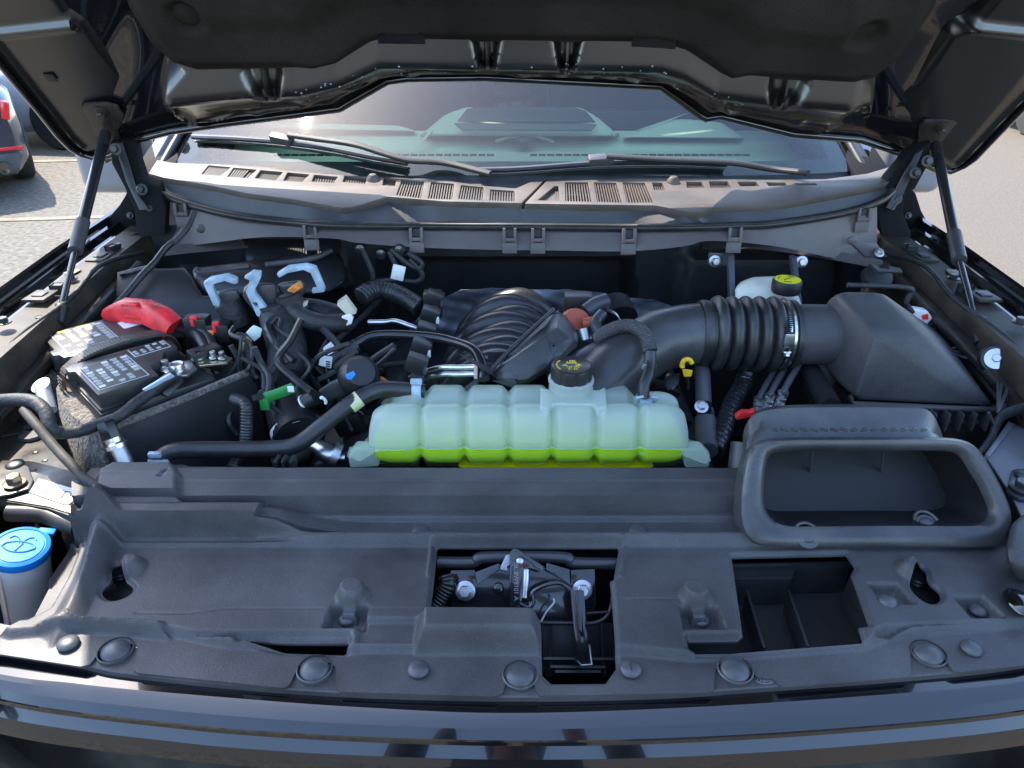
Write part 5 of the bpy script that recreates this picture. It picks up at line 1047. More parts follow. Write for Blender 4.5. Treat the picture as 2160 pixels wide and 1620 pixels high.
# ================================================================== battery
BT = thing('battery', 'black car battery with printed warning labels and a ribbed hold-down strap, half in sunlight', 'battery', (-0.65, 1.11, 1.06))
bu = Vector((0.69, -0.72, 0)).normalized(); bv = Vector((0.72, 0.69, 0)).normalized(); bc = Vector((-0.651, 1.112, 0)) - bu * 0.1575 - bv * 0.0875
BR = basis((0, 0, 1), bu)
def bl(s, t, z): return bc + bu * s + bv * t + Vector((0, 0, z))
BATM = mat('battery case plastic', (0.024, 0.023, 0.023), 0.42, bump=0.25, bscale=500, var=0.3, vscale=20, dust=0.5)
box('case', bl(0.1575, 0.0875, 1.155), (0.315, 0.175, 0.19), BATM, BT, BR, 0.006)
plate('rear_lid', [bl(s, t, 1.25) for s, t in ((0.012, 0.008), (0.012, 0.168), (0.055, 0.168), (0.135, 0.166), (0.142, 0.115), (0.142, 0.03), (0.135, 0.008), (0.118, 0.006), (0.115, -0.002), (0.095, -0.002), (0.092, 0.006))], (0, 0, 0.028), BATM, BT, bev=0.003)
plate('front_lid', [bl(s, t, 1.25) for s, t in ((0.172, 0.012), (0.172, 0.145), (0.19, 0.160), (0.222, 0.158), (0.225, 0.135), (0.255, 0.118), (0.262, 0.098), (0.305, 0.095), (0.307, 0.006), (0.20, 0.006), (0.197, -0.002), (0.178, -0.002))], (0, 0, 0.028), BATM, BT, bev=0.003)
box('rim_step', bl(0.245, 0.02, 1.252), (0.13, 0.035, 0.006), BATM, BT, BR, 0.002)
def label(s0, s1, t0, t1, z, rows_, cols_, yel=False, nm='warning_label'):
    o = plate(nm, [bl(s, t, z) for s, t in ((s0, t0), (s1, t0), (s1, t1), (s0, t1))], (0, 0, 0.0006), LABEL2, BT)
    bm = bmesh.new(); bz = bmesh.new(); dt = (t1 - t0) / cols_
    add_box(bz, bl((s0 + s1) / 2, (t0 + t1) / 2, z + 0.0009), (s1 - s0 - 0.003, t1 - t0 - 0.003, 0.0004), BR)
    for c_ in range(cols_):
        for r_ in range(rows_):
            ta = t0 + dt * c_ + 0.0025; ds = (s1 - s0 - 0.006) / rows_; sa = s0 + 0.003 + ds * r_; w = dt - 0.0040
            if random.random() < 0.18: continue
            if random.random() < 0.3: add_box(bm, bl(sa + ds / 2, ta + w / 2, z + 0.0013), (ds * 0.7, w * 0.85, 0.0004), BR)
            else:
                for k in range(3): add_box(bm, bl(sa + ds * (0.2 + 0.28 * k), ta + w * 0.5 - w * 0.1 * random.random(), z + 0.0013), (ds * 0.12, w * random.uniform(0.6, 0.92), 0.0004), BR)
    bmo('label_field', bz, INKSHADE, o); bmo('label_print', bm, LABEL2, o, smooth=False)
    if yel:
        for c_ in (0.25, 0.62): add_ = plate('yellow_stripe', [bl(s, t, z + 0.0016) for s, t in ((s0 + 0.002, t0 + (t1 - t0) * (c_ - .12)), (s0 + 0.010, t0 + (t1 - t0) * (c_ - .10)), (s0 + 0.010, t0 + (t1 - t0) * (c_ + .10)), (s0 + 0.002, t0 + (t1 - t0) * (c_ + .12)))], (0, 0, 0.0003), YELP, o)
label(0.022, 0.118, 0.018, 0.100, 1.2782, 7, 5, True); label(0.195, 0.295, 0.012, 0.085, 1.2782, 8, 5); label(0.18, 0.215, 0.092, 0.150, 1.2782, 3, 5)
plate('white_sticker', [bl(s, t, 1.2782) for s, t in ((0.050, 0.120), (0.085, 0.120), (0.085, 0.158), (0.050, 0.158))], (0, 0, 0.0006), LABEL, BT)
for k in range(3): lathe('sticker_symbol', bl(0.06 + 0.008 * k, 0.132 + 0.006 * k, 1.279), [(0.003, 0), (0.003, 0.0004), (0, 0.0004)], (BLUE, RED, YEL)[k], BT, seg=12)
# ribbed strap
sp = [bl(0.157, -0.006, 1.15), bl(0.157, -0.006, 1.245), bl(0.157, 0.010, 1.268), bl(0.157, 0.05, 1.283), bl(0.157, 0.12, 1.285), bl(0.157, 0.172, 1.27), bl(0.157, 0.182, 1.2)]
sps = spline(sp, 10); STR = mat('strap rubber', (0.045, 0.037, 0.030), 0.55, bump=0.2, bscale=300, var=0.2)
bm = bmesh.new(); add_loft(bm, [[p + bu * a + Vector((0, 0, b)) for a, b in ((-0.013, 0), (0.013, 0), (0.013, 0.004), (-0.013, 0.004))] for p in sps], closed=True, capA=True, capB=True); st_ = bmo('hold_down_strap', bm, STR, BT)
bm = bmesh.new()
dd = resamp(sps, 70, closed=False)
for i in range(4, 66):
    t = (dd[i + 1] - dd[i]).normalized(); add_box(bm, dd[i] + Vector((0, 0, 0.004)) + (Vector((-0.003, -0.003, 0)) if i < 20 else Vector()), (0.024, 0.0016, 0.002), basis(t.cross(bu) * -1, bu), 0)
bmo('strap_ribs', bm, STR, st_)
# negative terminal
TERM = thing('battery_terminal_clamp', 'silver battery terminal clamp with bolts and a white cable tag, on the battery corner', 'terminal clamp', tuple(bl(0.27, 0.14, 1.25)))
plate('clamp_plate', [bl(s, t, 1.262) for s, t in ((0.245, 0.128), (0.262, 0.110), (0.300, 0.115), (0.312, 0.135), (0.300, 0.155), (0.262, 0.160))], (0, 0, 0.005), ALU, TERM, bev=0.001)
lathe('post', bl(0.283, 0.130, 1.262), [(0.013, 0), (0.012, 0.012), (0.0105, 0.016), (0.009, 0.014), (0, 0.014)], ALU, TERM)
bolt('nut', bl(0.258, 0.122, 1.266), 0.006, 0.012, ZINC, TERM)
plate('fuse_plate', [bl(s, t, 1.262) for s, t in ((0.245, 0.165), (0.262, 0.205), (0.300, 0.215), (0.312, 0.20), (0.290, 0.163))], (0, 0, 0.004), mat('yellow chromate steel', (0.55, 0.52, 0.40), 0.3, 1.0, var=0.2, vscale=60), TERM, bev=0.001)
box('sensor_body', bl(0.262, 0.185, 1.272), (0.028, 0.050, 0.016), PLASTD, TERM, BR, 0.003)
for s, t in ((0.270, 0.172), (0.283, 0.19), (0.295, 0.20)): bolt('nut', bl(s, t, 1.268), 0.005, 0.012, ZINC, TERM)
hull('cable_lug', [bl(0.300, 0.118, 1.262), bl(0.318, 0.13, 1.262), bl(0.335, 0.092, 1.25), bl(0.318, 0.084, 1.25), bl(0.305, 0.12, 1.272), bl(0.33, 0.088, 1.262)], RUBBER, TERM, 0.003)
# red positive cover
RC = thing('terminal_cover', 'bright red plastic cover over the positive battery terminal', 'terminal cover', tuple(Z(300, 665, 1.29)))
rp = [(232, 664, 1.285), (262, 648, 1.30), (310, 652, 1.305), (345, 668, 1.305), (368, 688, 1.29)]
rows = []
for i, (a, b, c) in enumerate(rp):
    p = Z(a, b, c); t = (Z(*rp[min(i + 1, 4)]) - Z(*rp[max(i - 1, 0)])).normalized(); n_ = Vector((0, 0, 1)); n_ = (n_ - t * n_.dot(t)).normalized(); w_ = t.cross(n_)
    k = 0.7 if i == 0 else 1.0
    rows.append([p + w_ * (x * 0.017 * k) + n_ * (z * 0.014) for x, z in ((-1, -1.6), (-1, 0.6), (-0.7, 1), (0.7, 1), (1, 0.6), (1, -1.6))])
rows[0:0] = [[p.lerp(sum(rows[0], Vector()) / 6, 0.5) + Vector((-0.012, 0.002, -0.006)) for p in rows[0]]]
bm = bmesh.new(); add_loft(bm, rows, capA=True, capB=True); bmesh.ops.bevel(bm, geom=[e for e in bm.edges if e.calc_face_angle(0) > R(30)], offset=0.002, segments=2, affect='EDGES'); bmo('boot', bm, RED, RC, 50)
box('latch_tab', Z(275, 642, 1.32), (0.028, 0.014, 0.006), RED, RC, basis((0, 0.1, 1), (1, -0.1, 0)), 0.002); box('relief', Z(283, 670, 1.295), (0.035, 0.003, 0.006), RED, RC, basis((0, 0, 1), (1, -0.1, 0)), 0.001)
# foam wrap and battery tray
bm = bmesh.new()
for s0, s1 in ((-0.012, 0.085), (0.12, 0.33)):
    rows = []
    for j in range(13):
        s = s0 + (s1 - s0) * j / 12; bulge = 0.016 * math.sin(math.pi * j / 12) ** 0.5
        rows.append([bl(s, -0.004 - bulge - 0.004 * random.random(), 1.232 - 0.004 * random.random()), bl(s, -0.014 - bulge, 1.19), bl(s, -0.018 - bulge, 1.10), bl(s, -0.014 - bulge, 0.98), bl(s, 0.01, 0.98), bl(s, 0.006, 1.232)])
    add_loft(bm, rows, capA=True, capB=True)
bmo('insulating_foam', bm, FOAM, BT, 60)
TR_ = thing('battery_tray', 'plain black battery tray box with a rough top edge around the front of the battery', 'battery tray', tuple(bl(0.16, 0.1, 0.95)))
plate('tray_front', [bl(0.322, -0.01, 1.23), bl(0.322, 0.22, 1.245), bl(0.322, 0.235, 1.22), bl(0.322, 0.235, 0.90), bl(0.322, -0.01, 0.90)], bu * 0.01, mat('tray fibre board', (0.016, 0.016, 0.017), 0.7, bump=0.4, bscale=200, var=0.5, vscale=8), TR_, bev=0.003)
plate('tray_side', [bl(0.0, 0.235, 1.22), bl(0.322, 0.235, 1.22), bl(0.322, 0.235, 0.90), bl(0.0, 0.235, 0.9)], bv * 0.01, PLASTD, TR_, bev=0.003)
tube('rough_edge', [bl(0.330, -0.008, 1.232), bl(0.331, 0.1, 1.238), bl(0.330, 0.222, 1.247)], 0.006, FOAM, TR_, seg=8)
plate('tray_ledge', [bl(0.322, 0.10, 1.235), bl(0.322, 0.235, 1.235), bl(0.25, 0.235, 1.235), bl(0.25, 0.18, 1.235)], (0, 0, -0.01), BATM, TR_, bev=0.002)
# ================================================================== brake fluid reservoir
BF = thing('brake_fluid_reservoir', 'small white brake fluid reservoir with a yellow topped black cap, against the bulkhead', 'fluid reservoir', tuple(Y(1630, 660, 1.36)))
f = lambda x, y, d=1.36: Y(1400 + x / 2.842, 480 + y / 2.842, d)
hull('bottle', [f(425, 340), f(530, 295, 1.38), f(710, 290, 1.38), f(720, 360, 1.34), f(810, 400, 1.33), f(830, 480, 1.33), f(430, 480, 1.34), f(440, 480, 1.44), f(820, 480, 1.44), f(700, 300, 1.46), f(530, 305, 1.46)], BRAKEW, BF, 0.008)
hull('bottle_tail', [f(775, 790, 1.2), f(820, 790, 1.2), f(805, 860, 1.2), f(780, 830, 1.2), f(800, 790, 1.23)], BRAKEW, BF, 0.002)
cb = f(730, 385, 1.325); bt = lathe('bottle_cap', cb, [(0.026, 0), (0.027, 0.003), (0.027, 0.022), (0.025, 0.025), (0.022, 0.0245), (0, 0.0245)], INKSHADE, BF, seg=40, flute=lambda a, h: 1 + 0.02 * math.sin(a * 24))
lathe('cap_top', cb + Vector((0, 0, 0.0245)), [(0.024, 0), (0.024, 0.001), (0, 0.001)], YELB, bt, seg=40)
for a in (0.5, 2.2, 4.0): tube('cap_print', [cb + Vector((0.017 * math.cos(a + k), 0.017 * math.sin(a + k), 0.026)) for k in (0, 0.4, 0.8)], 0.0007, INKSHADE, bt, seg=5)
tube('cap_print', [cb + Vector((-0.008, -0.004, 0.026)), cb + Vector((0.008, 0.006, 0.026))], 0.0008, INKSHADE, bt, seg=5)
BRK = mat('grey bracket steel', (0.075, 0.075, 0.085), 0.4, 0.3, var=0.2)
SB = thing('support_bracket', 'grey steel bracket beside the white brake reservoir, bolted to the bulkhead on its left', 'bracket', tuple(f(410, 300, 1.4)))
plate('bar', [f(388, 160, 1.44), f(425, 160, 1.44), f(432, 450, 1.36), f(398, 450, 1.36)], (0, 0.02, 0), BRK, SB, bev=0.002); plate('foot', [f(270, 150, 1.46), f(390, 155, 1.46), f(395, 230, 1.46), f(262, 222, 1.46)], (0, 0.004, 0), BRK, SB, bev=0.002); bolt('bolt', f(305, 200, 1.455), 0.008, 0.014, ZINC, SB, axis=(0, -1, 0.2))
SB = thing('support_bracket', 'grey steel bracket beside the yellow topped brake reservoir cap, on its right', 'bracket', tuple(f(800, 300, 1.4)))
plate('bar', [f(768, 180, 1.44), f(800, 180, 1.44), f(832, 460, 1.34), f(795, 460, 1.34)], (0, 0.02, 0), BRK, SB, bev=0.002); plate('foot', [f(790, 172, 1.46), f(865, 180, 1.46), f(850, 240, 1.46), f(790, 235, 1.46)], (0, 0.004, 0), BRK, SB, bev=0.002); bolt('bolt', f(825, 205, 1.455), 0.008, 0.012, ZINC, SB, axis=(0, -1, 0.2))
# ================================================================== hoses, harnesses and connectors
g4 = lambda x, y, d: Y(x / 3, 480 + y / 3, d)
g5 = lambda x, y, d: Y(400 + x / 3, 480 + y / 3, d)
g6 = lambda x, y, d: Y(900 + x / 3.374, 540 + y / 3.374, d)
g7 = lambda x, y, d: Y(1400 + x / 2.842, 480 + y / 2.842, d)
def hose(label, pts, r, m=RUBBER, cat='hose', name='hose', group=None, **k):
    o = tube(name, pts, r, m, None, **k); tag(o, label, cat, group); return o
# coolant overflow hose
o = thing('coolant_hose', 'thick black rubber hose from the coolant reservoir across to the radiator, with yellow marking band', 'hose', tuple(Y(560, 940, 0.93)))
cpts = [Y(333, 988, 0.885), Y(340, 965, 0.895), Y(378, 950, 0.905), Y(470, 948, 0.915), Y(560, 947, 0.92), Y(625, 938, 0.925), Y(690, 890, 0.95), Y(750, 845, 0.975), Y(800, 822, 0.995), Y(850, 822, 1.005), Y(895, 826, 1.01)]
tube('hose_body', cpts, 0.0125, RUBBER, o, seg=18)
d0 = (cpts[7] - cpts[6]).normalized(); c0 = Y(748, 848, 0.974)
tube('marking_band', [c0 - d0 * 0.009, c0 + d0 * 0.009], 0.0132, mat('pale yellow band', (0.55, 0.53, 0.30), 0.5), o, seg=18, smooth=False)
for c, dx in ((Y(880, 824, 1.008), 0.007), (Y(335, 978, 0.888), 0.006)):
    tube('spring_clamp', [c - Vector((dx, 0, 0)), c + Vector((dx, 0, 0))] if dx > 0.0065 else [c - Vector((0, 0.003, dx)), c + Vector((0, 0.003, dx))], 0.0145, PALE, o, seg=18, smooth=False)
    box('clamp_ear', c + Vector((0, -0.004, 0.018)), (0.018, 0.008, 0.008), PALE, o, bev=0.002)
# braided vent hose on the right of the cap
o = thing('vent_hose', 'braided black vent hose arching from the resonator down to the coolant reservoir', 'hose', tuple(g6(1570, 700, 1.0)))
BR_ = mat('braided sleeve', (0.030, 0.030, 0.034), 0.5, bump=1.0, bscale=350, bdist=0.003, var=0.7, vscale=300)
v0 = [g6(1215, 590, 1.11), g6(1290, 535, 1.10), g6(1400, 498, 1.09), g6(1490, 510, 1.07), g6(1560, 570, 1.05), g6(1592, 680, 1.03)]
corr('braid', v0, 0.0108, BR_, o, pitch=0.0032, amp=0.10)
tube('hose_body', [v0[-1], g6(1590, 760, 1.02), g6(1575, 850, 1.0), g6(1545, 930, 0.985), g6(1545, 1040, 0.975)], 0.0092, RUBBER, o, seg=16)
c = g6(1583, 785, 1.017); tube('hose_clamp', [c + Vector((0.001, 0, 0.005)), c - Vector((0.001, 0, 0.005))], 0.0112, ZINC, o, seg=20, smooth=False)
c = g6(1558, 1030, 0.976); tube('hose_clamp', [c + Vector((0, 0, 0.006)), c - Vector((0, 0, 0.006))], 0.0125, PALE, o, seg=20, smooth=False)
for s in (-1, 1): tube('clamp_ear', [c + Vector((s * 0.012, -0.004, 0)), c + Vector((s * 0.016, -0.01, 0.010)), c + Vector((s * 0.006, -0.012, 0.014))], 0.002, PALE, o, seg=6)
# fuel and vapour lines
hose('shiny black vapour hose arching over the left side of the intake manifold', [g5(900, 850, 1.12), g5(960, 800, 1.13), g5(1060, 730, 1.15), g5(1200, 680, 1.16), g5(1500, 690, 1.15), Y(955, 720, 1.13), Y(1000, 738, 1.09), Y(1018, 775, 1.05), Y(1022, 800, 1.03)], 0.0085, mat('shiny black hose', (0.012, 0.012, 0.014), 0.22, dust=0.3), seg=14)
hose('short corrugated black hose end above the blue tabbed sensor, left of the manifold', [g5(880, 860, 1.12), g5(940, 820, 1.13), g5(1060, 745, 1.148)], 0.0125, RUBBER, seg=14)
for yy, lab in ((795, 'upper'), (845, 'lower')):
    o = hose('thin silver metal fuel line under the black vapour hose, the %s of the pair' % lab, [g6(-120, yy + 70, 1.10), g6(-20, yy + 30, 1.08), g6(100, yy, 1.06), g6(220, yy - 2, 1.05), g6(350, yy - 6, 1.045)], 0.0045, ALU, 'fuel line', 'fuel_line', group='metal fuel lines', seg=10)
    box('collar', g6(350, yy - 5, 1.043), (0.006, 0.012, 0.012), mat('pink grey collar', (0.55, 0.40, 0.38), 0.4), o, bev=0.001)
hose('silver crimped refrigerant line running behind the left connectors', [g5(1130, 600, 1.26), g5(1240, 598, 1.26), g5(1300, 592, 1.26), g5(1400, 625, 1.25), g5(1500, 665, 1.25)], 0.005, ALU, 'pipe', 'metal_pipe', seg=10)
corr('ribbed_conduit', [g5(1080, 440, 1.34), g5(1150, 400, 1.36), g5(1230, 400, 1.37), g5(1350, 440, 1.36), g5(1460, 510, 1.33)], 0.018, RUBBER, None, 0.008, 0.16); tag(bpy.data.objects['ribbed_conduit'], 'fat ribbed conduit running behind the connectors toward the foil shield', 'conduit')
o = corr('ribbed_conduit', [g5(280, 1085, 1.0), g5(350, 1120, 0.98), g5(360, 1220, 0.965), g5(355, 1360, 0.95)], 0.009, RUBBER, None, 0.0045, 0.18); tag(o, 'narrow ribbed conduit dropping vertically in front of the battery tray corner', 'conduit')
o = corr('ribbed_conduit', [g5(330, 1450, 0.93), g5(290, 1490, 0.92), g5(270, 1530, 0.91)], 0.009, RUBBER, None, 0.0045, 0.18); tag(o, 'short stub of ribbed conduit just below the thick coolant hose', 'conduit')
# radiator outlet neck (steel) left of the tank
o = thing('metal_coolant_pipe', 'flared silver aluminium pipe with clamp ring at the left end of the coolant reservoir', 'pipe', tuple(g5(850, 1420, 0.95)))
tube('pipe_body', [g5(720, 1400, 0.97), g5(800, 1385, 0.965), g5(880, 1430, 0.955), g5(930, 1455, 0.95), g5(985, 1460, 0.95)], lambda t: 0.010 + 0.006 * ss(np.array(t), 0.2, 0.6) - 0.008 * ss(np.array(t), 0.75, 0.9), ALU, o, seg=18)
c = g5(915, 1448, 0.952); tube('clamp_ring', [c + Vector((-0.004, 0, 0.003)), c + Vector((0.006, 0, -0.002))], 0.022, ZINC, o, seg=20, smooth=False)
hose('black taped pipe end behind the silver coolant pipe', [g5(520, 1480, 0.93), g5(620, 1450, 0.94), g5(720, 1410, 0.965)], 0.016, TAPE, 'pipe')
# lower radiator hose with white ring
o = thing('radiator_hose', 'large black radiator hose with a white paint ring, deep below the connectors', 'hose', tuple(g5(650, 1200, 1.02)))
tube('hose_body', [g5(590, 950, 1.12), g5(620, 1080, 1.08), g5(660, 1220, 1.02), g5(700, 1330, 0.98)], 0.040, mat('dark rubber hose', (0.008, 0.008, 0.009), 0.5), o, seg=26)
a, b = g5(672, 1262, 1.003), g5(684, 1300, 0.995); tube('white_ring', [a, b], 0.0408, WHITE, o, seg=30, smooth=False)
# main harness trunk
hose('thick taped wiring trunk running down from the middle connector', [g5(560, 560, 1.20), g5(590, 660, 1.17), g5(620, 780, 1.14), g5(610, 900, 1.12), g5(590, 1010, 1.11)], 0.030, TAPE, 'wiring harness', 'wiring_harness', seg=18, sy=1.1)
hose('taped wiring branch curving right from the connector with orange wires', [g5(610, 430, 1.21), g5(640, 500, 1.20), g5(720, 570, 1.18), g5(850, 605, 1.18), g5(1000, 600, 1.20)], 0.016, TAPE, 'wiring harness', 'wiring_harness', seg=14)
hose('fat taped wiring branch with cream tape patches behind the connectors', [g5(700, 520, 1.25), g5(800, 530, 1.24), g5(900, 555, 1.24), g5(1000, 580, 1.23)], 0.022, TAPE, 'wiring harness', 'wiring_harness', seg=14)
o = hose('black ground cable in front of the battery, leading to the front left bracket', [g4(1110, 935, 1.01), g4(1060, 960, 1.0), g4(960, 1040, 0.985), g4(860, 1110, 0.96), g4(760, 1190, 0.935), g4(640, 1240, 0.92), g4(500, 1290, 0.90), g4(380, 1300, 0.885), g4(300, 1270, 0.88)], 0.0085, TAPE, 'cable', 'battery_cable', seg=12)
c = g4(1020, 992, 0.992); d0 = (g4(1080, 960, 1.0) - g4(960, 1020, 0.985)).normalized(); box('cable_tag', c + Vector((0, -0.006, 0.006)), (0.046, 0.003, 0.014), mat('pale blue tag', (0.55, 0.65, 0.80), 0.5), o, basis((0, -0.7, 0.7), d0), 0.001)
hose('taped harness end at the front left corner of the bay', [g4(-60, 1100, 0.93), g4(0, 1095, 0.93), g4(120, 1090, 0.92), g4(220, 1105, 0.91), g4(290, 1170, 0.895), g4(320, 1270, 0.88), g4(380, 1300, 0.885)], 0.0095, TAPE, 'wiring harness', 'wiring_harness', seg=12)
hose('long hood seal strip running diagonally along the sunny front left bracket', [g4(150, 1155, 0.905), g4(230, 1250, 0.875), g4(330, 1370, 0.85), g4(430, 1480, 0.825), g4(540, 1590, 0.805), g4(630, 1640, 0.795)], 0.0065, WRUB, 'seal', 'rubber_seal', seg=10)
# washer and vacuum lines
hose('thin black line rising from the battery to the cowl gutter', [g4(680, 545, 1.30), g4(800, 420, 1.34), g4(900, 300, 1.38), g4(980, 220, 1.41), g4(1050, 130, 1.44), g4(1130, 60, 1.46), g4(1180, -10, 1.48)], 0.0065, RUBBER, 'cable', 'thin_cable', seg=10)
rnd = random.Random(3)
wl = ['thin dark wires tangled left of the manifold', 'thin wires hanging from the cowl rail', 'wires behind the brake reservoir']
WIRES = thing('wire_bundle', 'tangle of thin dark wires between battery and engine', 'wires', tuple(g5(400, 800, 1.1)))
for k in range(26):
    x0, y0 = rnd.uniform(60, 900), rnd.uniform(560, 900); pts = []; dpt = rnd.uniform(1.05, 1.2)
    for j in range(5):
        pts.append(g5(x0, y0, dpt)); x0 += rnd.uniform(-90, 130); y0 += rnd.uniform(20, 150); dpt -= rnd.uniform(0, 0.03)
    tube('wire', pts, rnd.uniform(0.0025, 0.007), RUBBER if k % 3 else TAPE, WIRES, seg=7, n=6)
for k in range(10):
    x0, y0 = rnd.uniform(1000, 1500), rnd.uniform(700, 1000); pts = []; dpt = rnd.uniform(1.08, 1.15)
    for j in range(4):
        pts.append(g5(x0, y0, dpt)); x0 += rnd.uniform(-140, 40); y0 += rnd.uniform(10, 120)
    tube('wire', pts, rnd.uniform(0.003, 0.006), RUBBER, WIRES, seg=7, n=6)
WB = thing('wire_bundle', 'looped wires hanging under the cowl rail near its middle', 'wires', tuple(g5(1300, 300, 1.42)))
for pts in ([(1090, 130), (1130, 220), (1160, 300), (1150, 380), (1090, 430)], [(1260, 150), (1300, 230), (1330, 300), (1290, 380), (1180, 480), (1060, 600), (930, 720), (880, 780)], [(1270, 140), (1370, 220), (1450, 260), (1465, 220), (1380, 160)], [(1390, 200), (1470, 290), (1440, 340), (1300, 330), (1180, 340)]):
    tube('wire', [g5(a, b, 1.44 if b < 400 else 1.44 - (b - 400) * 0.0006) for a, b in pts], 0.0055, TAPE, WB, seg=8)
for a, b in ((1085, 135), (1215, 165), (1330, 140)): lathe('ground_stud', g5(a, b, 1.45), [(0.012, 0), (0.010, 0.010), (0, 0.012)], GB_, WB, axis=(0, -1, 0.1))
box('white_clip', g5(1320, 285, 1.43), (0.026, 0.006, 0.032), WHITE, WB, Matrix.Rotation(R(15), 3, 'Y'), 0.003)
# fuse box on the bulkhead
FB = thing('fuse_box', 'large black fuse box cover with raised edge ribs at the back left of the bay', 'fuse box', tuple(g5(400, 350, 1.45)))
hull('cover', [g5(5, 250, 1.45), g5(390, 240, 1.46), g5(910, 135, 1.50), g5(970, 170, 1.50), g5(1000, 330, 1.42), g5(860, 420, 1.38), g5(100, 440, 1.38), g5(20, 330, 1.40), g5(100, 440, 1.50), g5(900, 420, 1.52)], PLASTD, FB, 0.010)
tube('edge_rib', [g5(40, 262, 1.44), g5(90, 290, 1.43), g5(380, 245, 1.445)], 0.006, PLAST, FB, seg=8); tube('edge_rib', [g5(480, 235, 1.445), g5(760, 200, 1.46), g5(900, 145, 1.485)], 0.006, PLAST, FB, seg=8)
plate('side_shield', [g4(740, 290, 1.40), g4(930, 245, 1.42), g4(980, 270, 1.42), g4(1160, 262, 1.42), g4(1200, 310, 1.40), g4(1270, 440, 1.36), g4(1420, 445, 1.36), g4(1420, 700, 1.32), g4(820, 700, 1.30), g4(660, 540, 1.33), g4(730, 420, 1.36)], (0, 0.01, 0), PLASTD, FB, bev=0.004)
plate('side_shield_lip', [g4(740, 285, 1.398), g4(930, 240, 1.418), g4(980, 228, 1.418), g4(925, 262, 1.41), g4(745, 300, 1.39)], (0, 0.004, 0), PLAST, FB, bev=0.001)
# three bulkhead connectors with pale levers
def conn(label, body, tail, lev, y, extra=None):
    o = thing('electrical_connector', label, 'connector', tuple(g5(*body[0], y)), group='bulkhead connectors with pale levers')
    bp_ = [g5(a, b, y + d) for d in (0, 0.05) for a, b in body]; hull('plug_body', bp_, PLAST2, o, 0.008, 3)
    tube('cable_boot', [g5(a, b, y - 0.002) for a, b in tail], 0.024, TAPE, o, seg=14)
    for l in lev: 
        plate('lever', [g5(a, b, y - 0.018) for a, b in l[0]], (0, 0.008, 0.003), PALE, o, [[g5(a, b, y - 0.018) for a, b in h] for h in l[1:]], bev=0.0015)
conn('leftmost black bulkhead connector with a pale blue corner lever', [(165, 400), (300, 380), (330, 450), (290, 530), (200, 490), (160, 440)], [(240, 470), (280, 540), (310, 610)], [[[(85, 355), (130, 325), (240, 305), (300, 330), (305, 355), (280, 360), (220, 340), (150, 360), (150, 385), (190, 485), (185, 502), (150, 495)]]], 1.22)
conn('middle black bulkhead connector with a pale blue S shaped lever', [(330, 400), (370, 350), (540, 350), (560, 450), (540, 560), (420, 540), (340, 450)], [(520, 480), (550, 560), (580, 620)], [[[(345, 320), (400, 285), (450, 290), (450, 320), (410, 400), (420, 430), (490, 520), (495, 565), (470, 577), (425, 560), (355, 410), (380, 335)], [(395, 472), (425, 475), (440, 510), (415, 505)]]], 1.20)
conn('right black bulkhead connector with pale blue square lever and orange wires', [(550, 380), (560, 350), (720, 330), (740, 400), (700, 450), (600, 440)], [(620, 420), (640, 480), (680, 540)], [[[(550, 300), (620, 255), (740, 240), (800, 258), (858, 395), (850, 410), (780, 418), (770, 400), (810, 390), (765, 290), (720, 270), (620, 290), (565, 320)]]], 1.21)
for k in range(5): tag(tube('orange_wire', [g5(625 + k * 8, 400 + k * 2, 1.18), g5(660 + k * 9, 370 + k * 3, 1.178), g5(700 + k * 3, 345 + k * 8, 1.19)], 0.0022, ORANGE, bpy.data.objects['electrical_connector.002'], seg=6), None)
def small(name, label, cat, fn): 
    o = fn(name); tag(o, label, cat); return o
def flat(name, pts, m, label, cat, t=0.006, bev=0.001): o = plate(name, pts, (0, t, t * 0.3), m, None, bev=bev); tag(o, label, cat); return o
flat('tape_patch', [g5(930, 490, 1.19), g5(985, 450, 1.20), g5(1055, 545, 1.20), g5(1000, 560, 1.19)], CREAM, 'cream cloth tape square stuck on the wiring right of the connectors', 'tape', 0.012)
flat('tape_patch', [g5(690, 490, 1.20), g5(745, 475, 1.20), g5(745, 490, 1.20), g5(705, 520, 1.19), g5(730, 590, 1.18), g5(760, 612, 1.18), g5(690, 620, 1.17), g5(605, 550, 1.19), g5(640, 520, 1.19), g5(685, 560, 1.19)], CREAM, 'ragged cream tape wrapped below the connector with orange wires', 'tape', 0.008)
flat('cable_ring', [g5(960, 572, 1.17), g5(1005, 555, 1.17), g5(1035, 575, 1.17), g5(1025, 610, 1.17), g5(990, 622, 1.17), g5(1005, 590, 1.17)], WHITE, 'white cable ring at the end of the wiring branch below the tape square', 'cable ring', 0.006)
flat('white_clip', [g5(842, 772, 1.13), g5(890, 735, 1.13), g5(930, 785, 1.13), g5(875, 810, 1.12)], LABEL, 'small white square clip left of the black hose end', 'clip')
fl_ = flat('paper_tag', [g5(830, 812, 1.11), g5(905, 822, 1.11), g5(895, 892, 1.10), g5(815, 870, 1.10)], LABEL, 'white paper tag with a square code and printed lines, left of the manifold', 'tag', 0.002, 0.0005)
for k in range(3): plate('tag_print', [g5(862, 845 + k * 14, 1.099), g5(890, 850 + k * 14, 1.099), g5(889, 856 + k * 14, 1.099), g5(861, 851 + k * 14, 1.099)], (0, 0.001, 0), INKSHADE, fl_)
o = thing('electrical_connector', 'cream connector plugged into a tan one, right of the battery terminal', 'connector', tuple(g5(400, 680, 1.12)))
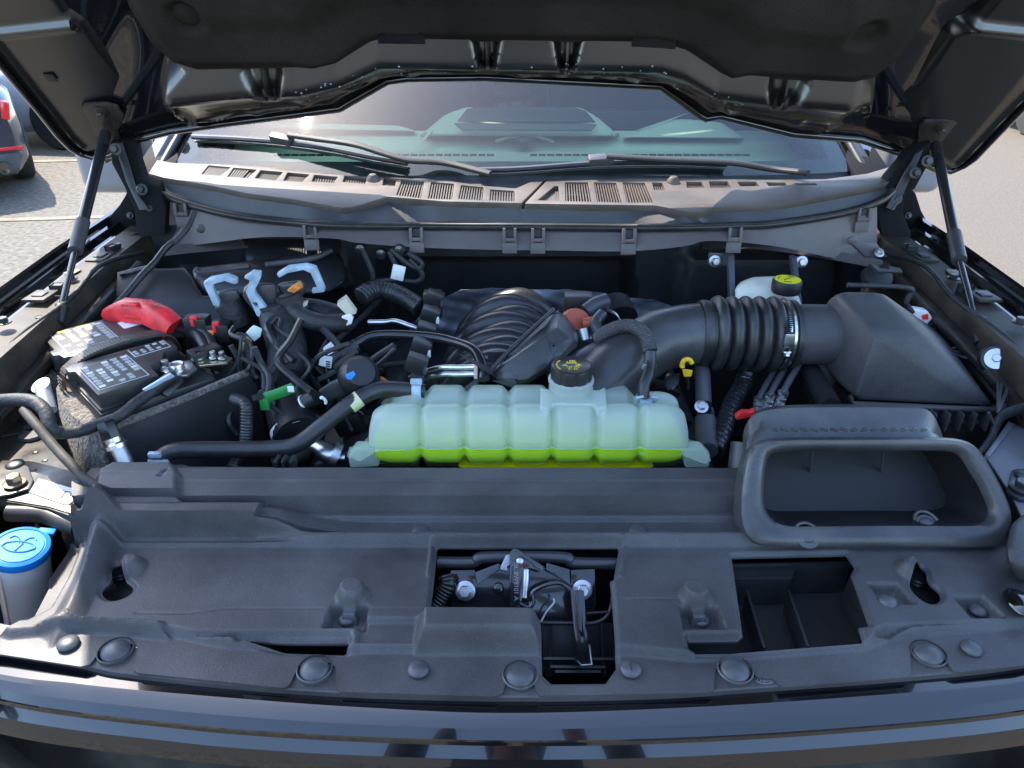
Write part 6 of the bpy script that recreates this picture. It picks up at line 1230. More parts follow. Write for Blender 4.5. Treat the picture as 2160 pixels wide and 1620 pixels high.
hull('cream_half', [g5(a, b, 1.12 + d) for d in (0, 0.02) for a, b in ((355, 665), (405, 615), (460, 640), (450, 690), (410, 722))], mat('pale connector', (0.55, 0.62, 0.58), 0.4), o, 0.002); hull('tan_half', [g5(a, b, 1.12 + d) for d in (0, 0.018) for a, b in ((305, 770), (365, 685), (400, 715), (340, 785))], TAN, o, 0.002)
for i, (a, b, lab) in enumerate(((25, 590, 'red locking tab beside the battery cables, the left of the two'), (165, 628, 'red locking tab beside the orange wires, the right of the two'))):
    o = thing('locking_tab', lab, 'clip', tuple(g5(a, b, 1.17)), group='red locking tabs near the battery'); box('tab', g5(a, b - 18, 1.17), (0.012, 0.008, 0.007), RED, o, bev=0.002); box('tab_stem', g5(a - 8, b + 12, 1.165), (0.006, 0.006, 0.014), RED, o, bev=0.002)
    box('plug', g5(a + 30, b + 30, 1.18), (0.04, 0.03, 0.035), PLASTD, o, bev=0.004)
bm = bmesh.new()
for k in range(3): add_tube(bm, [g5(118 + k * 12, 650, 1.165), g5(128 + k * 10, 695, 1.16), g5(150 + k * 4, 730, 1.15)], 0.0022, seg=6)
tag(bmo('orange_wires', bm, ORANGE, None), 'three short orange wires bending down beside the red tab', 'wires')
hose('black battery cable curving down right of the red terminal cover', [Z(372, 690, 1.28), g5(0, 650, 1.18), g5(60, 690, 1.16), g5(110, 780, 1.13), g5(120, 850, 1.1)], 0.010, RUBBER, 'cable', 'battery_cable', seg=12)
hose('second black battery cable just right of the first, below the red tabs', [g5(-40, 590, 1.19), g5(60, 640, 1.175), g5(120, 700, 1.16), g5(150, 790, 1.13), g5(170, 900, 1.1)], 0.010, RUBBER, 'cable', 'battery_cable', seg=12)
# green tag, blue tab, orange clip
o = tube('green_tag', [g5(470, 1115, 1.0), g5(490, 1075, 1.0), g5(560, 1050, 1.0), g5(660, 1012, 1.0)], 0.0085, GREEN, None, seg=8, sy=0.3); tag(o, 'bright green plastic strap tag with a small printed end, left of the thick hose', 'tag')
box('tag_foot', g5(475, 1115, 0.998), (0.014, 0.008, 0.020), GREEN, o, bev=0.002); box('print_spot', g5(640, 1022, 0.994), (0.010, 0.002, 0.010), LABEL, o, bev=0.001)
SE = thing('sensor_module', 'black sensor module with a bright blue locking tab, in front of the engine', 'sensor', tuple(g5(980, 1000, 1.05)))
hull('module_body', [g5(a, b, 1.04 + d) for d in (0, 0.05) for a, b in ((800, 1040), (900, 970), (1060, 900), (1120, 980), (1000, 1060), (850, 1110))], PLAST2, SE, 0.006)
lathe('round_housing', g5(1060, 960, 1.04), [(0.030, 0), (0.032, 0.01), (0.030, 0.03), (0.022, 0.04), (0, 0.04)], PLASTD, SE, axis=(0.3, -0.6, 0.6)); plate('blue_tab', [g5(985, 935, 1.0), g5(1035, 912, 1.0), g5(1048, 935, 1.0), g5(1020, 970, 1.0), g5(995, 960, 1.0)], (0, 0.004, 0), mat('bright blue tab', (0.05, 0.25, 0.9), 0.4), SE, bev=0.001)
tube('plug', [g5(730, 1110, 1.02), g5(800, 1070, 1.02)], 0.014, PLASTD, SE, seg=12, smooth=False); tube('white_ring', [g5(728, 1112, 1.018), g5(736, 1106, 1.018)], 0.0148, WHITE, SE, seg=16, smooth=False)
tube('white_clip', [g5(828, 1080, 1.0), g5(840, 1075, 1.0), g5(860, 1095, 1.0), g5(862, 1115, 1.0)], 0.0025, WHITE, SE, seg=6)
flat('orange_clip', [g5(1205, 955, 1.05), g5(1225, 965, 1.05), g5(1260, 990, 1.05), g5(1205, 995, 1.05)], mat('orange clip', (0.6, 0.16, 0.03), 0.5), 'tiny orange clip beside the thick hose near the engine front', 'clip')
# injector rail on the left bank
IR = thing('fuel_rail', 'black fuel rail with square connectors along the left side of the manifold', 'fuel rail', tuple(Y(900, 720, 1.15)))
tube('rail', [Y(918, 650, 1.33), Y(900, 720, 1.2), Y(880, 800, 1.06)], 0.012, BRK, IR, seg=10)
for k in range(5):
    t = k / 4; c = Y(918 - 38 * t, 645 + 140 * t, 1.33 - 0.27 * t); box('injector_plug', c + Vector((0.0, 0, 0.016)), (0.034, 0.028, 0.026), PLASTD, IR, Matrix.Rotation(R(20), 3, 'Y'), 0.004); box('injector_tab', c + Vector((0.014, -0.012, 0.01)), (0.006, 0.004, 0.014), WHITE if k % 2 else PLAST, IR, bev=0.001)
box('top_bracket', Y(913, 640, 1.34), (0.035, 0.03, 0.05), PLASTD, IR, bev=0.004)
# right bank: red brown cap and hose ends behind the resonator
RB = thing('throttle_linkage', 'rusty red breather fitting with short grey hoses behind the resonator box', 'breather', tuple(g6(1100, 450, 1.2)))
lathe('red_body', g6(1060, 495, 1.19), [(0.030, -0.03), (0.031, 0), (0.028, 0.006), (0, 0.006)], RUST, RB, axis=(0.2, -0.8, 0.5)); tube('red_tube', [g6(1110, 480, 1.18), g6(1180, 470, 1.18), g6(1240, 450, 1.18)], 0.010, RUST, RB, seg=10)
tube('grey_hose', [g6(1130, 400, 1.22), g6(1200, 350, 1.23), g6(1280, 320, 1.24)], 0.015, mat('grey rubber hose', (0.04, 0.042, 0.05), 0.4), RB, seg=12); tube('grey_hose', [g6(1250, 410, 1.19), g6(1200, 480, 1.17), g6(1240, 560, 1.15)], 0.010, MATS['grey rubber hose'], RB, seg=12)
box('square_block', g6(1075, 360, 1.25), (0.05, 0.03, 0.05), PLASTD, RB, bev=0.003); tube('chrome_neck', [g6(1110, 520, 1.17), g6(1130, 600, 1.16)], 0.012, ZINC, RB, seg=12); tube('cam_cover_end', [g6(1290, 380, 1.28), g6(1340, 480, 1.25)], 0.045, PLASTD, RB, seg=18)
tube('chrome_edge', [g6(1280, 380, 1.23), g6(1340, 410, 1.22), g6(1375, 460, 1.22)], 0.003, ZINC, RB, seg=6)
# dipstick, steering shaft, lines, clip under the bellows
o = thing('oil_dipstick', 'bright yellow oil dipstick handle under the left end of the bellows', 'dipstick', tuple(g7(140, 880, 1.05)))
tube('ring', [g7(140 + 30 * math.cos(a), 825 + 35 * math.sin(a), 1.05) for a in np.linspace(R(-20), R(-200), 9)], 0.0042, YEL, o, seg=8); hull('grip', [g7(a, b, 1.05 + d) for d in (0, 0.012) for a, b in ((110, 845), (175, 855), (165, 895), (120, 895))], YEL, o, 0.002); tube('stick', [g7(142, 890, 1.055), g7(148, 970, 1.06)], 0.003, INKSHADE, o, seg=6)
o = thing('steering_shaft', 'dark steel steering shaft with universal joint below the bellows', 'steering shaft', tuple(g7(250, 1100, 1.0)))
tube('upper_shaft', [g7(230, 840, 1.10), g7(240, 1060, 1.04)], 0.013, BRK, o, seg=14, smooth=False); hull('yoke', [g7(a, b, 1.02 + d) for d in (0, 0.03) for a, b in ((200, 1060), (300, 1075), (310, 1170), (300, 1200), (200, 1190))], BRK, o, 0.005); tube('lower_shaft', [g7(250, 1150, 1.01), g7(250, 1260, 0.98), g7(260, 1340, 0.95)], 0.017, BRK, o, seg=16, smooth=False); bolt('yoke_bolt', g7(225, 1075, 1.01), 0.007, 0.008, ZINC, o, axis=(0, -0.6, 0.8)); box('yoke_gap', g7(248, 1125, 1.015), (0.016, 0.006, 0.028), INKSHADE, o, bev=0)  # yoke gap is a black block coloured as shade
o = corr('foil_wrapped_hose', [g7(500, 860, 1.12), g7(470, 950, 1.10), g7(400, 1080, 1.05), g7(350, 1220, 1.0), g7(300, 1340, 0.96)], 0.015, mat('black foil wrap', (0.05, 0.05, 0.055), 0.25, 0.6, bump=0.8, bscale=90, bdist=0.004), None, 0.010, 0.10); tag(o, 'crinkled dark foil wrapped hose running down under the bellows', 'hose')
for k, (a, b) in enumerate((((575, 1020), (560, 1120)), ((640, 1000), (610, 1100)), ((720, 980), (680, 1090)))):
    o = thing('brake_line_fitting', 'silver hydraulic line fitting deep under the bellows, %s of the three' % ('leftmost', 'middle', 'rightmost')[k], 'pipe fitting', tuple(g7(*b, 1.02)), group='hydraulic line fittings'); tube('line', [g7(a[0] + 90, a[1] - 160, 1.10), g7(a[0], a[1], 1.03), g7(b[0], b[1], 1.01)], 0.0055, BRK, o, seg=8)
    for q_ in (0.1, 0.45, 0.75): c = g7(a[0] + (b[0] - a[0]) * q_, a[1] + (b[1] - a[1]) * q_, 1.027 - 0.017 * q_); tube('collar', [c + Vector((0, 0, 0.003)), c - Vector((0, 0, 0.004))], 0.0085, ZINC, o, seg=10, smooth=False)
flat('red_clip', [g7(430, 1140, 0.97), g7(470, 1110, 0.97), g7(520, 1112, 0.97), g7(545, 1100, 0.97), g7(535, 1135, 0.97), g7(480, 1145, 0.97), g7(435, 1155, 0.97)], RED, 'small bright red clip behind the left end of the air snorkel', 'clip', 0.008)
hose('dark taped strut running down to the left of the air filter box', [g7(850, 830, 1.12), g7(930, 950, 1.06), g7(1000, 1080, 1.0)], 0.018, PLASTD, 'bracket arm', 'bracket_arm', seg=10)
hull('o', [g7(0, 900, 1.08), g7(100, 860, 1.1), g7(110, 930, 1.06), g7(0, 1030, 1.03), g7(0, 900, 1.2), g7(100, 860, 1.2)], PLAST2, None, 0.01).name = 'engine_duct'; tag(bpy.data.objects['engine_duct'], 'smooth black duct corner under the yellow dipstick', 'duct')
# sensor plug on the right inner fender
o = thing('electrical_connector', 'white connector with a red lock on the right inner fender', 'connector', tuple(g7(1550, 530, 1.2)))
h7 = lambda x, y: Y(1400 + x / 2.842, 480 + y / 2.842, 1.26)
hull('plug_body', [h7(a, b) + Vector((0, d, 0)) for d in (0, 0.018) for a, b in ((1480, 505), (1510, 488), (1585, 500), (1615, 545), (1575, 590), (1530, 570), (1495, 540))], WHITE, o, 0.003); plate('red_lock', [h7(a, b) + Vector((0, -0.004, 0)) for a, b in ((1545, 525), (1580, 515), (1582, 545), (1550, 548))], (0, 0.004, 0), RED, o, bev=0.0005)
tube('wire', [h7(1600, 570), h7(1625, 600), h7(1600, 670)], 0.005, TAPE, o, seg=8); tube('wire', [h7(1490, 510), h7(1455, 450), h7(1490, 380), h7(1440, 360), h7(1300, 350), h7(1100, 345)], 0.005, TAPE, o, seg=8)
FBR = thing('fender_bracket', 'folded grey metal bracket with an oval hole at the rear right corner of the bay', 'bracket', tuple(h7(1420, 260)))
plate('upper_plate', [h7(a, b) + Vector((0, 0.12, 0)) for a, b in ((1290, 215), (1450, 212), (1520, 300), (1380, 300))], (0, 0.004, -0.004), BRK, FBR, bev=0.001)
plate('lower_plate', [h7(a, b) + Vector((0, 0.08, 0)) for a, b in ((1350, 300), (1540, 330), (1560, 358), (1400, 352))], (0, 0.004, -0.004), BRK, FBR, [[h7(a, b) + Vector((0, 0.08, 0)) for a, b in ((1400, 318), (1440, 312), (1475, 325), (1470, 340), (1420, 335))]], bev=0.0)
bolt('bolt', h7(1450, 272) + Vector((0, 0.11, 0)), 0.006, 0.01, ZINC, FBR, axis=(0, -0.6, 0.8))
lathe('gas_cap', g7(1270, 310, 1.38), [(0.030, 0), (0.028, 0.012), (0.015, 0.016), (0, 0.016)], PLASTD, FBR, axis=(0, -0.5, 0.8))
# refrigerant service port left of the tank
o = thing('service_port', 'refrigerant port with a black hexagonal cap on a silver pipe, before the battery', 'service port', tuple(g4(790, 1500, 0.90)))
tube('pipe', [g4(825, 1560, 0.885), g4(760, 1420, 0.90), g4(735, 1380, 0.903)], 0.0125, ZINC, o, seg=16, smooth=False); ax = (g4(680, 1255, 0.912) - g4(735, 1380, 0.903)).normalized()
lathe('collar', g4(740, 1395, 0.902), [(0.0155, 0), (0.016, 0.006), (0.013, 0.009), (0.0135, 0.016)], ALU, o, axis=ax, seg=20); lathe('hex_cap', g4(712, 1345, 0.906), [(0.012, 0), (0.0128, 0.004), (0.0128, 0.026), (0.0115, 0.029), (0.005, 0.029), (0.004, 0.026), (0, 0.026)], mat('glossy black cap', (0.01, 0.01, 0.01), 0.25), o, axis=ax, seg=6)
o = thing('bolt_stud', 'tall silver stud with a flat round head at the front of the battery foam', 'stud', tuple(g4(300, 1150, 0.93)))
tube('shank', [g4(268, 1010, 0.96), g4(310, 1160, 0.93)], 0.011, mat('grey pin', (0.45, 0.46, 0.47), 0.4, 0.6), o, seg=12, smooth=False); lathe('head', g4(264, 1003, 0.96), [(0.014, 0), (0.014, 0.003), (0.008, 0.005), (0, 0.005)], MATS['grey pin'], o, axis=(-0.2, -0.4, 0.9))
# ================================================================== front left corner: bracket, sticker, washer bottle
FLB = thing('radiator_support', 'sunlit black metal radiator support bracket with bolts and a white numbered sticker, front left', 'bracket', tuple(Z(100, 1000, 1.19)))
zf = 1.196
plate('top_sheet', [Z(*p, zf) for p in ((-200, 900), (0, 893), (75, 890), (112, 925), (150, 965), (200, 1020), (178, 1058), (160, 1085), (100, 1068), (0, 1052), (-200, 1050))], (0, 0, -0.003), EPAINT, FLB, bev=0.001)
plate('rear_sheet', [Z(*p, zf + 0.004) for p in ((-200, 868), (0, 866), (55, 868), (85, 905), (0, 920), (-200, 935))], (0, 0, -0.003), EPAINT, FLB, bev=0.001)
plate('bolt_plate', [Z(*p, zf + 0.006) for p in ((-60, 972), (50, 970), (60, 985), (70, 1012), (60, 1030), (20, 1042), (-60, 1055))], (0, 0, -0.004), EPAINT, FLB, bev=0.001)
bolt('bolt', Z(32, 1020, zf + 0.008), 0.0095, 0.013, mat('bronze bolt', (0.20, 0.17, 0.13), 0.35, 0.8), FLB); lathe('plug', Z(31, 979, zf + 0.007), dome(0.0125, 0.004), PLAST2, FLB)
st_ = plate('number_sticker', [Z(*p, zf + 0.001) for p in ((82, 1010), (165, 1034), (174, 1040), (145, 1064), (135, 1064), (60, 1038))], (0, 0, 0.0005), LABEL, FLB)
c = Z(133, 1044, zf + 0.002); rt = (Z(165, 1040, zf) - Z(110, 1050, zf)).normalized(); text('sticker_number', '1', c, 0.022, INKSHADE, st_, right=(0.95, 0.15, 0))
bm = bmesh.new(); sq = [Z(*p, zf + 0.002) for p in ((122, 1034), (152, 1038), (140, 1058), (110, 1052))]; add_tube(bm, sq + [sq[0]], 0.0005, seg=5, smooth=False)
for k in range(5): a = Z(84 + k * 3, 1020 + k * 4, zf + 0.002); b_ = Z(112 - k * 2, 1027 + k * 4, zf + 0.002); add_tube(bm, [a, b_], 0.0005, seg=4, smooth=False)
bmo('sticker_print', bm, INKSHADE, st_)
lathe('washer_disc', Z(2, 880, zf + 0.006), [(0.016, 0), (0.016, 0.003), (0.006, 0.004), (0, 0.003)], WHITE, FLB, seg=24); 
for p in ((60, 925), (75, 955), (95, 972), (70, 992), (20, 905)): lathe('spot_weld', Z(*p, zf), [(0.0045, 0), (0.004, 0.0008), (0.003, 0.0003), (0, 0.0003)], EPAINT, FLB, seg=14)
loft('front_rail', [[Z(a, b + dy, z) for a, b in ((-200, 1050), (0, 1052), (100, 1068), (165, 1090))] for dy, z in ((-4, zf - 0.002), (4, zf - 0.002), (14, zf - 0.008), (22, zf - 0.02), (24, zf - 0.05))], EPAINT, FLB, closed=False)
tube('rail_tube', [Z(20, 1082, 1.18), Z(90, 1085, 1.18), Z(125, 1098, 1.178), Z(165, 1112, 1.175)], 0.012, EPAINT, FLB, seg=12); tube('rail_tube', [Z(80, 1115, 1.165), Z(85, 1095, 1.17), Z(110, 1090, 1.17), Z(140, 1105, 1.168), Z(160, 1120, 1.165)], 0.005, EPAINT, FLB, seg=8)
for a in (((72, 903), 0.016), ((68, 918), 0.02)): lathe('clip_base', Z(*a[0], zf + 0.002), [(a[1], 0), (a[1] * 0.9, 0.004), (0, 0.004)], PLAST, FLB, seg=10)
WS = thing('washer_fluid_bottle', 'washer fluid bottle neck with a bright blue flip cap in the front left corner', 'washer bottle', tuple(Z(50, 1200, 1.05)))
wc = Z(42, 1156, 1.175); wax = Vector((0.25, -0.10, 1)).normalized()
WB_ = mat('frosted bottle plastic', (0.72, 0.66, 0.60), 0.4, Subsurface_Weight=0.5); WB_.node_tree.nodes['Principled BSDF'].inputs['Subsurface Scale'].default_value = 0.03
lathe('bottle_neck', wc - wax * 0.24, [(0.031, 0), (0.031, 0.20), (0.032, 0.232), (0.030, 0.236)], WB_, WS, axis=wax, seg=36)
tube('mould_seam', [wc - wax * 0.20 + Vector((-0.010, -0.031, 0)), wc - wax * 0.02 + Vector((-0.010, -0.031, 0))], 0.0015, WB_, WS, seg=6)
cpm = lathe('flip_cap', wc, [(0.0345, -0.008), (0.0350, 0), (0.0338, 0.003), (0.029, 0.0045), (0.0285, 0.0035), (0.0272, 0.0035), (0.0268, 0.0045), (0, 0.0052)], BLUE, WS, axis=wax, seg=48)
B_ = basis(wax, (1, 0.1, 0)); W3 = lambda x, y: wc + B_ @ Vector((x * 0.8, y * 0.8, 0.0055))
box('hinge_tab', wc + B_ @ Vector((0.020, 0.030, 0.001)), (0.020, 0.010, 0.005), BLUE, WS, B_, 0.002)
bm = bmesh.new(); add_tube(bm, [W3(-0.024, -0.004), W3(-0.018, 0.004), W3(0, 0.008), W3(0.018, 0.004), W3(0.024, -0.004)], 0.0007, seg=5); add_tube(bm, [W3(-0.024, -0.004), W3(-0.012, -0.012), W3(0, -0.014), W3(0.012, -0.012), W3(0.024, -0.004)], 0.0007, seg=5); add_tube(bm, [W3(-0.002, -0.012), W3(0.004, 0.004)], 0.0007, seg=5)
for s in (-1, 1): add_tube(bm, [W3(s * 0.002, 0.004), W3(s * 0.006, 0.014), W3(s * 0.014, 0.018), W3(s * 0.019, 0.013)], 0.0006, seg=5)
bmo('wiper_symbol', bm, mat('embossed blue', (0.03, 0.24, 0.72), 0.35), cpm)
box('well_liner', (-0.70, 0.66, 0.90), (0.30, 0.26, 0.3), PLASTD, FLB, bev=0.01)
# front right corner
FR = thing('radiator_support', 'metal radiator support plate coloured sky grey with two bolts at the right edge of the bay', 'bracket', tuple(Z(2140, 1000, 1.2)))
zr = 1.215; GP = mat('sky tinted primer', (0.12, 0.125, 0.14), 0.35, var=0.15)  # lighter grey base carries the sky's reflection on the plate
plate('top_sheet', [Z(*p, zr) for p in ((2137, 892), (2165, 905), (2400, 900), (2400, 1120), (2160, 1100), (2132, 1040), (2080, 962))], (0, 0, -0.004), GP, FR, bev=0.001)
plate('folded_edge', [Z(*p, zr + 0.004) for p in ((2128, 888), (2140, 895), (2088, 962), (2078, 958))], (0, 0, -0.01), GP, FR, bev=0.001)
plate('bolt_plate', [Z(*p, zr + 0.006) for p in ((2135, 990), (2200, 985), (2230, 1060), (2150, 1052), (2124, 1035))], (0, 0, -0.006), PLAST2, FR, bev=0.002)
bolt('bolt', Z(2155, 1030, zr + 0.009), 0.010, 0.012, PLAST2, FR); lathe('plug', Z(2158, 1000, zr + 0.008), dome(0.011, 0.004), PLAST2, FR)
hose('dark strap hanging over the right support plate', [Z(2160, 860, 1.25), Z(2110, 880, 1.24), Z(2088, 930, 1.22), Z(2040, 990, 1.2)], 0.010, TAPE, 'strap', 'harness_strap', seg=8, sy=0.5)
hull('side_cowl', [Z(2120, 1180, 1.235), Z(2135, 1095, 1.25), Z(2170, 1070, 1.25), Z(2350, 1060, 1.25), Z(2350, 1250, 1.19), Z(2150, 1230, 1.195), Z(2118, 1165, 1.20)], PLAST, COVER, 0.008)
lathe('shiny_plug', Z(2152, 1272, 1.2), dome(0.022, 0.008), PAINT, COVER, sx=0.7)
# ================================================================== parked cars
def carwheel(p, r, ax, car, w=0.22):
    t = lathe('wheel', p, [(r * 0.62, -w / 2), (r * 0.93, -w / 2), (r, -w / 2 + 0.03), (r, w / 2 - 0.03), (r * 0.93, w / 2), (r * 0.62, w / 2)], mat('tyre', (0.018, 0.017, 0.017), 0.7, bump=0.3, bscale=60), car, axis=ax, seg=40)
    bm = bmesh.new(); add_lathe(bm, p, [(r * 0.62, -w * 0.3), (r * 0.62, w * 0.3)], ax, 30); B = basis(ax)
    for k in range(10):
        a = 2 * math.pi * k / 10; d = B @ Vector((math.cos(a), math.sin(a), 0)); add_box(bm, Vector(p) + d * r * 0.32 + Vector(ax) * w * 0.36, (r * 0.55, 0.03, 0.02), basis(ax, d), 0)
    bmo('rim', bm, mat('car rim', (0.25, 0.25, 0.27), 0.3, 0.9), t)
def carbody(name, label, loc, rz, m, L_=4.7, W_=1.9, H_=1.4, lights=True):
    c = thing(name, label, 'car', (0, 0, 0)); M4 = Matrix.Translation(loc) @ Matrix.Rotation(rz, 4, 'Z')
    hw = W_ / 2
    # half sections along the car: x offset, belt z, shoulder z
    st = [(0.0, 0.86, 0.30, 0.60, 0.97), (0.12, 0.95, 0.22, 0.62, 1.02), (0.5, 0.99, 0.20, 0.64, 1.04), (1.2, 1.0, 0.20, 0.66, 0.97), (2.4, 0.97, 0.20, 0.66, 0.94), (3.6, 0.98, 0.20, 0.64, 0.90), (4.4, 0.93, 0.22, 0.58, 0.80), (L_, 0.80, 0.30, 0.50, 0.66)]
    rows = [[M4 @ Vector((s * w * hw * k, y, z)) for s, k, z in ((-1, 0.88, zb_), (-1, 0.99, zb_ + 0.12), (-1, 1.0, zm), (-1, 0.97, zt - 0.10), (-1, 0.86, zt), (0, 1, zt + 0.03), (1, 0.86, zt), (1, 0.97, zt - 0.10), (1, 1.0, zm), (1, 0.99, zb_ + 0.12), (1, 0.88, zb_))] for y, w, zb_, zm, zt in st]
    bm = bmesh.new(); add_loft(bm, rows, capA=True, capB=True); bmo('body', bm, m, c, 40)
    g_ = [(0.45, 1.03, 0.74), (1.05, 1.30, 0.62), (1.9, H_, 0.60), (2.5, H_ - 0.03, 0.62), (3.35, 0.96, 0.74)]
    rows = [[M4 @ Vector((s * hw * k, y, z)) for s, k, z in ((-1, 0.88, 0.93), (-1, w, zt), (0, w, zt + 0.02), (1, w, zt), (1, 0.88, 0.93))] for y, zt, w in g_]
    bm = bmesh.new(); add_loft(bm, rows, closed=False); bmo('greenhouse', bm, mat('dark car glass', (0.012, 0.014, 0.016), 0.05, coat=1), c, 30)
    rows = [[M4 @ Vector((s * hw * w * k, y, zt + 0.015)) for s, k in ((-1, 1), (-0.5, 1.0), (0, 1), (0.5, 1.0), (1, 1))] for y, zt, w in g_[1:4]]
    bm = bmesh.new(); add_loft(bm, rows, closed=False); solid(bmo('roof', bm, m, c, 40), 0.03)
    for s in (-1, 1):
        for y in (0.95, 3.75): carwheel(M4 @ Vector((s * (hw - 0.10), y, 0.345)), 0.345, (M4.to_3x3() @ Vector((s, 0, 0))), c)
        if lights:
            for k in range(3):
                xx = s * (hw - 0.14 - 0.13 * k); box('taillight', M4 @ Vector((xx, 0.0 + 0.02 * (k == 0), 0.80)), (0.075, 0.07, 0.17), mat('tail light red', (0.65, 0.01, 0.02), 0.2, coat=0.8), c, (M4.to_3x3() @ Matrix.Rotation(R(s * 12), 3, 'Y')), 0.02)
            for k in (0, 1):
                p = M4 @ Vector((s * (hw - 0.42 + 0.13 * k), -0.04, 0.30)); lathe('exhaust_tip', p, [(0.055, 0), (0.055, 0.09), (0.045, 0.09), (0.045, 0.02), (0, 0.02)], mat('dark chrome', (0.15, 0.15, 0.15), 0.2, 1), c, axis=(M4.to_3x3() @ Vector((0, -1, 0))), seg=20)
            box('reflector', M4 @ Vector((s * (hw - 0.2), -0.015, 0.46)), (0.22, 0.03, 0.03), MATS['tail light red'], c, M4.to_3x3(), 0.005)
    if lights:
        hull('diffuser', [M4 @ Vector((s * hw * k, y, z)) for s in (-1, 1) for k, y, z in ((0.90, -0.02, 0.42), (0.90, 0.3, 0.42), (0.80, -0.05, 0.22), (0.80, 0.3, 0.18))], PLAST, c, 0.02)
        box('number_plate', M4 @ Vector((0, 0.0, 0.62)), (0.5, 0.06, 0.16), LABEL, c, M4.to_3x3(), 0.01); box('trunk_panel', M4 @ Vector((0, 0.01, 0.80)), (1.3, 0.05, 0.20), mat('gloss black panel', (0.01, 0.01, 0.01), 0.1, coat=1), c, M4.to_3x3(), 0.02)
    return c
NAVY = mat('dark blue metallic paint', (0.012, 0.018, 0.040), 0.22, 0.3, coat=1.0)
SILV = mat('pale silver paint', (0.55, 0.56, 0.58), 0.25, 0.2, coat=1.0)
gp = Z(72, 350, 0.28)
carbody('parked_car', 'dark blue parked coupe seen from behind, with red bar tail lights and twin exhausts', (gp.x - 0.76, gp.y - 0.50, 0), R(36), NAVY)
carbody('parked_car', 'pale silver parked car standing beyond the dark blue coupe', (-4.7, 10.6, 0), R(84), SILV, lights=False)
wq = Z(2185, 285, 0.0)
carbody('parked_car', 'distant light grey parked car with only a wheel in view at the right edge', (wq.x + 0.75, wq.y - 1.0, 0), R(0), SILV, lights=False)
# cars and trees behind the photographer: they show in the glossy trim
for k, (x, m, lab) in enumerate(((-14, SILV, 'silver parked car in the far row behind the photographer, leftmost'), (-8, mat('white car paint', (0.75, 0.75, 0.75), 0.3, coat=1), 'white parked car in the far row behind the photographer, second from left'), (-1.5, mat('dark red paint', (0.2, 0.01, 0.01), 0.2, coat=1), 'dark red parked car in the far row directly behind the photographer'), (5, MATS['white car paint'], 'white parked car in the far row behind the photographer, second from right'), (11, SILV, 'silver parked car in the far row behind the photographer, rightmost'))):
    carbody('parked_car', lab, (x, -26, 0), R(8), m, lights=False)
LEAF = mat('tree leaves', (0.05, 0.08, 0.025), 0.6, var=0.4, vscale=1)
bm = bmesh.new(); rr = random.Random(5)
for k in range(2600):
    x = rr.uniform(-60, 60); top = 4.0 + 1.8 * math.sin(x * 0.35) + 1.2 * math.sin(x * 0.93 + 1); z = rr.uniform(0.3, max(1, top)); y = -48 + rr.uniform(-3, 3) ; s = rr.uniform(0.3, 0.8)
    a = Vector((rr.uniform(-1, 1), rr.uniform(-1, 1), rr.uniform(-1, 1))).normalized(); b_ = a.orthogonal().normalized(); c = a.cross(b_); o_ = Vector((x, y, z))
    bm.faces.new([bm.verts.new(o_ + b_ * s), bm.verts.new(o_ + c * s), bm.verts.new(o_ - b_ * s), bm.verts.new(o_ - c * s)])
tag(bmo('far_woods', bm, LEAF, None, smooth=False), kind='stuff')
# ================================================================== photographer (mirrored in the glossy trim)
SKIN = mat('brown skin', (0.28, 0.13, 0.075), 0.5, Subsurface_Weight=0.1)
SHIRT = mat('dark shirt', (0.012, 0.012, 0.016), 0.85, bump=0.4, bscale=60, bdist=0.004)
HAIR = mat('black hair', (0.008, 0.007, 0.006), 0.7, bump=0.8, bscale=200)
PER = thing('person', 'photographer in a dark shirt raising a phone with both hands, mirrored in the glossy trim', 'person', (0, -0.42, 0))
def skinned(name, V, E, Rr, m, root=0, sub=2):
    me = bpy.data.meshes.new(name); me.from_pydata(V, E, []); o = bpy.data.objects.new(name, me); COL.objects.link(o)
    md = o.modifiers.new('skin', 'SKIN'); md.use_smooth_shade = True
    for i, r in enumerate(Rr): me.skin_vertices[0].data[i].radius = (r, r) if not isinstance(r, tuple) else r
    me.skin_vertices[0].data[root].use_root = True
    s = o.modifiers.new('sub', 'SUBSURF'); s.levels = sub; s.render_levels = sub
    dg = bpy.context.evaluated_depsgraph_get(); m2 = bpy.data.meshes.new_from_object(o.evaluated_get(dg)); bpy.data.objects.remove(o)
    m2.materials.clear(); m2.materials.append(m); r_ = bpy.data.objects.new(name, m2); COL.objects.link(r_); r_.parent = PER; r_.matrix_parent_inverse = Matrix.Translation(-Vector(PER.location)); return r_
yb = -0.42
V = [(0, yb, 0.96), (0, yb, 1.15), (0, yb + 0.01, 1.32), (0, yb + 0.01, 1.45), (0, yb + 0.02, 1.54)]; E = [(0, 1), (1, 2), (2, 3), (3, 4)]; RR = [(0.17, 0.12), (0.16, 0.11), (0.18, 0.12), (0.13, 0.09), 0.055]
for s in (-1, 1):
    n = len(V); V += [(s * 0.19, yb + 0.01, 1.44), (s * 0.30, yb + 0.12, 1.30), (s * 0.27, yb + 0.22, 1.42), (s * 0.15, yb + 0.34, 1.68)]; E += [(3, n), (n, n + 1), (n + 1, n + 2), (n + 2, n + 3)]; RR += [0.075, 0.052, 0.045, 0.034]
    n = len(V); V += [(s * 0.10, yb, 0.88), (s * 0.11, yb + 0.01, 0.50), (s * 0.12, yb - 0.02, 0.12)]; E += [(0, n), (n, n + 1), (n + 1, n + 2)]; RR += [0.10, 0.072, 0.05]
skinned('clothed_body', V, E, RR, SHIRT)
hd = Vector((0, yb + 0.05, 1.66))
bm = bmesh.new(); bmesh.ops.create_icosphere(bm, subdivisions=4, radius=1)
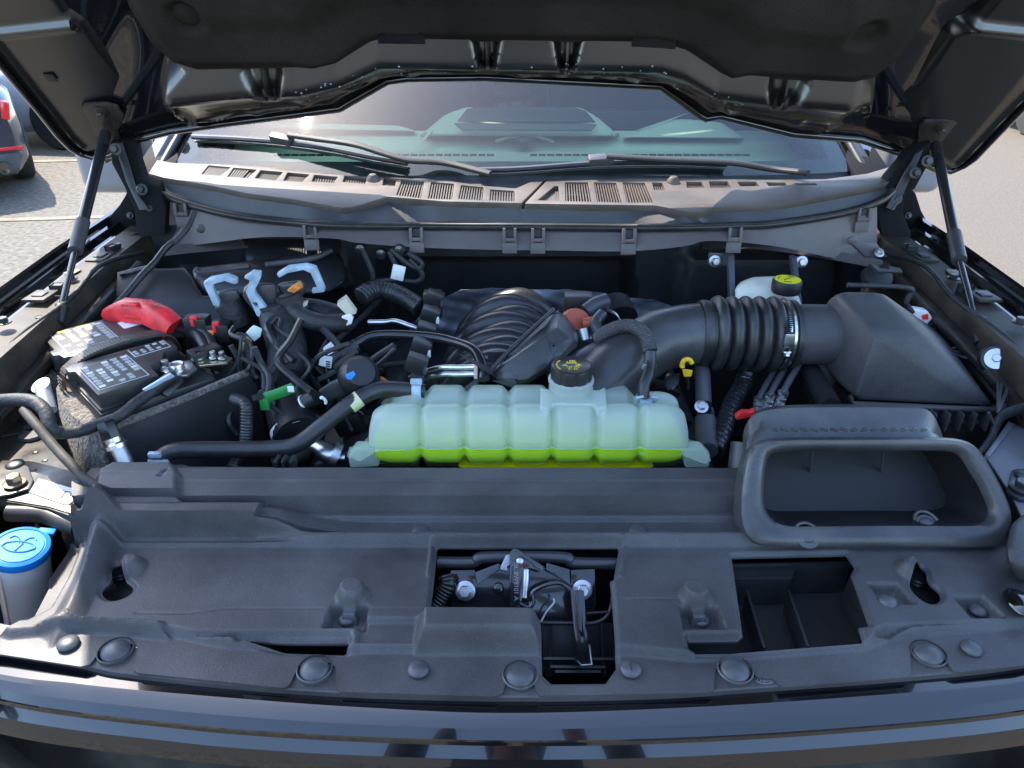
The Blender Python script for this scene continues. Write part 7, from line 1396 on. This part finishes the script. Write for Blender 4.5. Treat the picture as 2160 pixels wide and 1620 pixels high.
for v in bm.verts:
    x, y, z = v.co; y2 = y * 0.098; 
    if y > 0:
        y2 += 0.022 * math.exp(-((x / 0.16) ** 2 + ((z + 0.12) / 0.22) ** 2)) + 0.010 * math.exp(-((x / 0.35) ** 2 + ((z + 0.50) / 0.12) ** 2)) + 0.008 * math.exp(-((x / 0.3) ** 2 + ((z + 0.85) / 0.18) ** 2))
        for s in (-1, 1): y2 -= 0.012 * math.exp(-(((x - s * 0.40) / 0.18) ** 2 + ((z - 0.08) / 0.13) ** 2))
    v.co = hd + Vector((x * (0.076 if z > -0.3 else 0.076 * (1 + (z + 0.3) * 0.45)), y2, z * 0.122))
bmo('head', bm, SKIN, PER, 80)
bm = bmesh.new(); bmesh.ops.create_icosphere(bm, subdivisions=4, radius=1)
for v in bm.verts:
    x, y, z = v.co; v.co = hd + Vector((x * 0.084, y * 0.105 - 0.012, z * 0.118 + 0.018))
bmesh.ops.delete(bm, geom=[f for f in bm.faces if (f.calc_center_median() - hd).y > 0.045 - 0.4 * ((f.calc_center_median() - hd).z - 0.06) and (f.calc_center_median() - hd).z < 0.10 or (f.calc_center_median() - hd).z < -0.06], context='FACES')
solid(bmo('hair', bm, HAIR, PER, 80), 0.006, 1)
LIP = mat('lips', (0.30, 0.08, 0.06), 0.4)
for dz in (-0.060, -0.069): tube('lip', [hd + Vector((x, 0.107 - abs(x) * 0.4, dz + (0.002 if dz > -0.065 else -0.002) * math.cos(x * 60))) for x in (-0.024, -0.012, 0, 0.012, 0.024)], lambda t: 0.002 + 0.004 * math.sin(math.pi * t), LIP, PER, seg=8)
for s in (-1, 1):
    e = hd + Vector((s * 0.031, 0.080, 0.010)); lathe('eye', e, [(0, -0.01), (0.008, -0.008), (0.011, 0), (0.008, 0.008), (0, 0.01)], mat('eye white', (0.7, 0.7, 0.68), 0.2), PER, axis=(0, 1, 0)); lathe('iris', e + Vector((0, 0.0085, 0)), [(0.005, 0), (0, 0.002)], INKSHADE, PER, axis=(0, 1, 0))
    hull('ear', [hd + Vector((s * (0.072 + a), b, c)) for a in (0, 0.014) for b, c in ((-0.01, 0.02), (0.012, 0.025), (0.015, -0.01), (0, -0.035))], SKIN, PER, 0.004)
    tube('eyebrow', [e + Vector((-0.016, 0.006, 0.020)), e + Vector((0, 0.010, 0.024)), e + Vector((0.016, 0.004, 0.020))], 0.003, HAIR, PER, seg=6)
    # hands: palm and five bent fingers gripping the phone's edge
    w = Vector((s * 0.15, yb + 0.34, 1.68)); p = Vector((s * 0.105, -0.045, 1.765)); Vh = [tuple(w), tuple(w.lerp(p, 0.6)), tuple(p)]; Eh = [(0, 1), (1, 2)]; Rh = [0.030, (0.036, 0.018), (0.036, 0.015)]
    skinned('palm', Vh, Eh, Rh, SKIN)
    for k in range(4):
        ln_ = (0.9, 1.0, 0.95, 0.75)[k]; b0_ = p + Vector((s * 0.008, -0.004, 0.028 - 0.020 * k)); q1 = b0_ + Vector((-s * 0.010, 0.026 * ln_, 0.004)); q2 = q1 + Vector((-s * 0.022 * ln_, 0.010, 0.002)); q3 = q2 + Vector((-s * 0.018 * ln_, -0.004, 0))
        skinned('finger', [tuple(b0_), tuple(q1), tuple(q2), tuple(q3)], [(0, 1), (1, 2), (2, 3)], [0.009, 0.0085, 0.008, 0.0065], SKIN, sub=1)
    t0 = p + Vector((0, -0.02, -0.01)); skinned('thumb', [tuple(t0), tuple(t0 + Vector((-s * 0.02, -0.012, 0.015))), tuple(t0 + Vector((-s * 0.045, 0.004, 0.025)))], [(0, 1), (1, 2)], [0.012, 0.010, 0.008], SKIN, sub=1)
    hull('shoe', [Vector((s * 0.12 + a, yb + b, c)) for a in (-0.045, 0.045) for b, c in ((-0.08, 0.0), (0.20, 0.0), (-0.07, 0.10), (0.05, 0.10), (0.19, 0.04))], INKSHADE, PER, 0.02)
PH = thing('phone', 'black phone held up in both hands by the photographer', 'phone', (0, -0.02, 1.77))
box('phone_body', (0.0, -0.020, 1.772), (0.160, 0.009, 0.076), INKSHADE, PH, Matrix.Rotation(R(-28), 3, 'X'), 0.004)
